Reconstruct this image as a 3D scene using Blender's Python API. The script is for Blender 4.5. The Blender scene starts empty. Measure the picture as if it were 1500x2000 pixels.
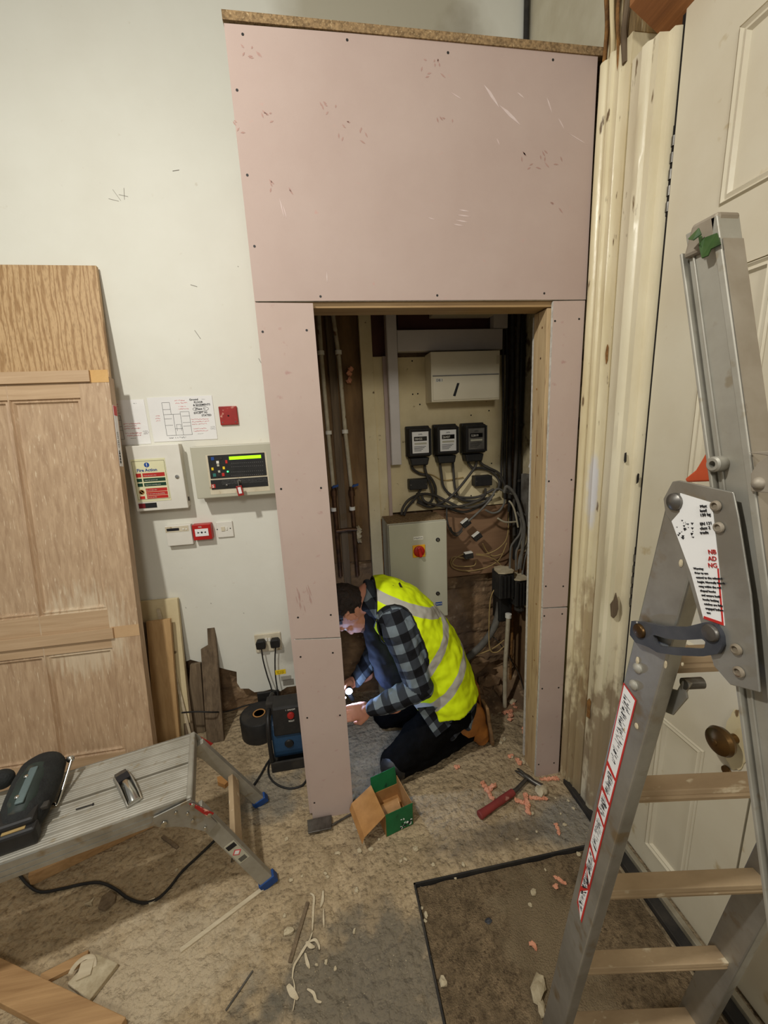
import bpy, bmesh, math, random
from mathutils import Vector, Matrix, noise
random.seed(7)
SC = bpy.context.scene
COL = SC.collection

# ------------------------------------------------------------------ camera
CAM_R = Vector((0.98583582, -0.16084696, -0.04749733))
CAM_U = Vector((0.08054821, 0.20568143, 0.97529848))
CAM_F = Vector((0.14710447, 0.96531, -0.21572406))
CAM_C = Vector((0, 0, 1.6))
FPX = 781.4
cd = bpy.data.cameras.new('camera')
cam = bpy.data.objects.new('camera', cd)
COL.objects.link(cam)
cam.matrix_world = Matrix(((CAM_R.x, CAM_U.x, -CAM_F.x, CAM_C.x), (CAM_R.y, CAM_U.y, -CAM_F.y, CAM_C.y),
                           (CAM_R.z, CAM_U.z, -CAM_F.z, CAM_C.z), (0, 0, 0, 1)))
cd.sensor_fit = 'VERTICAL'
cd.sensor_height = 24.0
cd.lens = FPX / 2000 * 24.0
cd.clip_start = 0.02
SC.camera = cam

# ------------------------------------------------------------------ light
SC.view_settings.view_transform = 'Standard'
SC.view_settings.look = 'None'
SC.view_settings.gamma = 1.0
SC.view_settings.use_curve_mapping = False
SC.view_settings.exposure = 0.06
w = bpy.data.worlds.new('world')
SC.world = w
w.use_nodes = True
w.node_tree.nodes['Background'].inputs[0].default_value = (1.0, 0.97, 0.88, 1)
w.node_tree.nodes['Background'].inputs[1].default_value = 0.25

def lamp(name, loc, energy, color, size, target, shape='DISK'):
    l = bpy.data.lights.new(name, 'AREA')
    l.shape = shape
    l.size = size
    l.energy = energy
    l.color = color
    o = bpy.data.objects.new(name, l)
    COL.objects.link(o)
    o.location = loc
    o.rotation_euler = (Vector(target) - Vector(loc)).to_track_quat('-Z', 'Y').to_euler()
    return o
lamp('ceiling_lamp', (-1.02, 0.25, 3.05), 39, (1.0, 0.985, 0.93), 0.11, (-0.2, 1.3, 0.8))
lamp('room_lamp', (0.1, -1.7, 2.75), 25, (1.0, 0.975, 0.90), 0.6, (0.35, 1.4, 0.8))

# ------------------------------------------------------------------ helpers
def ray(px, py):
    return CAM_F + CAM_R * ((px - 750) / FPX) - CAM_U * ((py - 1000) / FPX)
def onY(px, py, y):
    d = ray(px, py); return CAM_C + d * (y / d.y)
def onX(px, py, x):
    d = ray(px, py); return CAM_C + d * (x / d.x)
def onZ(px, py, z=0.0):
    d = ray(px, py); return CAM_C + d * ((z - 1.6) / d.z)
def onP(px, py, p, n):
    d = ray(px, py); n = Vector(n); return CAM_C + d * ((Vector(p) - CAM_C).dot(n) / d.dot(n))

def srgb(c):
    out = []
    for v in c:
        v = v / 255.0
        out.append(v / 12.92 if v <= 0.04045 else ((v + 0.055) / 1.055) ** 2.4)
    return (*out, 1)

MATS = {}
def pm(name, c1, c2=None, scale=8.0, rough=0.6, metal=0.0, bump=0.0, stretch=(1, 1, 1), lo=0.35, hi=0.65,
       c3=None, scale3=60.0, lo3=0.6, hi3=0.7, spec=0.4, bscale=None, detail=6, emit=None, rot=(0, 0, 0), dist=0.0, rgh=0.6, bdist=0.01):
    """procedural material: two noise-mixed colours plus an optional third colour in speckles"""
    m = bpy.data.materials.new(name)
    m.use_nodes = True
    nt = m.node_tree; N = nt.nodes; L = nt.links
    b = N['Principled BSDF']
    b.inputs['Roughness'].default_value = rough
    b.inputs['Metallic'].default_value = metal
    b.inputs['Specular IOR Level'].default_value = spec
    tc = N.new('ShaderNodeTexCoord')
    mp = N.new('ShaderNodeMapping'); mp.inputs['Scale'].default_value = stretch; mp.inputs['Rotation'].default_value = rot
    L.new(tc.outputs['Object'], mp.inputs['Vector'])
    col = None
    if c2 is None: c2 = tuple(max(0, v * 0.86) for v in c1)
    nz = N.new('ShaderNodeTexNoise'); nz.inputs['Scale'].default_value = scale; nz.inputs['Detail'].default_value = detail
    nz.inputs['Roughness'].default_value = rgh; nz.inputs['Distortion'].default_value = dist
    L.new(mp.outputs[0], nz.inputs['Vector'])
    rp = N.new('ShaderNodeValToRGB')
    rp.color_ramp.elements[0].position = lo; rp.color_ramp.elements[0].color = srgb(c1)
    rp.color_ramp.elements[1].position = hi; rp.color_ramp.elements[1].color = srgb(c2)
    L.new(nz.outputs['Fac'], rp.inputs['Fac'])
    out = rp.outputs['Color']
    if c3 is not None:
        n3 = N.new('ShaderNodeTexNoise'); n3.inputs['Scale'].default_value = scale3; n3.inputs['Detail'].default_value = 4
        L.new(mp.outputs[0], n3.inputs['Vector'])
        r3 = N.new('ShaderNodeMapRange'); r3.inputs['From Min'].default_value = lo3; r3.inputs['From Max'].default_value = hi3
        L.new(n3.outputs['Fac'], r3.inputs['Value'])
        mx = N.new('ShaderNodeMix'); mx.data_type = 'RGBA'
        L.new(r3.outputs[0], mx.inputs[0]); L.new(out, mx.inputs[6]); mx.inputs[7].default_value = srgb(c3)
        out = mx.outputs[2]
    L.new(out, b.inputs['Base Color'])
    if bump:
        nb = N.new('ShaderNodeTexNoise'); nb.inputs['Scale'].default_value = bscale or scale * 6; nb.inputs['Detail'].default_value = 5
        L.new(mp.outputs[0], nb.inputs['Vector'])
        bp = N.new('ShaderNodeBump'); bp.inputs['Strength'].default_value = bump; bp.inputs['Distance'].default_value = bdist
        L.new(nb.outputs['Fac'], bp.inputs['Height']); L.new(bp.outputs[0], b.inputs['Normal'])
    if emit:
        b.inputs['Emission Color'].default_value = srgb(emit[0]); b.inputs['Emission Strength'].default_value = emit[1]
    m['colnode'] = ''
    MATS[name] = m
    return m

def add_stain(m, kind, args, color, nscale=6.0, amount=1.0, nstr=0.5, stretch=(1, 1, 1)):
    """mix a stain colour into a material: an ellipsoid region or an axis range, its edge broken by noise (object coords)"""
    nt = m.node_tree; N = nt.nodes; L = nt.links
    b = N['Principled BSDF']
    src = b.inputs['Base Color'].links[0].from_socket
    tc = N.new('ShaderNodeTexCoord')
    nz = N.new('ShaderNodeTexNoise'); nz.inputs['Scale'].default_value = nscale; nz.inputs['Detail'].default_value = 8
    mpp = N.new('ShaderNodeMapping'); mpp.inputs['Scale'].default_value = stretch
    L.new(tc.outputs['Object'], mpp.inputs['Vector']); L.new(mpp.outputs[0], nz.inputs['Vector'])
    if kind == 'ball':                      # args: centre, radii
        c, r = args
        mp = N.new('ShaderNodeMapping'); mp.vector_type = 'POINT'
        mp.inputs['Location'].default_value = tuple(-c[i] / r[i] for i in range(3))
        mp.inputs['Scale'].default_value = tuple(1 / r[i] for i in range(3))
        L.new(tc.outputs['Object'], mp.inputs['Vector'])
        ln = N.new('ShaderNodeVectorMath'); ln.operation = 'LENGTH'
        L.new(mp.outputs[0], ln.inputs[0])
        d = ln.outputs['Value']
    a = N.new('ShaderNodeMath'); a.operation = 'MULTIPLY_ADD'
    L.new(nz.outputs['Fac'], a.inputs[0]); a.inputs[1].default_value = nstr * 2; L.new(d, a.inputs[2])
    mr = N.new('ShaderNodeMapRange'); mr.inputs['From Min'].default_value = 1.0 + nstr; mr.inputs['From Max'].default_value = 0.6 + nstr
    mr.inputs['To Max'].default_value = amount
    L.new(a.outputs[0], mr.inputs['Value'])
    mx = N.new('ShaderNodeMix'); mx.data_type = 'RGBA'
    L.new(mr.outputs[0], mx.inputs[0]); L.new(src, mx.inputs[6]); mx.inputs[7].default_value = srgb(color)
    L.new(mx.outputs[2], b.inputs['Base Color'])

class MB:
    def __init__(s): s.v = []; s.f = []; s.mi = []; s.cur = 0
    def add(s, vs, fs):
        o = len(s.v); s.v += [Vector(p) for p in vs]
        for f in fs: s.f.append([o + i for i in f]); s.mi.append(s.cur)
        return s
    def box(s, x0, x1, y0, y1, z0, z1):
        return s.add([(x, y, z) for z in (z0, z1) for y in (y0, y1) for x in (x0, x1)],
                     [(0, 2, 3, 1), (4, 5, 7, 6), (0, 1, 5, 4), (1, 3, 7, 5), (3, 2, 6, 7), (2, 0, 4, 6)])
    def obox(s, c, ax, ay, az):
        """oriented box, centre and three half-axis vectors"""
        c = Vector(c); ax, ay, az = Vector(ax), Vector(ay), Vector(az)
        if ax.cross(ay).dot(az) < 0: ax = -ax
        return s.add([c + ax * i + ay * j + az * k for k in (-1, 1) for j in (-1, 1) for i in (-1, 1)],
                     [(0, 2, 3, 1), (4, 5, 7, 6), (0, 1, 5, 4), (1, 3, 7, 5), (3, 2, 6, 7), (2, 0, 4, 6)])
    def beam(s, p0, p1, up, wd, th):
        """box along p0-p1; wd = size along 'up', th = size along the third axis"""
        p0, p1, up = Vector(p0), Vector(p1), Vector(up)
        a = (p1 - p0); n = a.normalized(); up = (up - n * up.dot(n)).normalized(); t = n.cross(up)
        return s.obox((p0 + p1) / 2, a / 2, up * wd / 2, t * th / 2)
    def prism(s, poly, ext):
        poly = [Vector(p) for p in poly]; ext = Vector(ext); n = len(poly)
        nr = Vector((0, 0, 0))
        for i in range(n): nr += poly[i].cross(poly[(i + 1) % n])
        if nr.dot(ext) > 0: poly.reverse()
        vs = poly + [p + ext for p in poly]
        fs = [list(range(n)), list(range(2 * n - 1, n - 1, -1))]
        for i in range(n):
            j = (i + 1) % n; fs.append([i, i + n, j + n, j][::1])
        return s.add(vs, fs)
    def loft(s, rings, caps=True):
        n = len(rings[0]); o = []
        for r in rings: o += list(r)
        fs = []
        for k in range(len(rings) - 1):
            for i in range(n):
                j = (i + 1) % n; fs.append((k * n + i, k * n + j, (k + 1) * n + j, (k + 1) * n + i))
        if caps:
            fs.append(list(range(n - 1, -1, -1))); fs.append([(len(rings) - 1) * n + i for i in range(n)])
        return s.add(o, fs)
    def tube(s, pts, r, n=8, r2=None, smooth=0, flat=1.0):
        pts = [Vector(p) for p in pts]
        if smooth: pts = spline(pts, smooth)
        m = len(pts); rad = [r + ((r2 if r2 is not None else r) - r) * i / max(1, m - 1) for i in range(m)] if not isinstance(r, (list, tuple)) else list(r)
        t0 = (pts[1] - pts[0]).normalized(); ref = Vector((0, 0, 1)) if abs(t0.z) < .9 else Vector((1, 0, 0))
        u = t0.cross(ref).normalized(); rings = []
        for i, p in enumerate(pts):
            t = (pts[min(i + 1, m - 1)] - pts[max(i - 1, 0)]).normalized()
            u = (u - t * u.dot(t)).normalized(); v = t.cross(u)
            rings.append([p + (u * math.cos(2 * math.pi * k / n) + v * flat * math.sin(2 * math.pi * k / n)) * rad[i] for k in range(n)])
        return s.loft(rings)
    def cyl(s, p0, p1, r, r2=None, n=24): return s.tube([p0, p1], r, n, r2)
    def lathe(s, p0, axis, prof, n=24):
        """prof: list of (distance along axis, radius)"""
        p0 = Vector(p0); a = Vector(axis).normalized(); ref = Vector((0, 0, 1)) if abs(a.z) < .9 else Vector((1, 0, 0))
        u = a.cross(ref).normalized(); v = a.cross(u)
        return s.loft([[p0 + a * d + (u * math.cos(2 * math.pi * k / n) + v * math.sin(2 * math.pi * k / n)) * max(r, 1e-5) for k in range(n)] for d, r in prof])
    def ell(s, c, r, axes=None, n=16, m=10):
        c = Vector(c)
        if axes is None: axes = (Vector((1, 0, 0)), Vector((0, 1, 0)), Vector((0, 0, 1)))
        a, b, d = [Vector(x).normalized() for x in axes]
        rings = []
        for i in range(1, m):
            th = math.pi * i / m
            rings.append([c + d * (-math.cos(th) * r[2]) + (a * math.cos(2 * math.pi * k / n) * r[0] + b * math.sin(2 * math.pi * k / n) * r[1]) * math.sin(th) for k in range(n)])
        return s.loft(rings)
    def rock(s, c, r, flat=0.6, seed=0, rough=0.35):
        rnd = random.Random(seed); bm = bmesh.new(); bmesh.ops.create_icosphere(bm, subdivisions=2, radius=1)
        off = Vector((rnd.random() * 50, rnd.random() * 50, 0)); sx = rnd.uniform(.7, 1.3); ang = rnd.random() * 6.28
        vs = []
        for v in bm.verts:
            p = v.co * (1 + rough * noise.noise(v.co * 1.6 + off) * 1.6)
            x, y = p.x * sx, p.y / sx
            vs.append(Vector((x * math.cos(ang) - y * math.sin(ang), x * math.sin(ang) + y * math.cos(ang), p.z * flat)) * r)
        mz = min(v.z for v in vs)
        fs = [[v.index for v in f.verts] for f in bm.faces]; bm.free()
        return s.add([v + Vector(c) - Vector((0, 0, mz)) for v in vs], fs)
    def build(s, name, mats, parent=None, bevel=0.0, smooth=False, seg=2, recalc=True):
        if not isinstance(mats, (list, tuple)): mats = [mats]
        if parent is not None: org = world_loc(parent)
        else:
            xs = [p.x for p in s.v]; ys = [p.y for p in s.v]; zs = [p.z for p in s.v]
            org = Vector(((min(xs) + max(xs)) / 2, (min(ys) + max(ys)) / 2, min(zs)))
        me = bpy.data.meshes.new(name)
        me.from_pydata([tuple(p - org) for p in s.v], [], s.f)
        for m in mats: me.materials.append(m)
        for p, i in zip(me.polygons, s.mi): p.material_index = i
        if recalc:
            bm = bmesh.new(); bm.from_mesh(me); bmesh.ops.recalc_face_normals(bm, faces=bm.faces); bm.to_mesh(me); bm.free()
        o = bpy.data.objects.new(name, me); COL.objects.link(o)
        if parent is not None: o.parent = parent
        else: o.location = org
        WL[o.name] = org
        if smooth:
            for p in me.polygons: p.use_smooth = True
            try: me.set_sharp_from_angle(angle=math.radians(38))
            except Exception: pass
        if bevel:
            b = o.modifiers.new('bevel', 'BEVEL'); b.width = bevel; b.segments = seg; b.limit_method = 'ANGLE'; b.angle_limit = math.radians(40)
        return o
WL = {}
def world_loc(o): return WL.get(o.name, Vector(o.location))
def thing(name, label, cat, loc, group=None):
    o = bpy.data.objects.new(name, None); COL.objects.link(o)
    o.location = loc; WL[o.name] = Vector(loc); o.empty_display_size = 0.05
    o['label'] = label; o['category'] = cat
    if group: o['group'] = group
    return o
def tag(o, label, cat, group=None, kind=None):
    o['label'] = label; o['category'] = cat
    if group: o['group'] = group
    if kind: o['kind'] = kind
    return o
def struct(o): o['kind'] = 'structure'; return o
def lab(o, label): o['label'] = label; return o
def spline(pts, n=6):
    pts = [Vector(p) for p in pts]; out = []
    for i in range(len(pts) - 1):
        p0 = pts[max(i - 1, 0)]; p1 = pts[i]; p2 = pts[i + 1]; p3 = pts[min(i + 2, len(pts) - 1)]
        for k in range(n):
            t = k / n
            out.append(0.5 * ((2 * p1) + (p2 - p0) * t + (2 * p0 - 5 * p1 + 4 * p2 - p3) * t * t + (3 * p1 - p0 - 3 * p2 + p3) * t ** 3))
    out.append(pts[-1]); return out
def text(s, size, org, right, up, mat, parent, name='printed_text', align='LEFT', th=0.0004, bold=0.0, lh=1.0):
    cu = bpy.data.curves.new(name, 'FONT'); cu.body = s; cu.size = size; cu.align_x = align; cu.extrude = th; cu.offset = bold
    cu.resolution_u = 2; cu.space_line = lh
    to = bpy.data.objects.new('tmp', cu); COL.objects.link(to)
    dg = bpy.context.evaluated_depsgraph_get(); dg.update()
    me = bpy.data.meshes.new_from_object(to.evaluated_get(dg))
    bpy.data.objects.remove(to)
    right = Vector(right).normalized(); up = Vector(up).normalized(); nrm = right.cross(up)
    pw = world_loc(parent); org = Vector(org)
    for v in me.vertices:
        v.co = org + right * v.co.x + up * v.co.y + nrm * (v.co.z + th) - pw
    me.materials.clear(); me.materials.append(mat)
    o = bpy.data.objects.new(name, me); COL.objects.link(o); o.parent = parent; WL[o.name] = pw
    return o
def evalmesh(o):
    dg = bpy.context.evaluated_depsgraph_get(); dg.update()
    return bpy.data.meshes.new_from_object(o.evaluated_get(dg))

# ------------------------------------------------------------------ materials
M_wall = pm('white_paint', (226, 221, 205), (219, 213, 196), scale=2.2, rough=0.75, bump=0.12, bscale=22, c3=(190, 178, 155), scale3=16, lo3=0.68, hi3=0.8)
M_masonry = pm('bare_masonry', (148, 118, 86), (100, 80, 60), scale=7, rough=0.95, bump=0.9, bscale=30, c3=(165, 140, 110), scale3=22)
M_pink = pm('pink_plasterboard', (184, 164, 153), (178, 157, 146), scale=3.0, rough=0.85, bump=0.03, bscale=300, c3=(170, 138, 130), scale3=38, lo3=0.66, hi3=0.78)
M_gyp = pm('gypsum_core', (205, 200, 190), (176, 170, 160), scale=60, rough=0.95)
M_chip = pm('chipboard', (158, 130, 92), (106, 84, 56), scale=120, rough=0.9, bump=0.3, c3=(192, 168, 128), scale3=150)
def wood(name, c1, c2, axis='z', fine=1.0, rough=0.6, c3=None, bump=0.08):
    st = {'x': (1.2, 22, 22), 'y': (22, 1.2, 22), 'z': (22, 22, 1.2)}[axis]
    st = tuple(v * fine for v in st)
    return pm(name, c1, c2, scale=2.2, stretch=st, rough=rough, lo=0.3, hi=0.72, bump=bump, bscale=6, c3=c3, scale3=5, lo3=0.62, hi3=0.72, dist=0.6)
M_cls = wood('timber_stud', (196, 170, 130), (168, 140, 102), 'z', c3=(120, 84, 52))
M_clsx = wood('timber_header', (170, 140, 96), (136, 106, 70), 'x')
M_oakdoor = wood('oak_door', (194, 166, 134), (160, 131, 102), 'z', 1.3, 0.55, c3=(208, 186, 156))
M_oakrail = wood('oak_rail', (194, 165, 131), (172, 142, 108), 'x', 1.0, 0.55)
M_veneer0 = pm('oak_veneer', (186, 152, 110), (160, 124, 84), scale=1.6, stretch=(30, 30, 1.7), rough=0.5, lo=0.35, hi=0.62, c3=(136, 104, 70), scale3=3.4, lo3=0.50, hi3=0.58, dist=1.6, bump=0.05)
def cathedral(name, c1, c2, c3):
    m = bpy.data.materials.new(name); m.use_nodes = True; nt = m.node_tree; N = nt.nodes; L = nt.links; b = N['Principled BSDF']; b.inputs['Roughness'].default_value = .5; b.inputs['Specular IOR Level'].default_value = .3
    tc = N.new('ShaderNodeTexCoord'); mp = N.new('ShaderNodeMapping'); mp.inputs['Scale'].default_value = (1, .0, .16); L.new(tc.outputs['Object'], mp.inputs['Vector'])
    wv = N.new('ShaderNodeTexWave'); wv.wave_type = 'BANDS'; wv.bands_direction = 'X'; wv.inputs['Scale'].default_value = 14; wv.inputs['Distortion'].default_value = 14; wv.inputs['Detail'].default_value = 3; wv.inputs['Detail Scale'].default_value = 1.1; wv.inputs['Detail Roughness'].default_value = .6
    L.new(mp.outputs[0], wv.inputs['Vector'])
    rp = N.new('ShaderNodeValToRGB'); e = rp.color_ramp.elements; e[0].position = 0.0; e[0].color = srgb(c2); e[1].position = .55; e[1].color = srgb(c1)
    L.new(wv.outputs['Fac'], rp.inputs['Fac'])
    m2 = N.new('ShaderNodeMapping'); m2.inputs['Scale'].default_value = (300, 300, 7); L.new(tc.outputs['Object'], m2.inputs['Vector'])
    nz = N.new('ShaderNodeTexNoise'); nz.inputs['Scale'].default_value = 1; nz.inputs['Detail'].default_value = 3; L.new(m2.outputs[0], nz.inputs['Vector'])
    mr = N.new('ShaderNodeMapRange'); mr.inputs['From Min'].default_value = .5; mr.inputs['From Max'].default_value = .72; mr.inputs['To Max'].default_value = .7; L.new(nz.outputs['Fac'], mr.inputs['Value'])
    mx = N.new('ShaderNodeMix'); mx.data_type = 'RGBA'; L.new(mr.outputs[0], mx.inputs[0]); L.new(rp.outputs[0], mx.inputs[6]); mx.inputs[7].default_value = srgb(c3); L.new(mx.outputs[2], b.inputs['Base Color'])
    return m
M_veneer = cathedral('oak_veneer', (190, 158, 116), (158, 124, 84), (132, 100, 66))
M_pine = wood('pine', (196, 160, 112), (172, 136, 90), 'z')
M_pine2 = wood('pine_lying', (186, 148, 102), (150, 114, 74), 'x')
M_oldwood = wood('weathered_wood', (120, 102, 80), (78, 64, 48), 'z', bump=0.4, rough=0.9)
M_greywood = wood('dusty_wood', (128, 110, 86), (92, 76, 58), 'z', bump=0.3, rough=0.9)
M_palewood = wood('pale_lath', (206, 192, 164), (180, 164, 134), 'x')
M_ply = wood('plywood', (150, 116, 86), (126, 95, 70), 'x', 0.5)
M_cream = pm('cream_gloss', (212, 203, 180), (204, 193, 168), scale=3, rough=0.32, bump=0.06, bscale=26, c3=(182, 162, 122), scale3=14, lo3=0.66, hi3=0.76)
M_cream2 = pm('old_cream_gloss', (222, 208, 168), (200, 182, 140), scale=6, rough=0.28, bump=0.12, bscale=30, c3=(120, 96, 64), scale3=34, lo3=0.68, hi3=0.72, stretch=(1, 1, 0.35))
M_cream3 = pm('yellowed_board', (220, 204, 164), (202, 184, 142), scale=5, rough=0.7, c3=(110, 88, 60), scale3=26, lo3=0.7, hi3=0.76)
M_crack = pm('dark_gap', (30, 24, 18), (16, 12, 9), rough=0.9)
M_bare = pm('exposed_wood', (158, 112, 58), (84, 58, 36), scale=20, rough=0.9, bump=0.4)
M_black = pm('black_plastic', (26, 25, 24), (36, 34, 32), scale=30, rough=0.5)
M_blackd = pm('dusty_black', (38, 35, 32), (64, 58, 50), scale=12, rough=0.75, lo=0.45, hi=0.75)
M_cableg = pm('grey_cable', (112, 108, 100), (84, 80, 74), scale=14, rough=0.6)
M_cableb = pm('dark_cable', (46, 43, 40), (70, 64, 56), scale=12, rough=0.65)
M_cabley = pm('tan_cable', (176, 150, 96), (150, 124, 78), scale=14, rough=0.6)
M_white = pm('white_plastic', (226, 222, 210), (216, 211, 198), scale=6, rough=0.4)
M_offw = pm('aged_white_plastic', (214, 204, 180), (196, 184, 156), scale=14, rough=0.45, c3=(160, 140, 104), scale3=30, lo3=0.62)
M_trunk = pm('pvc_trunking', (208, 200, 194), (196, 188, 182), scale=5, rough=0.45)
M_greyp = pm('grey_enclosure', (184, 180, 160), (178, 174, 153), scale=4, rough=0.4)
M_dbw = pm('consumer_unit_white', (232, 222, 196), (224, 213, 186), scale=4, rough=0.45)
M_red = pm('red_paint', (188, 32, 26), (160, 28, 22), scale=12, rough=0.35)
M_redworn = pm('worn_red', (158, 34, 27), (134, 28, 22), scale=20, rough=0.5, c3=(208, 150, 130), scale3=30, lo3=0.6, hi3=0.66)
M_yel = pm('yellow_tag', (240, 206, 40), (228, 190, 30), rough=0.5)
M_green = pm('green_card', (20, 104, 58), (16, 88, 48), scale=14, rough=0.55, c3=(8, 52, 34), scale3=20, lo3=0.62)
M_card = pm('brown_card', (176, 128, 74), (158, 112, 62), scale=20, rough=0.85)
M_alu = pm('dusty_aluminium', (178, 176, 168), (150, 146, 136), scale=8, rough=0.42, metal=0.75, c3=(150, 134, 108), scale3=22, lo3=0.58, hi3=0.72, bump=0.05)
M_alub = pm('bright_aluminium', (172, 168, 156), (152, 147, 134), scale=10, rough=0.5, metal=0.45, c3=(150, 140, 120), scale3=30, lo3=0.62)
M_aludull = pm('plastered_aluminium', (158, 148, 132), (136, 124, 106), scale=10, rough=0.6, metal=0.35, c3=(96, 62, 40), scale3=30, lo3=0.66, hi3=0.7)
M_rung = pm('dusty_rung', (184, 160, 126), (156, 132, 102), scale=7, rough=0.75, metal=0.15, c3=(206, 190, 160), scale3=34, lo3=0.62, hi3=0.68, bump=0.2, stretch=(0.5, 1, 1))
M_steel = pm('dull_steel', (118, 114, 108), (84, 80, 74), scale=20, rough=0.4, metal=0.8)
M_chrome = pm('chrome', (210, 208, 202), (190, 188, 180), rough=0.2, metal=1.0)
M_strap = pm('dark_blue_grey_plastic', (50, 52, 58), (74, 74, 76), scale=16, rough=0.5, c3=(170, 164, 152), scale3=40, lo3=0.68)
M_orange = pm('orange_plastic', (198, 84, 44), (170, 70, 38), rough=0.5)
M_blue = pm('blue_plastic', (24, 66, 128), (20, 56, 108), rough=0.5)
M_bluem = pm('blue_casing', (38, 70, 100), (32, 58, 84), scale=8, rough=0.5)
M_tapeg = pm('green_tape', (62, 92, 40), (36, 58, 28), scale=24, rough=0.45)
M_foam = pm('orange_foam', (226, 162, 130), (208, 140, 108), scale=30, rough=0.9, bump=0.4)
M_stone = pm('plaster_crumb', (196, 182, 152), (164, 148, 118), scale=24, rough=0.95, bump=0.3)
M_paper = pm('paper', (234, 232, 228), (226, 224, 220), rough=0.7)
M_lam = pm('laminated_paper', (232, 230, 226), (228, 226, 222), rough=0.18, spec=0.6)
M_ink = pm('black_ink', (30, 28, 30), rough=0.7)
M_redink = pm('red_ink', (214, 92, 92), rough=0.7)
M_greyink = pm('grey_ink', (130, 128, 126), rough=0.7)
M_labelred = pm('label_red', (196, 44, 36), rough=0.5)
M_labelgreen = pm('label_green', (24, 66, 44), rough=0.5)
M_labelcream = pm('sign_cream', (226, 222, 182), (218, 213, 172), rough=0.45)
M_labelblue = pm('label_blue', (30, 74, 150), rough=0.5)
M_lcd = pm('green_display', (150, 214, 20), rough=0.4, emit=((150, 230, 10), 1.3))
M_led = pm('green_led', (60, 230, 90), rough=0.4, emit=((60, 240, 110), 4.0))
M_brass = pm('aged_brass', (112, 84, 48), (78, 60, 38), scale=14, rough=0.35, metal=0.85)
M_copperp = pm('painted_pipe', (186, 176, 152), (160, 148, 122), scale=20, rough=0.5, c3=(110, 80, 54), scale3=24, lo3=0.62, hi3=0.68)
M_copper = pm('tarnished_copper', (104, 74, 52), (70, 52, 38), scale=20, rough=0.45, metal=0.6)
M_brown = pm('brown_recess', (134, 104, 68), (96, 72, 46), scale=5, rough=0.9, stretch=(3, 3, 0.7), bump=0.3)
M_maroon = pm('maroon_paint', (92, 58, 48), (74, 46, 38), scale=6, rough=0.8)
M_skin = pm('skin', (206, 146, 118), (192, 130, 104), scale=14, rough=0.55, bump=0.04)
M_hair = pm('dark_brown_hair', (46, 32, 24), (30, 22, 17), scale=60, rough=0.7, bump=0.4, bscale=160)
M_trous = pm('black_work_trousers', (15, 14, 14), (9, 9, 9), scale=12, rough=0.95, spec=0.05, bump=0.2, bscale=160)
M_boot = pm('tan_leather', (176, 112, 46), (140, 88, 38), scale=12, rough=0.7, bump=0.2)
M_mat = pm('coir_mat', (144, 122, 92), (92, 76, 54), scale=24, rough=0.98, bump=1.0, bscale=220, c3=(84, 68, 48), scale3=90, lo3=0.5, hi3=0.7, rgh=.75, detail=12)
M_glassg = pm('meter_window', (20, 20, 20), rough=0.12)
M_glass = bpy.data.materials.new('clear_window'); M_glass.use_nodes = True
_b = M_glass.node_tree.nodes['Principled BSDF']; _b.inputs['Transmission Weight'].default_value = 1.0; _b.inputs['Roughness'].default_value = 0.05; _b.inputs['IOR'].default_value = 1.15
M_torch = pm('torch_beam_lens', (255, 255, 255), rough=0.3, emit=((205, 225, 255), 60))
M_dark = pm('shadowed_board_back', (98, 80, 72), (80, 64, 58), scale=4, rough=0.95)

# ------------------------------------------------------------------ structure
M_floor = pm('dusty_concrete', (190, 168, 134), (134, 115, 86), scale=7.5, rough=0.95, bump=1.0, bscale=30, c3=(104, 89, 68), scale3=64, lo3=0.52, hi3=0.80, detail=15, lo=.32, hi=.70, rgh=.78, bdist=.03)
add_stain(M_floor, 'ball', ((0.02, 0.86, 0.3), (0.42, 0.22, 1)), (98, 93, 82), nscale=14, amount=0.75, nstr=0.7)
add_stain(M_floor, 'ball', ((-0.35, 0.70, 0.3), (0.3, 0.2, 1)), (92, 88, 78), nscale=14, amount=0.7, nstr=0.8)
add_stain(M_floor, 'ball', ((0.95, 1.18, 0.3), (0.35, 0.14, 1)), (120, 116, 106), nscale=7, amount=0.8, nstr=0.6)
add_stain(M_floor, 'ball', ((-0.35, 1.56, 0.3), (0.2, 0.16, 1)), (104, 104, 98), nscale=10, amount=0.65, nstr=0.8)
add_stain(M_floor, 'ball', ((-0.62, 1.02, 0.3), (0.35, 0.2, 1)), (196, 180, 152), nscale=14, amount=0.55, nstr=0.7)
add_stain(M_floor, 'ball', ((0.55, 1.18, 0.3), (0.30, 0.07, 1)), (96, 84, 68), nscale=12, amount=0.6, nstr=0.7)
b = MB()
b.box(-2.6, 1.25, 1.082, 2.25, -0.12, 0); b.box(-2.6, 0.208, -1.6, 1.082, -0.12, 0); b.box(1.0, 1.25, -1.6, 1.082, -0.12, 0)
b.box(0.208, 1.0, -1.6, 1.082, -0.12, -0.022)
fl = b.build('floor', M_floor); struct(fl)
fl.data.transform(Matrix.Translation(fl.location)); fl.location = (0, 0, 0)

def zero(o):
    o.data.transform(Matrix.Translation(o.location)); o.location = (0, 0, 0); WL[o.name] = Vector((0, 0, 0)); return o

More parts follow.
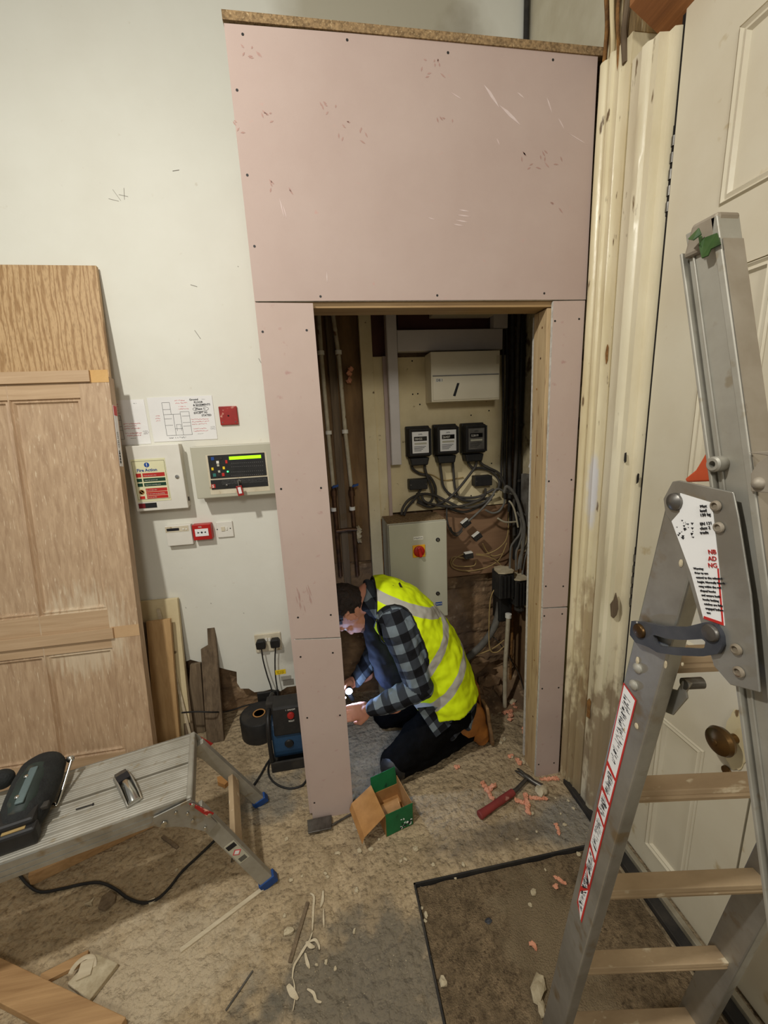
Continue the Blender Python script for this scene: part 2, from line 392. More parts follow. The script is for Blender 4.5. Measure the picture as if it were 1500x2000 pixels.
M_wallb = pm('white_wall_paint', (222, 220, 207), (216, 213, 199), scale=2.0, rough=0.7, bump=0.10, bscale=20, c3=(196, 186, 165), scale3=19, lo3=0.7, hi3=0.82)
add_stain(M_wallb, 'ball', ((0.42, 2.1, 3.30), (0.50, 0.5, 0.55)), (172, 164, 142), nscale=4, amount=0.85, nstr=0.35)
add_stain(M_wallb, 'ball', ((0.76, 2.1, 3.10), (0.20, 0.5, 0.30)), (120, 106, 82), nscale=5, amount=0.55, nstr=0.6)
add_stain(M_wallb, 'ball', ((-0.22, 2.1, 0.36), (0.14, 0.3, 0.10)), (150, 142, 128), nscale=14, amount=0.5, nstr=0.7)
# plaster layer with a torn lower edge
edge = [(-2.6, .34), (-1.3, .36), (-1.02, .33), (-0.78, .40)]
for px, py in [(444, 1308), (462, 1312), (463, 1334), (470, 1345), (486, 1345), (497, 1352), (515, 1350), (530, 1346), (548, 1350), (560, 1342), (575, 1340)]:
    p = onY(px, py, 2.1); edge.append((p.x, p.z))
edge.append((-0.12, edge[-1][1]))
poly = [(x, 2.1, z) for x, z in edge] + [(-0.12, 2.1, 2.72), (1.12, 2.1, 2.72), (1.12, 2.1, 4.2), (-2.6, 2.1, 4.2)]
b = MB(); b.prism(poly, (0, 0.03, 0)); o = zero(b.build('wall_back', M_wallb)); struct(o)
b = MB()
# masonry behind the plaster, coarse relief
nx, nz = 150, 40
x0, x1, z0, z1 = -2.6, 1.14, -0.02, 0.83
vs = []; fs = []
for j in range(nz + 1):
    for i in range(nx + 1):
        x = x0 + (x1 - x0) * i / nx; z = z0 + (z1 - z0) * j / nz
        d = 0.02 * noise.noise(Vector((x * 9, z * 14, 1))) + 0.008 * noise.noise(Vector((x * 40, z * 40, 2)))
        if abs((z / 0.075) % 1 - .5) > .44: d -= .008
        vs.append((x, 2.158 - d * .8, z))
for j in range(nz):
    for i in range(nx):
        a = j * (nx + 1) + i; fs.append((a, a + 1, a + nx + 2, a + nx + 1))
b.add(vs, fs); b.box(-2.6, 1.14, 2.165, 2.25, 0, 4.2)
struct(zero(b.build('wall_rear', M_masonry)))
# right-hand wall: the part inside the cupboard and the part over and before the door
b = MB(); b.box(1.09, 1.2, 1.40, 2.2, 2.72, 4.2); struct(zero(b.build('wall_right_upper', pm('upper_plaster', (204, 196, 172), (188, 178, 152), scale=5, rough=.85, bump=.15))))
b = MB(); b.box(1.10, 1.2, 1.40, 2.2, 0, 2.71)
o = zero(b.build('wall_right', pm('cupboard_wall_plaster', (196, 182, 148), (160, 144, 112), scale=8, rough=0.9, bump=0.3, c3=(96, 80, 60), scale3=10, lo3=0.58, hi3=0.66))); struct(o)
b = MB(); b.box(1.075, 1.2, -1.6, 1.40, 0, 4.2); struct(zero(b.build('wall_right_front', M_cream)))

# ---- door wall: two narrow leaves with planted mouldings
def leaf(name, y0, y1, hinge_y):
    t = bpy.data.objects.new(name, None); COL.objects.link(t); t.location = (1.05, (y0 + y1) / 2, 0.02); WL[name] = Vector(t.location)
    t['kind'] = 'structure'
    return t
def door_part(parent, y0, y1, pa, pb):
    X = 1.03
    rows = [(0.10, 0.631), (0.90, 1.930), (2.085, 2.45)]
    b = MB()
    zz = [0.02] + [v for r in rows for v in r] + [2.62]
    for k in range(0, len(zz), 2): b.box(X, X + .04, y0, y1, zz[k], zz[k + 1])
    for z0, z1 in rows:
        b.box(X, X + .04, y0, pa, z0, z1); b.box(X, X + .04, pb, y1, z0, z1)
        b.box(X + .007, X + .03, pa - .002, pb + .002, z0 - .002, z1 + .002)
    b.build('door_leaf', M_cream, parent)
    b = MB()
    for z0, z1 in rows:
        prof = [(0.0, .006), (.006, -.004), (.012, .002), (.020, -.002), (.026, .007)]
        ring = []
        for d, h in prof:
            ring.append([(X + h, pa + d, z0 + d), (X + h, pb - d, z0 + d), (X + h, pb - d, z1 - d), (X + h, pa + d, z1 - d)])
        b.loft(ring, caps=False)
    b.build('panel_moulding', M_cream, parent, recalc=True)
d1 = leaf('door_1', 0.70, 1.1415, 1.143)
door_part(d1, 0.70, 1.1415, 0.825, 0.985)
d2 = leaf('door_2', 0.24, 0.694, 0.24)
door_part(d2, 0.24, 0.694, 0.40, 0.56)
# knob and scalloped escutcheon
kn = onX(1410, 1447, 0.985)
b = MB(); b.lathe((1.028, kn.y, kn.z), (-1, 0, 0), [(0, .012), (.022, .011), (.028, .024), (.036, .034), (.048, .038), (.058, .034), (.064, .020), (.066, .008), (.069, .007), (.070, .001)], 28)
b.build('door_knob', M_brass, d1, smooth=True)
ke = onX(1440, 1445, 1.028)
b = MB(); sc = []
for k in range(48):
    a = 2 * math.pi * k / 48; r = 1 + .10 * abs(math.sin(a * 5))
    sc.append((1.0295, ke.y + .030 * r * math.cos(a), ke.z + .085 * r * math.sin(a)))
b.prism(sc, (-.004, 0, 0)); b.build('escutcheon', M_cream2, d1, bevel=.0015)
kk = onX(1418, 1506, 1.025)
b = MB(); b.lathe((1.028, kk.y, kk.z), (-1, 0, 0), [(0, .014), (.004, .013), (.006, .001)], 20); b.build('keyhole_cover', M_brass, d1, smooth=True)
# hinges in the gap
for zc in (2.25, 0.92 + .12):
    b = MB()
    for k in range(5): b.cyl((1.0335, 1.147, zc - .10 + k * .04), (1.0335, 1.147, zc - .076 + k * .04), .0062, n=14)
    b.build('hinge', M_steel, d1, smooth=True)
    b = MB(); b.box(1.0315, 1.034, 1.141, 1.1515, zc - .11, zc + .11); b.build('hinge_slot', M_crack, d1)
# ---- frame, stripped mouldings
def prof_strip(name, prof, z0, z1, mat, back=None, nz=30, wob=0.0):
    """extrude an open (x,y) profile along z, closed at the back"""
    b = MB(); rings = []
    full = list(prof) + [(1.09, prof[-1][1]), (1.09, prof[0][1])]
    for k in range(nz + 1):
        z = z0 + (z1 - z0) * k / nz
        rings.append([Vector((x + (wob * noise.noise(Vector((y * 30, z * 6, x * 10))) if i < len(prof) else 0), y, z)) for i, (x, y) in enumerate(full)])
    b.loft(rings); return struct(zero(b.build(name, mat, smooth=True)))
M_frame = pm('chipped_frame_paint', (226, 214, 180), (204, 188, 148), scale=7, rough=0.30, bump=0.25, bscale=30, stretch=(1, 1, .3), c3=(112, 92, 66), scale3=38, lo3=0.66, hi3=0.72)
add_stain(M_frame, 'ball', ((1.0, 1.23, 0.15), (0.3, 0.35, 0.5)), (122, 98, 70), nscale=40, amount=0.7, nstr=1.1, stretch=(1, 1, .4))
add_stain(M_frame, 'ball', ((0.97, 1.25, 0.72), (0.2, 0.10, 0.35)), (140, 110, 76), nscale=26, amount=0.6, nstr=1.1, stretch=(1, 1, .5))
add_stain(M_frame, 'ball', ((0.98, 1.31, 1.32), (0.2, 0.03, 0.16)), (206, 204, 206), nscale=20, amount=0.9, nstr=0.4)
M_frame2 = pm('chipped_jamb_paint', (226, 216, 188), (208, 195, 162), scale=6, rough=0.32, bump=0.2, bscale=26, stretch=(1, 1, .3), c3=(120, 100, 72), scale3=34, lo3=0.68, hi3=0.74)
add_stain(M_frame2, 'ball', ((1.0, 1.17, 0.25), (0.3, 0.12, 0.45)), (118, 92, 66), nscale=30, amount=0.7, nstr=1.1, stretch=(1, 1, .5))
prof_strip('trim_1', [(.972, 1.394), (.964, 1.388), (.962, 1.378), (.966, 1.368), (.973, 1.362), (.970, 1.352), (.966, 1.345), (.968, 1.337), (.975, 1.333), (.976, 1.316), (.973, 1.310), (.978, 1.304), (.980, 1.290), (.980, 1.272)], 0, 2.66, M_frame, wob=.0016, nz=60)
prof_strip('trim_2', [(.986, 1.270), (.980, 1.264), (.979, 1.230), (.974, 1.222), (.976, 1.205), (.985, 1.196), (.986, 1.176), (1.012, 1.172), (1.014, 1.156), (1.030, 1.152)], 0, 2.585, M_frame2, wob=.001, nz=60)
b = MB(); b.box(1.034, 1.09, 1.142, 1.156, 0, 2.65); struct(zero(b.build('trim_3', M_crack)))
# chips of missing paint and splits on the frame
for i, (px, py, X, hw, hh, mt) in enumerate([(1186, 690, .978, .006, .035, M_bare), (1150, 1385, .975, .014, .06, M_bare), (1201, 1185, .985, .018, .055, M_oldwood), (1222, 893, .984, .006, .022, M_blackd), (1246, 935, 1.013, .005, .022, M_crack)]):
    c = onX(px, py, X); rr = random.Random(i); b = MB()
    pl = [(c.x, c.y + hw * math.cos(a * .7854) * rr.uniform(.5, 1.2), c.z + hh * math.sin(a * .7854) * rr.uniform(.6, 1.1)) for a in range(8)]
    b.prism(pl, (-.0025, 0, 0)); o = b.build('trim_chip', mt); struct(o)
# lintel board over the door and its stripped fixings
b = MB(); b.prism([(.925, -.6, 2.668), (.925, -.6, 2.70), (1.06, -.6, 2.625), (1.06, -.6, 2.593)], (0, 1.82, 0))
tag(b.build('lintel_board', wood('lintel_timber', (160, 106, 60), (122, 78, 42), 'y')), 'orange-brown timber board jutting out above the door at the top right', 'board')
b = MB(); b.box(.985, 1.08, 1.27, 1.40, 2.66, 3.4)
struct(zero(b.build('wall_right_corner', pm('stripped_lath', (176, 148, 100), (88, 68, 44), scale=6, stretch=(3, 3, .5), rough=.9, bump=.5, c3=(206, 192, 156), scale3=12, lo3=.55, hi3=.62))))
for i, (y, x, r) in enumerate([(1.385, .972, .006), (1.355, .974, .007), (1.325, .975, .005), (1.295, .978, .008)]):
    b = MB(); b.tube([(x + .006 * math.sin(k * 1.3 + i), y + .004 * math.sin(k * 2.1 + i * 2), 2.60 + k * .08) for k in range(10)], r, 8, smooth=3)
    tag(b.build('old_conduit', [M_bare, M_cream3, M_bare, M_oldwood][i], smooth=True), ['old rusty-brown pipe nearest the pink boards in the corner above the door frame', 'cream-painted old pipe, second in the corner above the door frame', 'old brown pipe, third in the corner above the door frame', 'thickest weathered pipe, furthest right above the door frame'][i], 'pipe', 'old pipes above the door frame')
# threshold strips
b = MB(); b.box(.996, 1.014, -.5, 1.34, 0, .028); b.build
o = b.build('threshold_strip', pm('threshold_metal', (168, 160, 140), (134, 124, 104), scale=14, rough=.6, metal=.3), bevel=.002); tag(o, 'pale metal threshold strip along the foot of the cream door', 'threshold')
b = MB(); b.box(.952, .9955, -.5, 1.345, 0, .012); b.box(.952, .958, -.5, 1.345, .012, .022)
tag(b.build('threshold_channel', M_blackd, bevel=.001), 'dark channel on the floor beside the pale threshold strip', 'threshold')
# entrance mat in its well
b = MB(); n = 60
vs = []; fs = []
for j in range(n + 1):
    for i in range(n + 1):
        x = .216 + (.945 - .216) * i / n; y = -.4 + (1.074 + .4) * j / n
        vs.append((x, y, -.008 + .006 * noise.noise(Vector((x * 14, y * 14, 3)))))
for j in range(n):
    for i in range(n):
        a = j * (n + 1) + i; fs.append((a, a + 1, a + n + 2, a + n + 1))
b.add(vs, fs); b.box(.216, .945, -.4, 1.074, -.022, -.014)
add_stain(M_mat, 'ball', ((0, .5, 0), (.16, .28, 1)), (140, 122, 94), nscale=14, amount=.8, nstr=.9)
tag(b.build('door_mat', M_mat, recalc=False), 'dirty brown coir mat sunk in a well in front of the door', 'mat')
b = MB(); b.box(.206, .212, -.5, 1.084, -.022, .004); b.box(.206, .955, 1.078, 1.084, -.022, .004)
tag(b.build('mat_well_frame', M_blackd), 'thin dark metal edging around the brown mat', 'mat frame')

a = onY(1026, 60, 2.085)
b = MB(); b.tube([(a.x, 2.085, 2.72), (a.x + .004, 2.083, 3.2), (a.x, 2.085, 4.0)], .012, 10, smooth=4); tag(b.build('wall_conduit', M_blackd, smooth=True), 'dark conduit running up the dirty wall above the chipboard lid', 'pipe')

# ------------------------------------------------------------------ plasterboard cupboard front
D = 1.396; TH = 0.0125
def sheet(name, pts, label, screws, mat=M_pink, group=None):
    P = [onY(px, py, D) for px, py in pts]
    b = MB(); b.prism(P, (0, TH, 0))
    o = b.build(name, [mat, M_gyp])
    for p in o.data.polygons:
        if abs(p.normal.y) < .5: p.material_index = 1
    tag(o, label, 'plasterboard', group)
    for px, py in screws:
        c = onY(px, py, D); s = MB(); s.lathe((c.x, D - .0006, c.z), (0, 1, 0), [(0, .0036), (.0004, .0038), (.0008, .0022), (.0012, .0005)], 12)
        s.build('screw', M_black, o)
    return o
M_pinkU = pm('pink_plasterboard_upper', (178, 158, 148), (172, 151, 141), scale=3.0, rough=0.85, bump=0.03, bscale=300, c3=(182, 150, 140), scale3=30, lo3=0.7, hi3=0.8)
up = sheet('plasterboard_sheet', [(437, 45), (1168, 104), (1144, 585), (498, 588)], 'large pink plasterboard sheet over the cupboard opening, marked with handprints',
      [(474, 67), (678, 78), (875, 103), (1080, 117), (463, 176), (483, 342), (497, 481), (626, 579), (854, 577), (1063, 573)], M_pinkU)
# grubby handprints and pale scuffs: thin smears on the board
M_smear = pm('grubby_smear', (158, 126, 116), (172, 140, 130), scale=40, rough=0.9)
M_scuff = pm('chalky_scuff', (206, 190, 184), (196, 174, 168), scale=40, rough=0.9)
def smear(parent, x0, y0, dx, dy, wpx, mat, name='smudge'):
    c = onY(x0, y0, D - .0004); e = onY(x0 + dx, y0 + dy, D - .0004); d = e - c; nrm = Vector((-d.z, 0, d.x)).normalized() * (wpx / 560)
    m = (c + e) / 2
    pl = [c, c * .65 + e * .35 + nrm, e * .7 + c * .3 + nrm * .8, e, m - nrm * .7]
    b = MB(); b.prism(pl, (0, .0003, 0)); return b, parent
def smears(parent, lst, mat, name):
    b = MB()
    for a in lst:
        q, _ = smear(parent, *a, mat); b.add(q.v, q.f)
    return b.build(name, mat, parent)
rs = random.Random(3); hand = []
for cx, cy, n, R_ in [(485, 100, 7, 18), (530, 232, 6, 16), (690, 262, 9, 28), (645, 215, 6, 16), (838, 132, 10, 26), (872, 240, 4, 14), (1040, 312, 8, 24), (1080, 310, 5, 18), (545, 368, 6, 22), (1085, 405, 3, 10), (470, 250, 4, 14)]:
    hh = []; hand.append(hh)
    for k in range(n):
        a = rs.uniform(0, 6.28); r = R_ * rs.uniform(.6, 1.1)
        hh.append((cx + r * math.cos(a), cy + r * math.sin(a) * .8, 9 * math.sin(a + .6) + 2, 11 * math.cos(a), 1.5))
for hp__ in hand: smears(up, hp__, M_smear, 'handprint')
sc_ = [(945, 165, 30, 45, 3.0), (975, 205, 42, 40, 3.2), (1068, 190, 10, 30, 1.6), (1090, 230, 12, 22, 1.4), (1010, 180, 14, 12, 1.4), (880, 180, 22, 14, 1.0), (895, 410, 22, 3, 1.2), (893, 420, 26, 3, 1.3), (890, 430, 24, 4, 1.4), (885, 438, 20, 3, 1.2), (836, 425, 14, 4, .8), (545, 385, 10, 40, 1.0), (552, 400, 8, 26, .9), (638, 530, 1, 22, .8), (1110, 260, 36, 22, 1.0), (970, 270, 6, 14, 1.2)]
for q_ in sc_: smears(up, [q_], M_scuff, 'scuff_mark')
lu = sheet('plasterboard_sheet', [(498, 591), (611, 592), (665, 1244), (575, 1248)], 'tall pink plasterboard strip left of the opening, upper piece',
      [(513, 648), (599, 645), (549, 955), (627, 953), (582, 1206), (646, 1201)])
ll = sheet('plasterboard_sheet', [(575, 1250), (666, 1247), (691, 1590), (611, 1600)], 'short pink plasterboard strip left of the opening, lower piece standing on the floor',
      [(587, 1283), (650, 1275), (600, 1402), (664, 1397), (614, 1568)])
smears(lu, [(590 + rs.uniform(-20, 20), 1170 + rs.uniform(-30, 25), 4, 16, .8) for _ in range(14)], M_smear, 'handprint')
ru = sheet('plasterboard_sheet', [(1081, 588), (1143, 587), (1108, 1184), (1060, 1187)], 'tall pink plasterboard strip right of the opening, upper piece',
      [(1084, 627), (1131, 623), (1072, 940), (1116, 937), (1066, 1145), (1100, 1145)])
rl = sheet('plasterboard_sheet', [(1060, 1189), (1108, 1187), (1090, 1519), (1046, 1517)], 'short pink plasterboard strip right of the opening, lower piece',
      [(1063, 1203), (1098, 1199), (1059, 1345), (1091, 1343), (1052, 1493), (1082, 1490)])
# side return of the cupboard (towards the white wall)
b = MB(); b.box(-.162, -.1495, D + TH + .001, 2.098, 0.02, 2.675)
tag(b.build('plasterboard_return', M_pink), 'pink plasterboard side of the cupboard running back to the white wall', 'plasterboard')
# chipboard top
P = [onY(434, 26, D - .004), onY(1170, 96, D - .004), onY(1170, 104, D - .004), onY(434, 46, D - .004)]
zt = 2.690
b = MB(); b.box(-.165, 1.098, D - .004, 2.098, zt, zt + .022)
tag(b.build('chipboard_top', M_chip), 'rough chipboard lid lying on top of the pink cupboard', 'board')
# timber framing
def stud(x0, x1, z0, z1, y0, y1, label, m=M_cls):
    b = MB(); b.box(x0, x1, y0, y1, z0, z1); return tag(b.build('timber_stud', m, bevel=.002), label, 'timber')
Y0 = D + TH + .0015
stud(-.148, -.110, .02, 2.64, Y0, Y0 + .088, 'timber stud at the outer left corner of the cupboard')
stud(-.030, .014, .02, 1.968, Y0, Y0 + .088, 'timber stud behind the left edge of the opening')
b = MB()
xa, xb = .829, .850
b.prism([(xa, Y0, 1.968), (xa + .040, Y0, 1.968), (xb + .038, Y0, 0.0), (xb, Y0, 0.0)], (0, .088, 0))
jb = tag(b.build('timber_stud', M_cls, bevel=.002), 'pale softwood stud lining the right side of the opening', 'timber')
for px, py in [(1062, 640), (1058, 700), (1050, 760), (1050, 890), (1048, 1010), (1045, 1180), (1040, 1290), (1036, 1400)]:
    c = onX(px, py, .835); x = xa + (xb - xa) * (1 - c.z / 1.968); s = MB()
    s.lathe((x - .0008, min(Y0 + .08, max(Y0 + .01, c.y)), c.z), (1, 0, 0), [(0, .004), (.001, .0035), (.0015, .0005)], 10); s.build('knot', M_bare, jb)
b = MB(); b.prism([(xa + .003, Y0 + .0895, 1.96), (xa + .075, Y0 + .0895, 1.96), (xb + .06, Y0 + .0895, 0.02), (xb - .003, Y0 + .0895, .02)], (0, .0125, 0))
tag(b.build('backing_board', M_gyp), 'white plasterboard strip behind the right-hand stud, seen as a thin pale edge', 'plasterboard')
stud(.925, .960, .02, 2.64, Y0, Y0 + .088, 'timber stud hidden behind the right pink strip by the door frame')
b = MB(); b.box(-.108, .922, Y0, Y0 + .088, 1.971, 2.012)
tag(b.build('timber_header', M_clsx, bevel=.002), 'timber header rail across the top of the opening', 'timber')
b = MB(); b.box(-.108, .922, Y0, Y0 + .088, 2.645, 2.688)
tag(b.build('timber_header', M_clsx, bevel=.002), 'timber rail under the chipboard lid of the cupboard', 'timber')

# ------------------------------------------------------------------ inside the cupboard
def slab(name, px0, py0, px1, py1, yf, th, mat, label, cat, bevel=.001, group=None):
    a = onY(px0, py0, yf); c = onY(px1, py1, yf)
    b = MB(); b.box(a.x, c.x, yf, yf + th, c.z, a.z); return tag(b.build(name, mat, bevel=bevel), label, cat, group)
def bx_(name, x0, x1, y0, y1, z0, z1, mat, label, cat, bevel=.001, group=None):
    b = MB(); b.box(x0, x1, y0, y1, z0, z1); return tag(b.build(name, mat, bevel=bevel), label, cat, group)
bx_('lath_panel', -.12, .238, 2.142, 2.16, 0.85, 2.62, M_brown, 'dark brown boarded recess behind the two pipes', 'panel')
bx_('timber_batten', .080, .118, 2.118, 2.141, 0.55, 2.62, M_oldwood, 'rough brown batten between the two pipes', 'timber')
bx_('timber_post', .240, .300, 2.095, 2.141, .02, 2.62, M_cream3, 'cream-painted post right of the two pipes', 'timber')
bx_('timber_post', .3005, .357, 2.112, 2.141, .02, 1.93, M_cream3, 'cream board strip left of the meter board', 'timber')
bx_('infill_panel', .3005, .440, 2.135, 2.16, 1.932, 2.62, M_maroon, 'dark brown panel above the left end of the meter board', 'panel')
bx_('pink_lining', .350, .368, 2.100, 2.112, 1.05, 1.93, M_pink, 'thin pink-painted strip beside the meter board', 'trim')
mb = bx_('meter_board', .3685, 1.035, 2.118, 2.14, 1.118, 1.925, M_cream3, 'yellowed cream board carrying the three meters', 'board')
for px, py in [(806, 770), (816, 769), (820, 790), (848, 770), (920, 811), (955, 802), (805, 705), (960, 905), (920, 968)]:
    c = onY(px, py, 2.1175); s = MB(); s.lathe((c.x, 2.1175, c.z), (0, 1, 0), [(-.001, .004), (0, .004), (.0005, .001)], 8); s.build('screw_hole', M_crack, mb)
bx_('infill_panel', .442, .985, 2.135, 2.16, 2.052, 2.62, M_maroon, 'dark maroon board above the horizontal white trunking', 'panel')
pl = bx_('plywood_panel', .600, 1.06, 2.118, 2.14, .705, 1.112, M_ply, 'brown plywood panel below the meter board', 'panel')
bx_('brown_strip', .300, .36, 2.105, 2.112, .5, 1.09, M_bare, 'brown bare strip left of the grey enclosure', 'trim')
# trunking
def trunking(name, x0, x1, y0, y1, z0, z1, label):
    b = MB(); b.box(x0, x1, y0 + .004, y1, z0, z1); o = b.build(name, M_trunk, bevel=.002); tag(o, label, 'trunking')
    b = MB(); b.box(x0 + .002, x1 - .002, y0, y0 + .0035, z0 + .002, z1 - .002); b.build('trunking_lid', M_trunk, o, bevel=.0015); return o
trunking('cable_trunking', .368, .420, 2.055, 2.1175, 1.385, 2.62, 'vertical white plastic trunking left of the meters')
trunking('cable_trunking', .4215, .975, 2.065, 2.117, 1.945, 2.045, 'wide horizontal white trunking above the distribution board')
trunking('cable_trunking', .925, 1.0, 2.062, 2.115, 2.047, 2.6, 'short vertical trunking at the top right of the cupboard')
bx_('fuse_board_box', .60, .920, 2.00, 2.117, 2.105, 2.33, M_dbw, 'second white box at the very top, cut off by the opening', 'electrical box', .004)
# distribution board DB1
db = thing('distribution_board', 'white metal distribution board marked DB 1 with a black stripe', 'electrical box', (.745, 2.117, 1.69))
b = MB(); b.box(.573, .932, 2.004, 2.117, 1.692, 1.930); b.build('case', M_dbw, db, bevel=.003)
b = MB(); b.box(.580, .926, 1.999, 2.0035, 1.700, 1.813); b.build('hinged_cover', M_dbw, db, bevel=.0015)
b = MB(); b.box(.580, .926, 2.0005, 2.0037, 1.815, 1.819); b.build('cover_seam', M_greyink, db)
b = MB(); b.box(.594, .629, 1.9978, 1.9988, 1.787, 1.804); b.build('name_label', M_white, db)
text('DB 1', .0165, (.597, 1.9976, 1.790), (1, 0, 0), (0, 0, 1), M_ink, db)
a = onY(893, 748, 1.998); c = onY(887, 773, 1.998)
b = MB(); b.prism([(a.x, 1.9988, a.z), (a.x + .012, 1.9988, a.z - .001), (c.x + .007, 1.9988, c.z - .003), (c.x - .006, 1.9988, c.z)], (0, -.0008, 0)); b.build('black_stripe', M_ink, db)
b = MB(); b.box(.912, .924, 1.999, 2.0036, 1.865, 1.905); b.build('latch', M_offw, db)
# three meters
def meter(px, py, yw, label, pale, serial):
    c = onY(px, py, 2.03); x, z = c.x, c.z
    t = thing('electricity_meter', label, 'meter', (x, 2.117, z - .115), 'black electricity meters in a row')
    b = MB(); b.box(x - .062, x + .062, 2.075, 2.117, z - .075, z + .085); b.build('back_plate', M_black, t, bevel=.006)
    b = MB(); b.prism([(x - .060, 2.118, z - .073), (x + .060, 2.118, z - .073), (x + .060, 2.118, z + .078), (x - .060, 2.118, z + .078)], (0, -.088, 0)); o = b.build('case', M_blackd, t, bevel=.014, seg=3)
    # raised rim around the window
    b = MB()
    for q in ((-.052, .052, .063, .070), (-.052, .052, -.064, -.057), (-.058, -.050, -.064, .070), (.050, .058, -.064, .070)): b.box(x + q[0], x + q[1], 2.021, 2.030, z + q[2], z + q[3])
    b.build('window_rim', M_black, t, bevel=.002)
    b = MB(); b.box(x - .043, x + .043, 2.0265, 2.0295, z - .052, z + .056); b.build('dial_plate', M_paper if pale else M_cableg, t)
    b = MB(); b.box(x - .034, x + .034, 2.0250, 2.0262, z + .010, z + .032); b.build('register_window', M_glassg, t)
    text(serial, .016, (x - .030, 2.0245, z + .015), (1, 0, 0), (0, 0, 1), M_white, t, 'register_digits')
    b = MB(); b.box(x - .032, x + .032, 2.0250, 2.0262, z - .008, z + .001); b.build('disc_slot', M_greyp, t)
    text('kWh', .010, (x - .010, 2.0258, z + .040), (1, 0, 0), (0, 0, 1), M_ink, t)
    b = MB()
    for k in range(4): b.box(x - .034, x + .028 - k * .008, 2.0256, 2.0263, z - .020 - k * .007, z - .0175 - k * .007)
    b.build('printed_lines', M_ink, t)
    b = MB(); b.prism([(x - .052, 2.118, z - .078), (x + .052, 2.118, z - .078), (x + .044, 2.118, z - .118), (x - .044, 2.118, z - .118)], (0, -.070, 0)); b.build('terminal_cover', M_black, t, bevel=.006)
    return t
meter(821, 865, 0, 'leftmost of the three black meters, with a pale dial plate', True, '08455')
meter(875, 861, 0, 'middle one of the three black meters, with a pale dial plate', True, '26407')
meter(930, 858, 0, 'rightmost of the three black meters, its dial plate dull grey', False, '52819')
# connector blocks
def conn(px, py, label):
    c = onY(px, py, 2.07); b = MB(); b.box(c.x - .050, c.x + .050, 2.062, 2.117, c.z - .028, c.z + .028)
    o = tag(b.build('connector_block', M_black, bevel=.004), label, 'junction box', 'black connector blocks')
    for dx in (-.042, .042):
        s = MB(); s.lathe((c.x + dx, 2.061, c.z), (0, 1, 0), [(0, .0035), (.002, .003), (.003, .0005)], 8); s.build('screw', M_steel, o)
conn(817, 946, 'black connector block under the leftmost meter')
conn(944, 939, 'black connector block under the rightmost meter')
# grey enclosure with rotary isolator
en = thing('isolator_enclosure', 'tall light grey steel enclosure with a red rotary switch', 'electrical box', (.457, 2.117, .58))
b = MB(); b.box(.306, .612, 1.925, 2.103, .575, 1.105); b.build('case', M_greyp, en, bevel=.003)
b = MB(); b.box(.309, .610, 1.905, 1.9235, .578, 1.103); b.build('door', M_greyp, en, bevel=.003)
b = MB(); b.box(.308, .610, 1.93, 2.10, 1.1055, 1.1075); b.build('dust_layer', M_chip, en)
for px, py in [(855, 1054), (855, 1159)]:
    c = onY(px, py, 1.905); s = MB(); s.lathe((c.x, 1.905, c.z), (0, -1, 0), [(0, .011), (.004, .010), (.005, .0065), (.003, .006), (.003, .0005)], 20); s.build('lock', M_black, en, smooth=True)
    s = MB(); s.box(c.x - .002, c.x + .002, 1.900, 1.9018, c.z - .005, c.z + .005); s.build('lock_slot', M_chrome, en)
c = onY(818, 1076, 1.905)
b = MB(); b.box(c.x - .033, c.x + .033, 1.900, 1.9047, c.z - .033, c.z + .033); y_ = b.build('switch_plate', pm('switch_yellow', (236, 176, 34), (220, 156, 28)), en, bevel=.004)
b = MB(); b.lathe((c.x, 1.900, c.z), (0, -1, 0), [(0, .029), (.008, .028), (.010, .025), (.011, .001)], 32); kn_ = b.build('switch_knob', M_red, en, smooth=True)
b = MB(); b.obox((c.x, 1.884, c.z), (.0075, 0, .002), (0, .007, 0), (-.006, 0, .026)); b.build('switch_handle', M_red, kn_, bevel=.003)
c = onY(817, 1051, 1.904); b = MB(); b.box(c.x - .025, c.x + .025, 1.9035, 1.9045, c.z - .009, c.z + .009); b.build('name_label', M_white, en)
text('6 FLATS M', .0095, (c.x - .022, 1.9033, c.z - .0035), (1, 0, 0), (0, 0, 1), M_ink, en)
c = onY(857, 1179, 1.904); b = MB(); b.box(c.x - .018, c.x + .018, 1.9030, 1.9045, c.z - .0095, c.z + .0095); b.build('maker_badge', M_labelblue, en)
text('EDNCE', .010, (c.x - .0155, 1.9028, c.z - .0035), (1, 0, 0), (0, 0, 1), M_white, en)

# pipes with white clips
def pipe(pts, clips, label):
    P = [onY(px, py, 2.095) for px, py in pts]
    x = sum(p.x for p in P[:-1]) / (len(P) - 1)
    b = MB(); b.tube([(P[0].x, 2.095, 2.6)] + P, .0105, 14); o = b.build('pipe', M_copperp, smooth=True); tag(o, label, 'pipe', 'pair of painted pipes')
    for px, py in clips:
        c = onY(px, py, 2.093); s = MB(); s.lathe((c.x, 2.095, c.z - .010), (0, 0, 1), [(0, .014), (.001, .016), (.019, .016), (.020, .014)], 16); s.box(c.x - .014, c.x + .014, 2.096, 2.117, c.z - .008, c.z + .008)
        s.build('clip', M_white, o, smooth=True)
    e = P[-1]; s = MB(); s.tube([e, (e.x, 2.095, e.z - .10), (e.x + .003, 2.095, max(.35, e.z - .5))], .012, 12); s.tube([(e.x, 2.095, e.z - .02), (e.x, 2.095, e.z - .05)], .017, 12); s.build('copper_tail', M_copper, o, smooth=True)
    return o
pipe([(622, 610), (628, 700), (641, 844), (651, 950)], [(627, 689), (642, 845), (652, 995)], 'left one of the two cream-painted pipes on the brown recess')
pipe([(650, 612), (662, 700), (674, 840), (686, 950)], [(661, 688), (674, 843), (688, 993)], 'right one of the two cream-painted pipes on the brown recess')
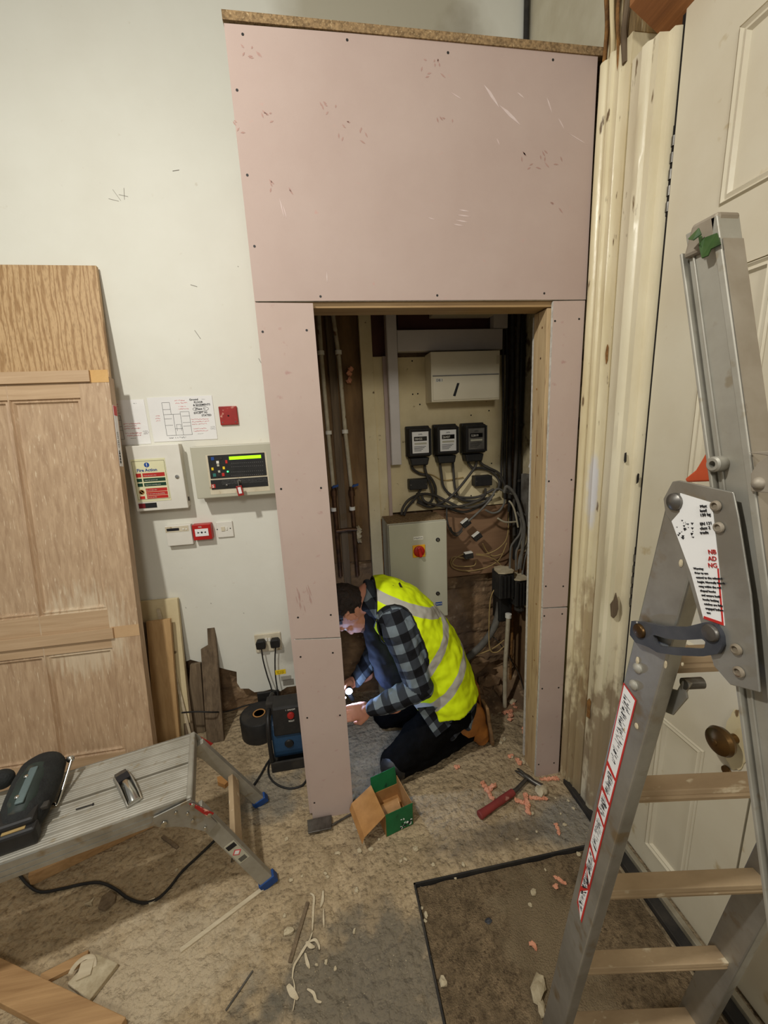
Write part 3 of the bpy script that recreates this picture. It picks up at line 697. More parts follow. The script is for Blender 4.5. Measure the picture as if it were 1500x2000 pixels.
for px, py, lb in [(655, 950, 'small blue lever valve on the left pipe'), (694, 948, 'small blue lever valve on the right pipe')]:
    c = onY(px, py, 2.07); b = MB(); b.obox(c, (.016, 0, .004), (0, .004, 0), (0, 0, .006)); b.cyl((c.x - .006, 2.06, c.z), (c.x - .006, 2.083, c.z), .006)
    tag(b.build('valve_lever', M_blue, bevel=.001), lb, 'valve')
c = onY(688, 1035, 2.07); b = MB(); b.tube([(.055, 2.075, c.z), (.115, 2.072, c.z + .004), (.165, 2.072, c.z)], .010, 10)
tag(b.build('copper_cross_pipe', M_copper, smooth=True), 'short tarnished copper pipe joining the two pipes low down', 'pipe')
for px, py, s_, lb in [(682, 735, .028, 'crumpled pink insulation stuck to the recess by the right pipe'), (700, 1045, .034, 'grubby lump of filler at the foot of the right pipe')]:
    c = onY(px, py, 2.12); b = MB()
    for k in range(6): b.rock((c.x + random.uniform(-.3, .3) * s_, 2.118 + random.uniform(-.01, .01), c.z + random.uniform(-1.4, 1) * s_), s_ * random.uniform(.35, .6), 1.0, k, .5)
    tag(b.build('insulation_scrap', M_foam if s_ < .03 else M_stone), lb, 'debris')

# cables
def cable(pts, r, mat, label, group=None, name='cable', n=8, y=None):
    b = MB(); b.tube([onY(p[0], p[1], p[2]) for p in pts], r, n, smooth=5)
    return tag(b.build(name, mat, smooth=True), label, 'cable', group)
G = 'dark meter tail cables'
tails = [
 ([(804, 901, 2.09), (806, 915, 2.09), (820, 925, 2.10), (838, 930, 2.09), (850, 950, 2.09), (853, 975, 2.09), (870, 990, 2.085), (905, 1000, 2.08), (935, 990, 2.06), (960, 975, 2.03)], 'dark tail looping from the left side of the leftmost meter'),
 ([(829, 900, 2.09), (830, 915, 2.09), (836, 935, 2.085), (845, 960, 2.08), (843, 978, 2.08), (830, 984, 2.08), (818, 975, 2.08), (815, 963, 2.09)], 'dark tail from the leftmost meter curling into the left connector block'),
 ([(858, 897, 2.09), (862, 925, 2.09), (866, 950, 2.09), (880, 966, 2.09), (905, 972, 2.08), (935, 970, 2.07), (965, 955, 2.05)], 'dark tail dropping from the left of the middle meter'),
 ([(884, 897, 2.09), (886, 925, 2.09), (889, 955, 2.09), (900, 975, 2.08), (930, 978, 2.07), (955, 972, 2.05)], 'dark tail dropping from the right of the middle meter'),
 ([(913, 893, 2.09), (915, 905, 2.09), (925, 915, 2.09), (938, 914, 2.09), (960, 920, 2.09), (975, 940, 2.08), (972, 958, 2.06)], 'dark tail from the left of the rightmost meter passing over the connector block'),
 ([(930, 893, 2.085), (929, 910, 2.08), (915, 930, 2.08), (895, 955, 2.075), (875, 975, 2.075), (855, 985, 2.07), (838, 990, 2.07), (815, 980, 2.07)], 'dark tail sweeping down left from the rightmost meter'),
 ([(938, 893, 2.09), (940, 905, 2.09), (955, 914, 2.08), (975, 925, 2.08), (985, 945, 2.08), (990, 960, 2.07)], 'dark tail from the right of the rightmost meter into the cable bunch'),
 ([(784, 1006, 2.03), (788, 990, 2.05), (800, 975, 2.06), (825, 965, 2.07), (850, 968, 2.07), (875, 980, 2.06), (905, 992, 2.05), (940, 985, 2.03), (965, 965, 2.02)], 'dark cable rising from the enclosure top and running right'),
 ([(789, 1007, 2.02), (795, 992, 2.04), (812, 972, 2.05), (822, 955, 2.09)], 'dark cable from the enclosure top to the left connector block'),
 ([(823, 963, 2.08), (828, 978, 2.06), (845, 985, 2.05), (880, 990, 2.05), (915, 985, 2.04), (945, 970, 2.04), (948, 955, 2.08)], 'dark cable linking the two connector blocks'),
]
for pts, lb in tails: cable(pts, .0072, M_cableb, lb, G)
cable([(806, 917, 2.10), (822, 922, 2.10), (845, 928, 2.11), (865, 938, 2.11), (890, 935, 2.11), (905, 932, 2.11)], .0028, M_cabley, 'thin pale cable strung below the meters')
G = 'grey cables on the right of the cupboard'
greys = [
 ([(1000, 965, 2.0), (985, 960, 2.0), (970, 955, 2.0), (958, 975, 2.0), (940, 995, 2.0), (915, 1018, 2.02)], 'grey cable descending left to the upper junction clip'),
 ([(985, 962, 1.98), (990, 950, 1.97), (1005, 965, 1.96), (1015, 990, 1.95), (1020, 1010, 1.94), (1024, 1030, 1.93), (1022, 1060, 1.92), (1018, 1090, 1.91), (1016, 1110, 1.90)], 'thick grey cable arching over and down to the fuse carriers'),
 ([(986, 975, 2.0), (984, 985, 2.0), (975, 998, 2.0), (962, 1002, 2.0), (948, 996, 2.0)], 'grey cable forming a short loop below the connector block'),
 ([(1012, 985, 1.98), (1018, 1010, 1.97), (1016, 1040, 1.96), (1004, 1058, 1.95), (998, 1070, 1.94), (996, 1100, 1.92), (996, 1118, 1.9)], 'grey cable bending left above the fuse carriers'),
 ([(1020, 1002, 1.96), (1034, 1015, 1.96), (1040, 1045, 1.95), (1030, 1075, 1.93), (1024, 1095, 1.92), (1020, 1122, 1.9)], 'grey cable bowing furthest right beside the stud'),
 ([(1010, 1000, 1.98), (1022, 1020, 1.97), (1032, 1050, 1.95), (1026, 1070, 1.93), (1016, 1085, 1.92), (1012, 1112, 1.9)], 'grey cable in the middle of the hanging bunch'),
 ([(1016, 1012, 1.95), (1020, 1040, 1.94), (1014, 1064, 1.93), (1008, 1080, 1.92), (1008, 1114, 1.9)], 'grey cable close behind the thick arching cable'),
 ([(1030, 1010, 1.95), (1038, 1030, 1.95), (1038, 1060, 1.94), (1030, 1100, 1.93), (1026, 1130, 1.92)], 'thin grey cable dropping past the fuse carriers'),
]
for i, (pts, lb) in enumerate(greys): cable(pts, .0085 if i == 1 else .0056, M_cableg, lb, G)
for pts, lb, r in [([(994, 978, 2.0), (1000, 985, 1.99), (1006, 1000, 1.98), (1012, 1030, 1.97)], 'short pale conduit end among the cables', .005), ([(972, 1012, 2.0), (982, 1018, 2.0), (992, 1020, 2.0), (1008, 1019, 2.0)], 'short pale horizontal cable stub', .005)]:
    cable(pts, r, M_copperp, lb)
Yg = 'tan cables coiled on the plywood'
yels = [
 ([(930, 1082, 2.05), (950, 1082, 2.06), (972, 1072, 2.06), (988, 1055, 2.06), (993, 1030, 2.06), (993, 1000, 2.06)], 'tan cable curving up from the lower junction clip'),
 ([(905, 1082, 2.05), (890, 1090, 2.06), (884, 1100, 2.06), (895, 1106, 2.06), (925, 1105, 2.06), (930, 1094, 2.06)], 'tan cable loop left of the lower junction clip'),
 ([(914, 1116, 2.08), (945, 1110, 2.07), (968, 1099, 2.07), (980, 1085, 2.06), (990, 1060, 2.06)], 'tan cable sweeping across the plywood low down'),
 ([(930, 1084, 2.05), (950, 1086, 2.05), (968, 1094, 2.05), (980, 1106, 2.04)], 'tan cable running down right to the fuse carriers'),
 ([(943, 1062, 2.05), (952, 1078, 2.07), (965, 1086, 2.07), (985, 1080, 2.07)], 'thin tan cable hanging from the middle junction clip'),
 ([(915, 1092, 2.06), (885, 1088, 2.07), (882, 1105, 2.08), (900, 1114, 2.08), (930, 1115, 2.08)], 'outermost tan cable loop on the plywood'),
]
for pts, lb in yels: cable(pts, .0028, M_cabley, lb, Yg)
cable([(880, 1030, 2.05), (885, 1040, 2.05), (895, 1040, 2.05), (905, 1028, 2.05)], .004, M_cableb, 'dark cable dipping left of the upper junction clip')
cable([(873, 985, 2.06), (873, 1015, 2.05), (880, 1036, 2.04), (892, 1046, 2.04), (903, 1036, 2.04)], .005, M_cableb, 'dark cable dropping beside the enclosure corner')
def clipbox(px, py, ang, label):
    c = onY(px, py, 2.04); a = math.radians(ang); ux = Vector((math.cos(a), 0, math.sin(a))); uz = Vector((-math.sin(a), 0, math.cos(a)))
    b = MB(); b.obox(c, ux * .024, (0, .016, 0), uz * .015); o = tag(b.build('junction_clip', M_blackd, bevel=.002), label, 'cable connector')
    b = MB(); b.obox(c + uz * .018, ux * .022, (0, .014, 0), uz * .0025); b.build('terminal_cap', M_white, o, bevel=.001)
    b = MB()
    for k in (-1, 0, 1): b.cyl(c + ux * .012 * k + Vector((0, -.015, 0)), c + ux * .012 * k + Vector((0, -.021, 0)), .004, n=10)
    b.build('terminal_screw', M_steel, o)
clipbox(910, 1022, 35, 'black cable connector with a white cap, highest on the plywood')
clipbox(932, 1048, 35, 'black cable connector in the middle of the plywood')
clipbox(915, 1085, 5, 'black cable connector inside the tan cable coil')
# tall dark conduit bunch in the corner
G = 'dark conduits rising in the corner of the cupboard'
for i, (x, y, r, z0) in enumerate([(1.072, 2.06, .020, .80), (1.030, 2.07, .011, 1.0), (1.008, 2.085, .008, 1.15), (1.045, 2.035, .009, .95), (.992, 2.09, .006, 1.2)]):
    b = MB(); b.tube([(x + .004 * math.sin(k * 1.7 + i), y, z0 + (2.6 - z0) * k / 8) for k in range(9)], r, 12, smooth=3)
    o = tag(b.build('conduit', [M_black, M_blackd, M_blackd, M_cableb, M_cableb][i], smooth=True),
        ['thickest black conduit in the right corner of the cupboard', 'dark conduit just left of the thickest one', 'thin dark conduit nearest the meter board', 'dark conduit in front of the thick corner one', 'slimmest dark cable right beside the meter board'][i], 'pipe', G)
    if i == 0:
        for z in (1.25, 1.55, 1.9): s = MB(); s.lathe((x, y, z), (0, 0, 1), [(0, .022), (.001, .025), (.014, .025), (.015, .022)], 16); s.build('pipe_clip', M_blackd, o, smooth=True)
# old fuse carriers, cracked, dusty tops
for i, (px0, px1, pt, pb, y, lb) in enumerate([(976, 1004, 1122, 1175, 1.86, 'larger dusty black fuse carrier on the left'), (1008, 1030, 1135, 1190, 1.84, 'smaller broken black fuse carrier on the right')]):
    a = onY(px0, pt, y); c = onY(px1, pb, y)
    t = thing('fuse_carrier', lb, 'fuse holder', ((a.x + c.x) / 2, y + .05, c.z))
    b = MB(); b.box(a.x, c.x, y, y + .10, c.z + .02, a.z); b.build('body', M_blackd, t, bevel=.006)
    b = MB()
    for k in range(4):
        xx = a.x + (c.x - a.x) * (k + .5) / 4; b.tube([(xx, y - .004, a.z - .01), (xx, y - .006, c.z + .03)], .006, 8)
    b.build('rib', M_black, t, smooth=True)
    b = MB(); n = 10; ring = [(a.x - .006 + (c.x - a.x + .012) * q[0], y - .01 + .115 * q[1], a.z + .002) for q in [(0, .1), (.3, 0), (.8, .02), (1, .25), (.97, .8), (.6, 1), (.2, .95), (.02, .6)]]
    b.prism(ring, (0, 0, .006)); b.build('dusty_top', M_stone, t, bevel=.001)
    b = MB()
    for k in range(7): b.rock((c.x - .01 + random.uniform(-.01, .012), y + .01, c.z + .01 + k * .014), .010, .9, k + i * 10, .6)
    b.build('broken_edge', M_stone if i else M_blackd, t)
    if i:
        b = MB(); b.lathe((c.x - .03, y + .03, c.z + .03), (0, 0, -1), [(0, .022), (.02, .026), (.04, .028), (.05, .018), (.06, .01)], 12); b.build('cracked_base', M_blackd, t)
b = MB(); a = onY(990, 1178, 1.9); b.box(.90, .975, 1.90, 1.99, .50, .76)
tag(b.build('service_head', M_black, bevel=.008), 'black service head below the two fuse carriers', 'electrical box')
b = MB(); b.tube([onY(993, 1200, 1.87), onY(991, 1240, 1.86), onY(987, 1300, 1.85), onY(986, 1380, 1.84)], .012, 12, smooth=4)
o = tag(b.build('white_conduit', M_copperp, smooth=True), 'thin off-white conduit standing from the floor up to the fuse carriers', 'pipe')
s = MB(); c = onY(993, 1203, 1.87); s.lathe((c.x, 1.87, c.z - .01), (0, 0, 1), [(0, .014), (.001, .017), (.022, .017), (.023, .014)], 16); s.build('collar', M_white, o, smooth=True)
cable([(978, 1160, 1.93), (975, 1190, 1.93), (965, 1225, 1.94), (945, 1255, 1.95), (925, 1275, 1.96), (905, 1292, 1.97), (890, 1310, 1.97)], .019, M_cableg, 'thick grey armoured cable curving down behind the worker', n=14)
for pts, lb in [([(970, 1145, 1.93), (958, 1170, 1.93), (955, 1230, 1.93), (957, 1268, 1.92), (970, 1274, 1.92), (985, 1262, 1.92)], 'thin pale cable looping down left of the white conduit'),
                ([(985, 1250, 1.93), (965, 1265, 1.94), (945, 1274, 1.95), (925, 1280, 1.95)], 'thin pale cable lying slack behind the white conduit'),
                ([(955, 1240, 1.95), (975, 1255, 1.94), (1010, 1310, 1.92), (1024, 1350, 1.9), (1030, 1375, 1.88)], 'thin dark cable trailing towards the right-hand stud')]:
    cable(pts, .0032, M_cabley if 'pale' in lb else M_cableb, lb)
for x, lb in [(1.02, 'rusty thin pipe standing in the cupboard corner')]:
    b = MB(); b.tube([(x, 1.99, .02), (x + .004, 1.99, .35), (x, 1.99, .72)], .008, 10); tag(b.build('rusty_pipe', M_bare, smooth=True), lb, 'pipe')
bx_('brown_board', 1.062, 1.098, 1.62, 2.10, .02, .86, M_brown, 'brown panel on the lower right wall of the cupboard', 'panel')
bx_('old_box', 1.070, 1.098, 1.70, 2.02, 1.02, 1.30, pm('grey_paint_box', (120, 116, 108), (78, 72, 64), scale=14), 'grimy grey metal box on the right wall of the cupboard', 'electrical box', .004)
P = [onX(1032, 912, 1.06), onX(1045, 862, 1.06), onX(1052, 840, 1.06), onX(1058, 935, 1.06)]
b = MB(); b.prism(P, (.0015, .001, 0)); tag(b.build('hanging_card', M_paper), 'white card hanging at an angle on the right wall of the cupboard', 'card')
# dark clutter behind the worker
for k, (px, py, y, r) in enumerate([(935, 1300, 1.97, .05), (915, 1325, 1.98, .06), (955, 1330, 1.98, .05), (970, 1360, 1.96, .04), (935, 1350, 1.96, .05), (905, 1290, 2.0, .05)]):
    b = MB(); c = onY(px, py, y); b.rock((c.x, c.y, max(0, c.z - r)), r, .9, k + 40, .5)
    tag(b.build('rubble_lump', M_masonry), 'dark lump of rubble heaped behind the worker', 'rubble', 'rubble heap behind the worker')
b = MB()
vs = []; fs = []; n = 24
for j in range(n + 1):
    for i in range(n + 1):
        x = .55 + .55 * i / n; y = 1.80 + .33 * j / n
        h = max(0, (y - 1.82) / .3) * .20 * (0.6 + .6 * noise.noise(Vector((x * 9, y * 9, 0)))) + .008 * noise.noise(Vector((x * 40, y * 40, 0)))
        vs.append((x, y, h))
for j in range(n):
    for i in range(n):
        a = j * (n + 1) + i; fs.append((a, a + 1, a + n + 2, a + n + 1))
b.add(vs, fs); tag(b.build('rubble_bank', M_masonry, smooth=True, recalc=False), 'bank of loose earth and dust along the back of the cupboard floor', 'rubble', kind='stuff')

# ------------------------------------------------------------------ on the white wall
YW = 2.1
def rect(parent, name, px0, py0, px1, py1, y, th, mat, bevel=0.0, label=None):
    a = onY(px0, py0, y); c = onY(px1, py1, y); b = MB(); b.box(min(a.x, c.x), max(a.x, c.x), y, y + th, min(a.z, c.z), max(a.z, c.z))
    o = b.build(name, mat, parent, bevel=bevel)
    if label: o['label'] = label
    return o
def strokes(parent, name, segs, y, mat, wd=.0009):
    """thin pen strokes between (x,z) points on a plane facing the viewer"""
    b = MB()
    for (x0, z0, x1, z1) in segs:
        d = Vector((x1 - x0, 0, z1 - z0)); L = d.length
        if L < 1e-5: continue
        d /= L; n = Vector((-d.z, 0, d.x)) * wd / 2
        p, q = Vector((x0, y, z0)), Vector((x1, y, z1))
        b.prism([p - n, q - n, q + n, p + n], (0, -.0003, 0))
    return b.build(name, mat, parent, recalc=False)
def scrawl(rnd, x, z, wd, h, nl=1, gap=None):
    segs = []; gap = gap or h * 1.7
    for l in range(nl):
        cx = x + rnd.uniform(0, .004); zz = z - l * gap; end = x + wd * rnd.uniform(.75, 1.0); px_, pz_ = cx, zz
        while cx < end:
            nx_ = cx + h * rnd.uniform(.25, .5); nz_ = zz + h * rnd.uniform(-.5, .5)
            if rnd.random() > .15: segs.append((px_, pz_, nx_, nz_))
            px_, pz_ = nx_, nz_; cx = nx_
    return segs
def plan(t, x0, z1, wd, ht, seed, full=True):
    """hand-annotated floor plan print; x0,z1 = its top left corner"""
    r = random.Random(seed); y = YW - .0032
    bx0 = x0 + .062; w_ = .040; segs = []
    def rc(a, b_, c_, d_): segs.extend([(a, b_, c_, b_), (c_, b_, c_, d_), (c_, d_, a, d_), (a, d_, a, b_)])
    zt_ = z1 - .025; zb_ = z1 - .178
    rc(bx0, zt_, bx0 + .034, zt_ - .055); rc(bx0, zt_ - .055, bx0 + .042, zb_)
    rc(bx0 + .042, zt_ - .055, bx0 + .075, zb_ + .03); rc(bx0 + .075, zt_ - .045, bx0 + .115, zb_)
    for k in (.032, .075, .105): segs.append((bx0, zt_ - k, bx0 + .034, zt_ - k))
    for k in (.065, .095, .112): segs.append((bx0 + .08, zt_ - k, bx0 + .115, zt_ - k))
    segs += [(bx0, zb_, bx0 + .115, zb_), (bx0 + .05, zb_ + .05, bx0 + .07, zb_ + .05), (bx0 + .05, zb_ + .05, bx0 + .05, zb_ + .02), (bx0 + .07, zb_ + .05, bx0 + .07, zb_ + .02)]
    strokes(t, 'floor_plan_lines', segs, y, M_ink, .0012)
    red = []
    for (a, b_, c_, n_) in [(.118, .018, .06, 2), (.130, .046, .05, 2), (.022, .085, .026, 3), (.182, .108, .08, 3), (.182, .152, .075, 2)]: red += scrawl(r, x0 + a, z1 - b_, c_, .0052, n_, .011)
    strokes(t, 'red_handwriting', red, y, M_redink, .0012)
    g = []
    for (a, b_, c_, n_) in [(.262, .145, .026, 3), (.20, .176, .035, 1), (.238, .016, .02, 1)]: g += scrawl(r, x0 + a, z1 - b_, c_, .003, n_, .006)
    strokes(t, 'small_print', g, y, M_greyink, .0009)
a = onY(287, 777, YW)
pr = thing('floor_plan_sheet', 'laminated floor plan sheet with black and red handwriting, right of the two', 'paper', (a.x + .148, YW, a.z - .21), 'floor plan sheets')
b = MB(); b.box(a.x, a.x + .290, YW - .003, YW - .0005, a.z - .205, a.z); b.build('sheet', M_lam, pr)
plan(pr, a.x, a.z, .29, .205, 4)
for i, (s, dx, dz) in enumerate([('Ground', .186, .020), ('FLOOR', .205, .033), ('& BASEMENTS', .200, .046), ('(Phase 1)', .206, .064), ('EXCEPT AS', .198, .082), ('STATED', .232, .095)]):
    text(s, .0125, (a.x + dx, YW - .0034, a.z - dz), (1, 0, .02), (0, 0, 1), M_ink, pr, 'black_handwriting', bold=.0002)
ov = []
for k in range(20):
    a0, a1 = 2 * math.pi * k / 20, 2 * math.pi * (k + 1) / 20
    ov.append((a.x + .232 + .036 * math.cos(a0), a.z - .060 + .011 * math.sin(a0), a.x + .232 + .036 * math.cos(a1), a.z - .060 + .011 * math.sin(a1)))
ov += scrawl(random.Random(9), a.x + .060, a.z - .190, .10, .007)
strokes(pr, 'black_pen_marks', ov, YW - .0032, M_ink, .0014)
a = onY(281, 780, YW)
pq = thing('floor_plan_sheet', 'floor plan sheet half hidden behind the oak doors, left of the two', 'paper', (a.x - .148, YW, a.z - .21), 'floor plan sheets')
b = MB(); b.box(a.x - .290, a.x, YW - .002, YW - .0005, a.z - .205, a.z); b.build('sheet', M_paper, pq)
plan(pq, a.x - .290, a.z, .29, .205, 6)
# red plate
rp_ = rect(None, 'fire_alarm_sounder_plate', 426, 794, 466, 829, 2.088, .012, M_redworn, .003); tag(rp_, 'scuffed square red plate on the wall beside the floor plan', 'alarm plate')
c = onY(446, 812, 2.088); s = MB(); s.lathe((c.x, 2.0875, c.z), (0, 1, 0), [(-.001, .004), (0, .004), (.001, .0005)], 10); s.build('centre_hole', M_crack, rp_)
for dx in (-.03, .03): s = MB(); s.lathe((c.x + dx, 2.0875, c.z - .03), (0, 1, 0), [(-.001, .003), (0, .003), (.001, .0005)], 10); s.build('screw', M_steel, rp_)
# white cabinet with the fire action sign
a = onY(244, 872, 2.035); c = onY(368, 992, 2.035)
cb = thing('wall_cabinet', 'white metal wall cabinet carrying the fire action notice', 'cabinet', ((a.x + c.x) / 2, YW, c.z))
b = MB(); b.box(a.x + .004, c.x - .006, 2.054, 2.0995, c.z + .002, a.z - .002); b.build('body', M_white, cb, bevel=.002)
b = MB(); b.box(a.x, c.x, 2.035, 2.0525, c.z, a.z); b.build('door', M_white, cb, bevel=.003)
k = onY(346, 931, 2.034); s = MB(); s.lathe((k.x, 2.035, k.z), (0, -1, 0), [(0, .010), (.004, .009), (.005, .005), (.005, .0005)], 18); s.build('lock', M_chrome, cb, smooth=True)
s = MB(); s.tube([(c.x - .003, 2.07, c.z + .03), (c.x - .003, 2.07, c.z + .05)], .004); s.build('hinge', M_steel, cb)
YS = 2.0335
a = onY(252, 898, YS); c = onY(326, 977, YS)
sg = thing('fire_action_sign', 'cream fire action notice with red and dark green panels stuck on the white cabinet', 'sign', ((a.x + c.x) / 2, 2.034, c.z))
sw, sh = .150, a.z - c.z; sx = a.x + .004
b = MB(); b.box(sx, sx + sw, YS, 2.0347, c.z, a.z); b.build('sheet', M_labelcream, sg)
def sr(nm, fx0, fz0, fx1, fz1, mat, yy=YS - .0006):
    b = MB(); b.box(sx + sw * fx0, sx + sw * fx1, yy, YS, a.z - sh * fz1, a.z - sh * fz0); return b.build(nm, mat, sg)
fr = []
for q in ((.03, .05, .97, .05), (.97, .05, .97, .95), (.97, .95, .03, .95), (.03, .95, .03, .05)): fr.append((sx + sw * q[0], a.z - sh * q[1], sx + sw * q[2], a.z - sh * q[3]))
strokes(sg, 'border', fr, YS - .0002, M_ink, .0012)
s = MB(); s.lathe((sx + sw * .45, YS, a.z - sh * .14), (0, -1, 0), [(0, .0115), (.0006, .0115), (.0007, .0005)], 24); s.build('blue_symbol', M_labelblue, sg)
s = MB(); s.box(sx + sw * .45 - .0016, sx + sw * .45 + .0016, YS - .0013, YS - .0007, a.z - sh * .14 - .003, a.z - sh * .14 + .008); s.box(sx + sw * .45 - .0016, sx + sw * .45 + .0016, YS - .0013, YS - .0007, a.z - sh * .14 - .0075, a.z - sh * .14 - .005); s.build('exclamation_mark', M_white, sg)
text('Fire Action', .0195, (sx + sw * .14, YS - .0008, a.z - sh * .29), (1, 0, 0), (0, 0, 1), M_labelblue, sg, bold=.0003)
rw = [(.33, .42, M_labelred, 'If you discover a fire'), (.45, .53, M_labelgreen, 'Leave by nearest exit'), (.56, .64, M_labelgreen, 'Report to assembly point'), (.69, .765, M_labelred, 'Do not take risks'), (.775, .855, M_labelred, 'Do not return to the building'), (.865, .935, M_labelred, 'Do not use lifts')]
for z0, z1, m, tx in rw:
    sr('coloured_panel', .28 if z0 < .66 else .30, z0, .93, z1, m)
    text(tx, .0066, (sx + sw * .32, YS - .0012, a.z - sh * (z1 - .025)), (1, 0, 0), (0, 0, 1), M_white, sg)
    sr('pictogram', .09, z0, .24, z1, m) if z0 < .66 or z0 > .86 else None
s = MB(); s.lathe((sx + sw * .17, YS, a.z - sh * .77), (0, -1, 0), [(0, .0125), (.0006, .0125), (.0006, .009), (0, .009)], 20); s.obox((sx + sw * .17, YS - .0004, a.z - sh * .77), (.008, 0, -.008), (0, .0003, 0), (.001, 0, .001)); s.build('prohibition_symbol', M_card, sg)
a = onY(270, 984, YS); c = onY(307, 991, YS)
b = MB(); b.box(a.x, c.x, YS, 2.0347, c.z, a.z); o = b.build('warning_sticker', M_ink); tag(o, 'small black and dark red sticker below the fire action notice', 'sticker')
b = MB(); b.box(a.x + .001, a.x + .030, YS - .0006, YS - .0001, c.z + .001, a.z - .001); b.build('red_half', pm('dark_red_print', (120, 20, 30), (100, 16, 26)), o)
# grey fire alarm panel
YP = 1.995
a = onY(370, 873, YP); c = onY(540, 964, YP)
fp = thing('fire_alarm_unit', 'grey fire alarm panel with a lit green display and black keypad', 'alarm panel', ((a.x + c.x) / 2, YW, c.z))
pw_ = .385; zt2, zb2 = a.z, onY(384, 975, YP).z
b = MB(); b.box(a.x - .004, a.x + pw_ + .004, 2.06, 2.0995, zb2 + .004, zt2 - .004); b.build('back_box', M_offw, fp, bevel=.002)
b = MB(); b.box(a.x, a.x + pw_, YP, 2.0585, zb2, zt2); b.build('case', M_greyp, fp, bevel=.004)
rect(fp, 'bezel', 401, 889, 528, 958, YP - .001, .0008, M_offw)
kb = rect(fp, 'keypad_panel', 405, 890, 521, 928, YP - .004, .003, M_black, .001)
kb2 = rect(fp, 'lock_panel', 411, 938, 524, 949, YP - .004, .003, M_black, .001)
rect(fp, 'display', 447, 892, 510, 894.5, YP - .006, .002, M_lcd)
a2 = onY(447, 890, YP); c2 = onY(510, 889, YP)
fp.children[-1]
def btn(px, py, wpx, hpx, mat, nm='button'):
    rect(fp, nm, px - wpx / 2, py - hpx / 2, px + wpx / 2, py + hpx / 2, YP - .0065, .003, mat, .0006)
btn(415, 896, 7, 6, M_labelblue); btn(431, 895, 6, 5, M_blackd); btn(425, 903, 6, 5, M_white); btn(442, 902, 5, 6, M_labelred)
btn(426, 909, 5, 4, M_greyp, 'arrow_button'); btn(415, 916, 5, 5, M_yel, 'arrow_button'); btn(437, 914, 5, 5, M_yel, 'arrow_button'); btn(428, 921, 5, 4, M_greyp, 'arrow_button')
btn(419, 928, 7, 6, pm('teal_key', (50, 120, 110), (40, 104, 96))); btn(427, 928, 6, 6, M_blackd); btn(436, 927, 6, 6, M_labelred)
k = onY(445, 921, YP - .005); s = MB(); s.ell(k - Vector((0, .003, 0)), (.004, .003, .004)); s.build('green_led', M_led, fp)
led = []
for row, (pya, pyb) in enumerate([(905, 902), (912, 909), (922, 919), (929, 926)]):
    for i in range(16):
        px = 452 + i * 4; py = pya + (pyb - pya) * i / 15; q = onY(px, py, YP - .005); led.append((q.x, q.z, q.x + .004, q.z))
strokes(fp, 'indicator_row', led, YP - .0045, M_greyink, .0014)
q = onY(428, 940, YP); sgm = []
for j in range(3): sgm += scrawl(random.Random(j), q.x + .01, q.z - j * .007, .22, .003)
strokes(fp, 'small_print', sgm, YP - .0045, M_greyink, .0008)
q = onY(417, 949.5, YP - .005); b = MB(); b.box(q.x - .009, q.x + .009, YP - .006, YP - .0042, q.z - .009, q.z + .009); b.build('red_logo', M_labelred, fp)
text('S', .019, (q.x - .0055, YP - .0064, q.z - .0065), (1, 0, 0), (0, 0, 1), M_white, fp, bold=.0006)
for px, py, r in [(443, 948, .006), (467, 941, .012)]:
    q = onY(px, py, YP - .005); s = MB(); s.lathe((q.x, YP - .004, q.z), (0, -1, 0), [(0, r), (.003, r * .9), (.004, r * .6), (.004, .0005)], 20); s.build('key_switch', M_steel, fp, smooth=True)
q = onY(467, 941, YP - .012); b = MB(); b.box(q.x - .0015, q.x + .0015, YP - .036, YP - .008, q.z - .008, q.z + .008); b.tube([(q.x, YP - .034, q.z - .006), (q.x + .001, YP - .036, q.z - .018)], .0015)
ky = b.build('key', M_chrome); tag(ky, 'small key with ring standing in the lock of the fire alarm panel', 'key')
b = MB(); b.obox((q.x + .003, YP - .034, q.z - .040), (.0135, 0, .002), (0, .0012, 0), (-.003, 0, .024)); fob = b.build('key_tag', M_redworn, bevel=.003); tag(fob, 'red plastic key tag hanging from the alarm panel key', 'key tag')
b = MB(); b.obox((q.x + .003, YP - .0358, q.z - .038), (.007, 0, .001), (0, .0006, 0), (-.0018, 0, .015)); b.build('tag_window', M_paper, fob)
# controller, call point, switch
YC = 2.072
ct = rect(None, 'heating_controller', 321, 1028, 378, 1063, YC, .0275, M_white, .003); tag(ct, 'white wall controller with a small dark display', 'controller')
rect(ct, 'display_panel', 322, 1030, 369, 1037, YC - .0012, .001, M_offw); rect(ct, 'display', 325, 1033, 350, 1036, YC - .0025, .0012, M_ink)
for px in (358, 364):
    q = onY(px, 1033.5, YC); s = MB(); s.lathe((q.x, YC - .001, q.z), (0, -1, 0), [(0, .005), (.002, .004), (.003, .0005)], 12); s.build('button', M_white, ct, smooth=True)
cp = rect(None, 'fire_call_point', 374, 1026, 415, 1053, YC - .012, .0395, M_red, .003); tag(cp, 'red manual call point between the white controller and the light switch', 'call point')
rect(cp, 'break_panel', 380, 1034, 408, 1046, YC - .0135, .0012, M_paper)
q = onY(394, 1040, YC - .014); s = MB(); s.lathe((q.x, YC - .0136, q.z), (0, -1, 0), [(0, .005), (.0006, .005), (.0006, .0004)], 14)
for sg_ in (-1, 1): s.prism([(q.x + sg_ * .010, YC - .0138, q.z), (q.x + sg_ * .020, YC - .0138, q.z + .005), (q.x + sg_ * .020, YC - .0138, q.z - .005)], (0, -.0005, 0))
s.build('arrows_and_dot', M_ink, cp)
q = onY(391, 1029, YC - .013); text('FIRE', .009, (q.x - .010, YC - .0128, q.z - .004), (1, 0, 0), (0, 0, 1), M_white, cp)
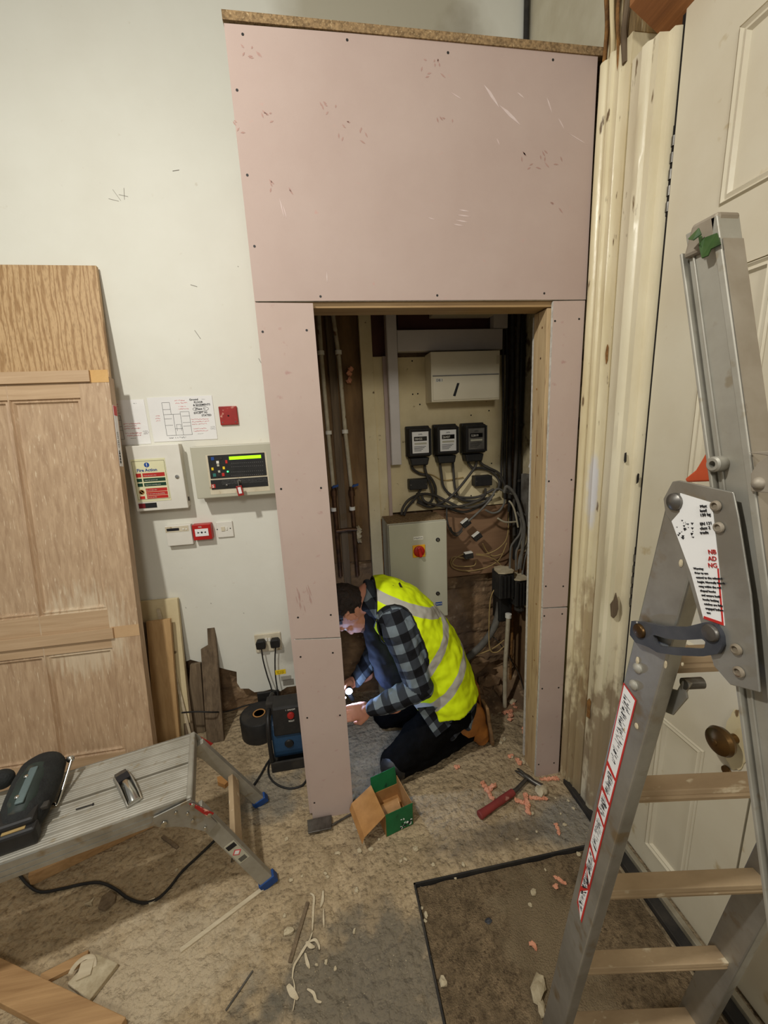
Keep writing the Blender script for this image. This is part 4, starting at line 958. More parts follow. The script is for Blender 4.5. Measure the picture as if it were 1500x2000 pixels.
sw_ = rect(None, 'fused_switch', 421, 1020, 457, 1048, 2.090, .0095, M_white, .003); tag(sw_, 'single white fused switch plate at the right of the row', 'switch')
q = onY(437, 1033, 2.089); b = MB(); b.box(q.x - .012, q.x + .006, 2.0865, 2.0895, q.z - .011, q.z + .011); b.build('fuse_holder', M_offw, sw_, bevel=.001)
b = MB(); b.box(q.x + .010, q.x + .018, 2.086, 2.0895, q.z - .008, q.z + .008); b.build('rocker', M_white, sw_, bevel=.001)
for dx in (-.032, .032): s = MB(); s.lathe((q.x + dx, 2.0895, q.z), (0, -1, 0), [(0, .003), (.0006, .003), (.0008, .0003)], 10); s.build('screw', M_ink, sw_)
# double socket with two plugs
so = rect(None, 'double_socket', 496, 1241, 551, 1269, 2.090, .0095, M_offw, .003); tag(so, 'grubby white double socket low on the wall with two black plugs in it', 'socket')
for px in (520, 526):
    q = onY(px, 1249, 2.089); b = MB(); b.box(q.x - .006, q.x + .006, 2.086, 2.0895, q.z - .010, q.z + .010); b.build('rocker', M_white, so, bevel=.001)
def plug(px, py, label, pts):
    q = onY(px, py, 2.06); b = MB(); pl = [(-.018, .024), (.018, .024), (.026, .008), (.024, -.026), (-.024, -.026), (-.026, .008)]
    t = thing('mains_plug', label, 'plug', (q.x, 2.089, q.z - .03), 'black mains plugs')
    b.prism([(q.x + x, 2.0893, q.z + z) for x, z in pl], (0, -.034, 0)); b.build('plug_body', M_black, t, bevel=.006)
    b = MB(); P = [(q.x, 2.068, q.z - .02)] + [tuple(onY(*p)) for p in pts]; b.tube(P, .0036, 8, smooth=6); b.build('flex', M_black, t, smooth=True)
    return t
plug(509, 1260, 'left black plug, its flex curving down to the blue machine', [(514, 1290, 2.06), (522, 1320, 2.05), (530, 1345, 2.03), (533, 1372, 2.0), (534, 1385, 1.97)])
plug(537, 1257, 'right black plug, its flex carrying a yellow tag', [(537, 1290, 2.07), (538, 1320, 2.06), (542, 1350, 2.04), (543, 1372, 2.0), (545, 1385, 1.96)])
q = onY(538, 1313, 2.055); b = MB(); b.box(q.x, q.x + .056, 2.050, 2.0512, q.z - .014, q.z + .014); yt = b.build('flex_tag', M_yel); tag(yt, 'yellow printed tag folded round the right flex', 'tag')
strokes(yt, 'printed_lines', scrawl(random.Random(3), q.x + .006, q.z + .004, .044, .006, 2, .010), 2.0499, M_ink, .0016)
q = onY(563, 1334, 2.09); b = MB(); b.box(q.x - .03, q.x + .03, 2.097, 2.0995, q.z - .018, q.z + .018); tag(b.build('wall_patch', pm('grey_patch', (140, 134, 122), (124, 118, 106), scale=30)), 'small grey patch low on the white wall by the cupboard corner', 'patch')

WB_ = bpy.data.objects['wall_back']
def wmarks(lst, y, wd, mat, nm):
    for k, (x0, y0, x1, y1) in enumerate(lst):
        p, q = onY(x0, y0, y), onY(x1, y1, y); strokes(WB_, nm, [(p.x, p.z, q.x, q.z)], y, mat, wd)
M_mark = pm('pencil_mark', (120, 112, 100), (100, 94, 84))
wmarks([(212, 388, 232, 393), (220, 370, 236, 392), (242, 367, 243, 390), (232, 380, 250, 384)], 2.0992, .0012, M_mark, 'wall_scratch')
wmarks([(337, 334, 350, 332), (372, 556, 385, 560), (380, 645, 392, 662), (505, 700, 512, 712), (464, 520, 466, 521), (411, 1178, 413, 1179), (475, 1197, 477, 1198), (362, 1186, 364, 1188)], 2.0992, .002, M_mark, 'wall_mark')

# ------------------------------------------------------------------ leaning doors and timber
kx, yb0 = .140, 1.700
E = Vector((0, kx, 1)).normalized(); NRM = Vector((0, -E.z, E.y)); B0 = Vector((0, yb0, 0))
def dpt(px, py):
    P = onP(px, py, B0, NRM); return P.x, (P - B0).dot(E)
def dbox(b, x0, x1, s0, s1, d0, d1):
    """box in the leaning door's frame: x, distance up the slope, depth behind the front face"""
    c = B0 + E * (s0 + s1) / 2 - NRM * (d0 + d1) / 2 + Vector(((x0 + x1) / 2, 0, 0))
    b.obox(c, ((x1 - x0) / 2, 0, 0), NRM * (d1 - d0) / 2, E * (s1 - s0) / 2)
XR = dpt(250, 1050)[0]; ST = dpt(216, 735)[1]; XL = XR - .762
od = thing('oak_door', 'unfinished panelled oak door leaning at the left, dusty streaks on its panels', 'door', (XR - .38, yb0, 0))
b = MB(); S1 = .012
pr_ = dpt(168, 782), dpt(70, 1198)
pa0, pa1 = dpt(62, 1100)[0] , dpt(185, 1000)[0]
u_t, u_b = dpt(120, 778)[1], dpt(140, 1198)[1]
l_t = dpt(160, 1272)[1]
stile = XR - pa1; 
pL1 = dpt(45, 1000)[0]
pL0 = pL1 - (pa1 - pa0)
for (x0, x1) in ((XL, pL0), (pL1, pa0), (pa1, XR)): 
    bb = MB(); dbox(bb, x0, x1, S1, ST, 0, .044); bb.build('stile', M_oakdoor, od, bevel=.0015)
for (x0, x1) in ((pL0, pL1), (pa0, pa1)):
    for (s0, s1) in ((S1, .20), (l_t, u_b), (u_t, ST)):
        bb = MB(); dbox(bb, x0 - .001, x1 + .001, s0, s1, .0008, .0435); bb.build('rail', M_oakrail, od)
    for (s0, s1) in ((.20, l_t), (u_b, u_t)):
        bb = MB(); rings = []
        for d, h in [(0, .001), (.004, .010), (.012, .006), (.018, .015), (.024, .016), (.028, .016)]:
            rings.append([B0 + Vector((x, 0, 0)) + E * s - NRM * h for x, s in ((x0 + d, s0 + d), (x1 - d, s0 + d), (x1 - d, s1 - d), (x0 + d, s1 - d))])
        bb.loft(rings, caps=False); v0 = rings[-1]; bb.add(v0, [(0, 1, 2, 3)])
        dbox(bb, x0, x1, s0, s1, .024, .036); bb.build('panel', M_oakdoor, od)
add_stain(M_oakdoor, 'ball', ((0.15, .1, 0.75), (.20, .5, .22)), (216, 200, 172), nscale=26, amount=.55, nstr=.8, stretch=(3, 1, .3))
for (s, x0, lbs) in ((ST + .002, XL, 'top'), (dpt(120, 1247)[1], XL, 'mid')):
    q1 = dpt(177, 735)[0] if lbs == 'top' else dpt(222, 1225)[0]
    bb = MB(); dbox(bb, x0, q1, s - .024, s + .024, -.012, -.0012); o = bb.build('packing_strip', M_oakrail, bevel=.001); tag(o, 'pale wooden packing strip taped across the %s of the oak door' % ('top edge' if lbs == 'top' else 'middle'), 'strip')
    bb = MB(); dbox(bb, q1 - .008, XR + .0005, s - .026, s + .026, -.0013, -.0005); bb.build
    o = bb.build('masking_tape', pm('tan_tape_' + lbs, (206, 164, 100) if lbs == 'top' else (198, 164, 124), (190, 146, 84) if lbs == 'top' else (186, 152, 112), scale=12, rough=.5)); tag(o, 'tan tape holding the packing strip at the %s of the oak door' % ('top corner' if lbs == 'top' else 'middle'), 'tape')
# edge label on the door's right edge
bb = MB()
s0, s1 = dpt(243, 910)[1], dpt(232, 790)[1]
bb.obox(B0 + Vector((XR + .0008, 0, 0)) + E * (s0 + s1) / 2 - NRM * .020, (.0006, 0, 0), NRM * .014, E * (s1 - s0) / 2)
o = bb.build('edge_label', M_paper); tag(o, 'white barcode label with a red square on the edge of the oak door', 'label')
bb = MB(); bb.obox(B0 + Vector((XR + .0016, 0, 0)) + E * (s1 - .022) - NRM * .020, (.0005, 0, 0), NRM * .0135, E * .021); bb.build('red_square', M_labelred, o)
bb = MB()
for k in range(14):
    bb.obox(B0 + Vector((XR + .0016, 0, 0)) + E * (s0 + .012 + k * .0042) - NRM * .014, (.0005, 0, 0), NRM * (.006), E * (.0006 + .0009 * (k % 3)))
bb.build('barcode', M_ink, o)
text('ISSUED', .022, B0 + Vector((XR + .0014, 0, 0)) + E * (s0 + .150) - NRM * .024, -E, NRM, M_ink, o)
# second door close behind it
bb = MB(); dbox(bb, XL + .01, XR - .004, S1, ST - .02, .0445, .0465); tag(bb.build('hardboard_sheet', M_oakrail), 'thin sheet sandwiched behind the oak door, only its edge showing', 'sheet')
# tall veneered board flat to the wall
p = onY(187, 518, 2.066)
b = MB(); px_ = onP(187, 518, B0 + Vector((0, .047, 0)) , NRM); sv = (px_ - B0).dot(E); dbox(b, px_.x - 1.0, px_.x, .012, sv, .048, .066)
o = b.build('oak_veneered_board', [M_veneer], bevel=.001); tag(o, 'tall oak veneered board with cathedral grain behind the panelled door', 'board')

def lean(name, px, yb, yt, th, mat, label, cat='board', group=None, top=None):
    """board leaning on the wall: px = outline TL, TR, BR, BL in the picture (extra top points allowed)"""
    z_t = onY(px[0][0], px[0][1], yt).z; k = (yt - yb) / z_t; n = Vector((0, -1, k)).normalized(); B = Vector((0, yb, 0))
    P = [onP(a_, b_, B, n) for a_, b_ in px]
    def floor_(top_, low):
        d = low - top_; return top_ + d * (top_.z / (top_.z - low.z))
    P[-1] = floor_(P[0], P[-1]); P[-2] = floor_(P[-3], P[-2])
    for q in (P[-1], P[-2]): q.z += .003
    b = MB(); b.prism(P, -n * th); return tag(b.build(name, mat, bevel=.001), label, cat, group)
lean('moulded_board', [(268, 1176), (346, 1169), (372, 1420), (300, 1430)], 1.985, 2.070, .022, M_cream3, 'dirty cream painted moulding leaning just right of the oak door')
lean('pine_board', [(285, 1215), (332, 1209), (350, 1432), (304, 1451)], 1.92, 2.010, .018, M_pine, 'clean yellow pine board leaning in front of the cream moulding')
lean('dark_board', [(272, 1218), (284, 1216), (303, 1451), (290, 1452)], 1.93, 2.020, .014, M_oldwood, 'narrow dark board between the oak door and the yellow pine board')
lean('narrow_lath', [(305, 1190), (312, 1188), (318, 1212), (311, 1213)], 1.97, 2.052, .006, M_palewood, 'thin pale lath with a broken tip behind the yellow pine board')
lean('grey_board', [(343, 1225), (352, 1223), (378, 1425), (360, 1430)], 1.98, 2.080, .014, M_greywood, 'thin grey-brown board right of the cream moulding')
lean('short_offcut', [(371, 1299), (391, 1296), (401, 1428), (366, 1436)], 2.02, 2.065, .022, M_greywood, 'short dusty timber offcut between the mouldings and the jagged board')
lean('jagged_board', [(392, 1268), (406, 1260), (404, 1216), (410, 1212), (418, 1213), (424, 1277), (440, 1480), (405, 1470)], 1.93, 2.070, .018, M_oldwood, 'weathered board broken to a jagged point, leaning on the white wall')
b = MB(); b.tube([onY(px, py, y) for px, py, y in [(355, 1392, 1.93), (385, 1390, 1.92), (415, 1391, 1.93), (445, 1389, 2.05), (480, 1378, 2.10), (500, 1374, 2.115)]], .004, 8, smooth=4)
tag(b.build('black_cable', M_black, smooth=True), 'black cable strung across the foot of the leaning boards', 'cable')

# ------------------------------------------------------------------ folding ladder (right foreground)
LX0, LX1 = .450, .790
SHF = -.050       # the ladder stands a little askew to the wall
ld = thing('folding_ladder', 'dusty aluminium folding ladder with warning labels, standing in the right foreground', 'ladder', (.62, .45, 0))
def yA(z): return .455 + (1.495 - z) * .146          # rear edge of the left section
def yB(z): return .262 + (z - 1.005) * .277          # rear edge of the right section
def stileA(x0, x1):
    b = MB(); w_ = .060
    P = lambda z, d: (yA(z) - d)
    b.prism([(x0, P(0, 0), 0), (x0, P(0, w_), 0), (x0, P(1.50, w_), 1.50), (x0, P(1.50, 0), 1.50)], (x1 - x0, 0, 0))
    return b
o = stileA(LX0, LX0 + .026).build('stile', M_alu, ld, bevel=.003)
o = stileA(LX1, LX1 + .026).build('stile', M_alu, ld, bevel=.003); o.location.y += SHF
def stileB(x0, x1, out):
    """open channel: web, two flanges and a rolled front edge"""
    b = MB(); zt, w_ = 1.806, .052
    def pr(xa, xb, d0, d1, t=zt):
        b.prism([(xa, yB(0) - d0, 0), (xa, yB(0) - d1, 0), (xa, yB(t) - d1, t), (xa, yB(t) - d0, t)], (xb - xa, 0, 0))
    s = 1 if out else -1
    xa, xb = (x0, x1) if out else (x1, x0)
    pr(xa + s * .006, xa + s * .009, .006, w_ - .002); pr(xa, xb, 0, .004, zt - .022); pr(xa - s * .001, xb, w_ - .008, w_)
    pr(xa + s * .004, xb, .012, .015, zt - .012)
    b2 = MB(); return b
oB = stileB(LX0 + .002, LX0 + .030, True).build('stile', M_alub, ld, bevel=.001)
stileB(LX1 - .004, LX1 + .024, False).build('stile', M_alub, ld, bevel=.001).location.y += SHF
b = MB(); zt = 1.806
b.prism([(LX0 + .001, yB(zt) - .012, zt - .03), (LX0 + .001, yB(zt) - .053, zt - .03), (LX0 + .001, yB(zt) - .053, zt + .004), (LX0 + .001, yB(zt) - .020, zt + .004)], (.030, 0, 0)); b.build('end_cap', M_aludull, ld, bevel=.004)
b = MB(); f0 = .0525
b.prism([(LX0 + .003, yB(0) - f0, 0), (LX0 + .003, yB(0) - f0 - .0012, 0), (LX0 + .003, yB(1.78) - f0 - .0012, 1.78), (LX0 + .003, yB(1.78) - f0, 1.78)], (.026, 0, 0))
lab(b.build('front_face', M_aludull, ld), 'brownish plaster-stained front face of the right stile')
def rung(y, z, n='rung', w_=.030, tilt=0.0):
    pf = [(-.5, .5), (.5, .5), (.52, .2), (.46, .1), (.50, -.1), (.34, -.5), (-.34, -.5), (-.50, -.1), (-.46, .1), (-.52, .2)]
    rings = []
    for x in (LX0 + .024, LX1 + .001):
        rings.append([Vector((x, y + (SHF if x > .6 else 0) + q[0] * w_ * 1.05, z + q[1] * w_ * 1.0)) for q in pf])
    b = MB(); b.loft(rings); o = b.build(n, M_rung, ld, bevel=.0015); return o
for z in (1.236, .958, .681, .403, .126): rung(yA(z) - .030, z)
for z in (1.53, 1.25, .97, .69, .41, .13): rung(yB(z) - .026, z)
# hinge plate with warning label, near side
XPl = LX0 - .0035
def polyX(px, X, dx, mat, name, parent, bevel=0.0):
    P = [onX(a, b_, X) for a, b_ in px]; b = MB(); b.prism(P, (dx, 0, 0)); return b.build(name, mat, parent, bevel=bevel)
hp = polyX([(1317, 940), (1330, 938), (1436, 961), (1446, 1010), (1470, 1160), (1488, 1352), (1430, 1337), (1398, 1300), (1372, 1215), (1345, 1120), (1322, 1030), (1303, 1004), (1299, 974)], XPl, -.0028, M_alu, 'hinge_plate', ld, .001)
hl = polyX([(1329, 963), (1391, 982), (1405, 1110), (1416, 1222), (1374, 1207), (1350, 1120), (1312, 1018), (1328, 1000)], XPl - .003, -.0004, M_paper, 'warning_label', ld)
hl['label'] = 'torn white warning label with small print on the hinge plate'
P = [onX(a, b_, XPl - .0034) for a, b_ in [(1414, 1222), (1374, 1208), (1375, 1203), (1410, 1215), (1401, 1110), (1404, 1110)]]
b = MB(); b.prism(P, (-.0003, 0, 0)); b.build('label_red_border', M_labelred, hl)
YN = Vector((0, -1, 0)); 
q0, q1 = onX(1357, 1105, XPl - .004), onX(1403, 1106, XPl - .004)
rt = (q1 - q0).normalized(); upv = Vector((0, 0, 1)); upv = (upv - rt * upv.dot(rt)).normalized()
for i, s in enumerate(['Warning:', 'Prior to use', 'extend to the selected', 'height. Normally fourth', 'rung within the red', 'shaped hooks', 'and ensure both', 'hooks locking', 'catches are fully', 'engaged before', 'use']):
    q = onX(1355 + i * 2.6, 1112 + i * 8.6, XPl - .0038)
    text(s, .0036, q, rt, upv, M_ink, hl)
for i, s in enumerate(['Max', 'load', '150 kg', '', 'EN 131', 'class 2', 'trade']):
    if s: text(s, .0050, onX(1368, 992 + i * 8.5, XPl - .0038), rt, upv, M_ink, hl)
for i, s in enumerate(['NB', 'AD', 'NG']): text(s, .0075, onX(1384, 1082 + i * 13, XPl - .0038), rt, upv, M_labelred, hl)
b = MB(); rr = random.Random(2)
for k in range(26):
    q = onX(rr.uniform(1320, 1352), rr.uniform(1010, 1050), XPl - .0036); e = .0016 * rr.uniform(.4, 1.6); b.prism([(q.x, q.y, q.z), (q.x, q.y - e * 1.6, q.z + e * .3), (q.x, q.y - e, q.z - e)], (-.0003, 0, 0))
b.build('worn_print', M_ink, hl)
# far-side plate (same shape)
b = MB(); b.prism([(LX1 + .027, p.co.y + world_loc(ld).y, p.co.z) for p in list(hp.data.vertices)[:13]], (.0028, 0, 0)); b.build('hinge_plate', M_alu, ld).location.y += SHF
def rivet(px, py, X, r, mat=M_steel, nm='rivet', h=.006):
    c = onX(px, py, X); s = MB(); s.lathe((X, c.y, c.z), (-1, 0, 0), [(0, r), (h * .4, r * .95), (h * .8, r * .6), (h, .0005)], 20); return s.build(nm, mat, ld, smooth=True)
rivet(1319, 980, XPl - .003, .0115, nm='pivot_bolt', h=.008)
for px, py in [(1400, 988), (1406, 1030), (1440, 1268), (1445, 1312)]:
    c = onX(px, py, XPl - .003); s = MB(); s.lathe((XPl - .003, c.y, c.z), (-1, 0, 0), [(0, .0056), (.001, .0064), (.003, .006), (.004, .004), (.0015, .0036), (.0015, .0005)], 20); s.build('rivet', M_aludull, ld, smooth=True)
c = onX(1405, 906, LX0 + .004); s = MB(); s.lathe((LX0 + .008, c.y, c.z), (-1, 0, 0), [(0, .009), (.012, .009), (.014, .007), (.014, .004), (.006, .004), (.006, .0005)], 18); s.build('sleeve_bolt', M_alub, ld, smooth=True)
for px, py in [(1246, 1305), (1238, 1338)]: rivet(px, py, LX0, .008, M_alub)
# spreader strap with long slot
b = MB(); Xs = LX0 - .006
outer = [(1240, 1212), (1262, 1214), (1300, 1222), (1345, 1224), (1385, 1214), (1404, 1218), (1417, 1238), (1419, 1262), (1410, 1276), (1380, 1281), (1330, 1279), (1292, 1274), (1272, 1262), (1248, 1254), (1236, 1238)]
inner = [(1282, 1240), (1286, 1239), (1310, 1247), (1345, 1249), (1380, 1247), (1386, 1252), (1384, 1264), (1376, 1266), (1330, 1264), (1296, 1262), (1286, 1256)]
# ring between outer outline and slot: bridge with resampled loops
def resample(px, n):
    P = [Vector((a, b_)) for a, b_ in px]; P.append(P[0]); L = [0]
    for i in range(len(P) - 1): L.append(L[-1] + (P[i + 1] - P[i]).length)
    out = []
    for k in range(n):
        t = L[-1] * k / n; i = max(j for j in range(len(L) - 1) if L[j] <= t); f = (t - L[i]) / (L[i + 1] - L[i]); out.append(P[i].lerp(P[i + 1], f))
    return out
ob = [onX(p.x, p.y, Xs) for p in resample(outer[:], 48)]
ib_raw = resample(inner, 96); ib = []
for p in resample(outer[:], 48):
    q = min(ib_raw, key=lambda r_: (r_ - p).length); ib.append(onX(q.x, q.y, Xs))
dx = Vector((-.006, 0, 0)); b.loft([ib, ob, [p + dx for p in ob], [p + dx for p in ib], ib], caps=False)
b.build('spreader_strap', M_strap, ld, smooth=True)
for px, py, m in [(1250, 1232, M_brass), (1389, 1236, M_steel)]:
    c = onX(px, py, Xs - .006); s = MB(); s.lathe((Xs - .006, c.y, c.z), (-1, 0, 0), [(0, .0105), (.002, .0105), (.004, .009), (.005, .0005)], 22); s.build('strap_bolt', m, ld, smooth=True)
# hook bracket under the top rung
polyX([(1284, 1324), (1296, 1336), (1306, 1344), (1322, 1348), (1332, 1330), (1338, 1328), (1350, 1335), (1340, 1352), (1342, 1364), (1314, 1397), (1281, 1384), (1280, 1340)], LX0 + .034, .003, M_alu, 'locking_hook', ld, .0008)
a_, c_ = onX(1338, 1330, LX0 + .036), onX(1352, 1348, LX0 + .036)
b = MB(); b.cyl((LX0 + .034, a_.y, a_.z - .004), (LX0 + .060, a_.y - .004, a_.z - .004), .008, n=16); b.build('hook_pin', M_steel, ld, smooth=True)
# bracket at the right stile with its rung
c = onX(1482, 915, LX0 + .032); 
b = MB(); Pb = [onX(a, b2, LX0 - .002) for a, b2 in [(1460, 884), (1498, 890), (1478, 905), (1466, 925), (1466, 960), (1502, 963), (1520, 900), (1515, 880)]]; b.prism(Pb, (.003, 0, 0)); b.build('rung_bracket', M_aludull, ld, bevel=.0008)
rivet(1482, 944, LX0 - .002, .0065, M_aludull)
polyX([(1385, 870), (1392, 940), (1340, 942), (1337, 935), (1358, 918), (1372, 895)], LX0 + .014, .012, M_orange, 'orange_latch', ld, .002)
# instruction stickers down the left stile
Xl = LX0 - .0004
def strip(px, mat, nm, dx=-.0003, X=Xl): return polyX(px, X, dx, mat, nm, ld)
edgeL = lambda py: 1218 + (py - 1333) * (1125 - 1218) / (1772 - 1333)
edgeR = lambda py: 1243 + (py - 1370) * (1136 - 1243) / (1803 - 1370)
cuts = [(1333, 1368), (1490, 1526), (1538, 1574), (1580, 1617), (1650, 1686), (1690, 1734), (1736, 1738), (1762, 1803)]
for i in range(len(cuts) - 1):
    (l0, r0), (l1, r1) = cuts[i], cuts[i + 1]
    rd = strip([(edgeL(l0), l0), (edgeR(r0), r0), (edgeR(r1), r1), (edgeL(l1), l1)], M_labelred, 'instruction_sticker')
    wt = polyX([(edgeL(l0 + 4) + 2, l0 + 5), (edgeR(r0) - 3.5, r0 + 1), (edgeR(r1 - 5) - 3.5, r1 - 6), (edgeL(l1 - 3) + 2, l1 - 5)] if i != 5 else [(edgeL(l0) + 3, l0 + 6), (edgeR(r0) - 6, r0 + 1), (edgeL(l1) + 3, l1 - 6)], Xl - .0004, -.0003, M_paper, 'sticker_panel', rd)
    b = MB(); rr = random.Random(i + 20); n = 90 if i == 0 else 46
    for k in range(n):
        t = rr.uniform(.10, .88); la = l0 + (l1 - l0) * t; ra = r0 + (r1 - r0) * t; u0 = rr.uniform(.14, .55); u1 = u0 + rr.uniform(.12, .28)
        p = lambda u: onX(edgeL(la) * (1 - u) + edgeR(ra) * u, la * (1 - u) + ra * u, Xl - .0008)
        A, B_ = p(u0), p(u1); dd = (B_ - A).normalized(); nn = Vector((0, -dd.z, dd.y)) * rr.choice([.0003, .0004, .0014 if k % 9 == 0 else .0004])
        b.prism([A - nn, B_ - nn, B_ + nn, A + nn], (-.0002, 0, 0))
    b.build('sticker_print', M_ink, rd)
# plaster splashes
b = MB(); rr = random.Random(5)
for px, py in [(1330, 1100), (1300, 1233), (1245, 1290), (1220, 1425), (1243, 1418), (1436, 1295), (1438, 1282), (1445, 1262), (1333, 1297), (1300, 1298)]:
    c = onX(px, py, LX0 - .0005 if py < 1200 or px > 1260 else LX0 - .0005); b.ell(c, (.0015, .002 * rr.uniform(.8, 2), .003 * rr.uniform(.8, 2.2)), n=8, m=6)
b.build('plaster_splash', M_stone, ld, smooth=True)
# torn green tape near the top
tp = []
for i, (px, X) in enumerate([([(1378, 465), (1402, 456), (1409, 478), (1390, 487), (1384, 500), (1372, 505), (1366, 480)], LX0 - .006), ([(1345, 468), (1366, 446), (1371, 458), (1355, 470)], LX0 - .010), ([(1364, 455), (1372, 462), (1378, 490), (1368, 480)], LX0 - .002)]):
    b = MB(); P = [onX(a, c_, X + .004 * math.sin(a)) for a, c_ in px]; b.prism(P, (-.0012, 0, .0006)); o = b.build('tape_scrap', M_tapeg); tag(o, ['largest green tape scrap, hanging from the top of the ladder stile', 'green tape scrap curling off to the left near the ladder top', 'narrow green tape scrap between the other two on the ladder'][i], 'tape', 'green tape scraps')

# ------------------------------------------------------------------ folding work platform
fa = Vector((-.970, -.243, 0)); fb = Vector((-.243, .970, 0)); P0 = Vector((-.475, 1.115, 0)); UZ = Vector((0, 0, 1)); ZT = .50; LEN = 1.05; WID = .295
wp = thing('work_platform', 'folding aluminium work platform with ribbed top and blue feet, at the lower left', 'step stool', (P0 + fa * LEN / 2 + fb * WID / 2))
def L3(u, v, z): return P0 + fa * u + fb * v + UZ * z
def wbox(b, u0, u1, v0, v1, z0, z1): return b.obox(L3((u0 + u1) / 2, (v0 + v1) / 2, (z0 + z1) / 2), fa * (u1 - u0) / 2, fb * (v1 - v0) / 2, UZ * (z1 - z0) / 2)
for k in range(2):
    b = MB(); v0 = .004 + k * (WID / 2 - .001); v1 = v0 + WID / 2 - .010; prof = []
    nrib = 16
    pts = []
    for i in range(nrib * 2 + 1):
        v = v0 + (v1 - v0) * i / (nrib * 2); blank = (i // 2) % 5 == 4
        pts.append((v, ZT - (0.0 if (i % 2 == 0 or blank) else .0013)))
    poly = [L3(.018, v, z) for v, z in pts] + [L3(.018, v1, ZT - .012), L3(.018, v0, ZT - .012)]
    b.prism(poly, fa * (LEN - .036)); b.build('deck_plank', M_alub, wp, recalc=True)
for v in (0, WID - .004):
    b = MB()
    for (z0, z1, d) in ((.444, .458, 0), (.458, .462, .002), (.462, .476, 0), (.476, .480, .002), (.480, .4985, 0)):
        wbox(b, .012, LEN - .012, v + (d if v == 0 else 0), v + .004 - (d if v else 0), z0, z1)
    b.build('side_rail', M_alu, wp)
for u in (0, LEN - .020):
    b = MB(); wbox(b, u, u + .020, -.003, WID + .003, .440, .5025); b.build('end_cap', M_alub, wp, bevel=.008, seg=3)
    # hinge brackets
for u, s in ((0.0, 1), (LEN, -1)):
    for v, sv in ((-.004, -1), (WID + .004, 1)):
        b = MB(); q = [(.005, .497), (.11, .480), (.118, .452), (.085, .430), (.060, .420), (.030, .402), (-.030, .350), (-.055, .372), (-.012, .470)]
        b.prism([L3(u + s * a_, v, z_) for a_, z_ in q], fb * sv * .004); b.build('hinge_bracket', M_alu, wp, bevel=.001)
        b = MB(); q = [(-.002, .478), (.012, .486), (-.036, .408), (-.052, .418)]
        b.prism([L3(u + s * a_, v + sv * .0045, z_) for a_, z_ in q], fb * sv * .004); b.build('red_latch', M_redworn, wp, bevel=.0015)
        b = MB()
        for a_, z_, r_ in ((.003, .474, .008), (-.038, .418, .008), (.085, .446, .010), (.02, .452, .005), (.05, .470, .005), (-.02, .375, .005), (.01, .42, .005)):
            c = L3(u + s * a_, v + sv * .006, z_); b.lathe(c, fb * sv, [(0, r_), (.003, r_ * .9), (.004, .0005)], 14)
        b.build('rivet', M_chrome, wp, smooth=True)
# legs
feet = []
for u, s in ((0.0, 1), (LEN, -1)):
    for v, sv in ((.006, -1), (WID - .006, 1)):
        top = L3(u + s * .0, v, .45); foot = L3(u - s * .200, v + sv * .022, .004)
        if s == 1: foot = Vector((-.300, 1.185, .004)) if sv == -1 else Vector((-.372, 1.520, .004))
        ax = (foot - top).normalized(); sd = fa - ax * fa.dot(ax); sd.normalize()
        b = MB(); b.beam(top, foot, sd, .046, .022); b.build('leg', M_alub, wp, bevel=.002)
        b = MB(); b.beam(foot - ax * .034, foot - ax * (-.001), sd, .060, .030); o = b.build('foot', M_blue, wp, bevel=.003)
        feet.append((top, foot, ax, sd))
for i in (0, 2):
    t0, f0_, ax0, sd0 = feet[i]; t1, f1_, ax1, _ = feet[i + 1]
    for fr_ in ((.42, .56) if i == 0 else (.42,)):
        pass
    b = MB(); A = t0.lerp(f0_, .52); B_ = t1.lerp(f1_, .52); b.beam(A, B_, ax0, .050, .020); b.build('step_rung', M_rung, wp, bevel=.002)
t0, f0_, ax0, sd0 = feet[0]
nrm_ = ax0.cross(sd0).normalized(); nrm_ = nrm_ if nrm_.y < 0 else -nrm_
c = t0.lerp(f0_, .52) + nrm_ * .0113
b = MB(); b.obox(c, ax0 * .052, sd0 * .018, nrm_ * .0004); o = b.build('instruction_sticker', M_greyp, wp)
b = MB(); b.obox(c - ax0 * .036 + nrm_ * .0006, ax0 * .010, sd0 * .015, nrm_ * .0003); b.obox(c - ax0 * .036 + nrm_ * .001, ax0 * .004, sd0 * .009, nrm_ * .0003); b.build('logo_patch', M_ink, o)
b = MB(); b.obox(c + nrm_ * .0006, (ax0 + sd0).normalized() * .011, (ax0 - sd0).normalized() * .011, nrm_ * .0003); b.build('warning_diamond', M_redink, o)
b = MB(); b.obox(c + nrm_ * .0010, (ax0 + sd0).normalized() * .007, (ax0 - sd0).normalized() * .007, nrm_ * .0003); b.build('diamond_centre', M_paper, o)
b = MB()
for k in range(5): b.obox(c + ax0 * (.030 + k * .004) + nrm_ * .0006, ax0 * .0011, sd0 * .012, nrm_ * .0003)
b.build('small_print', M_ink, o)

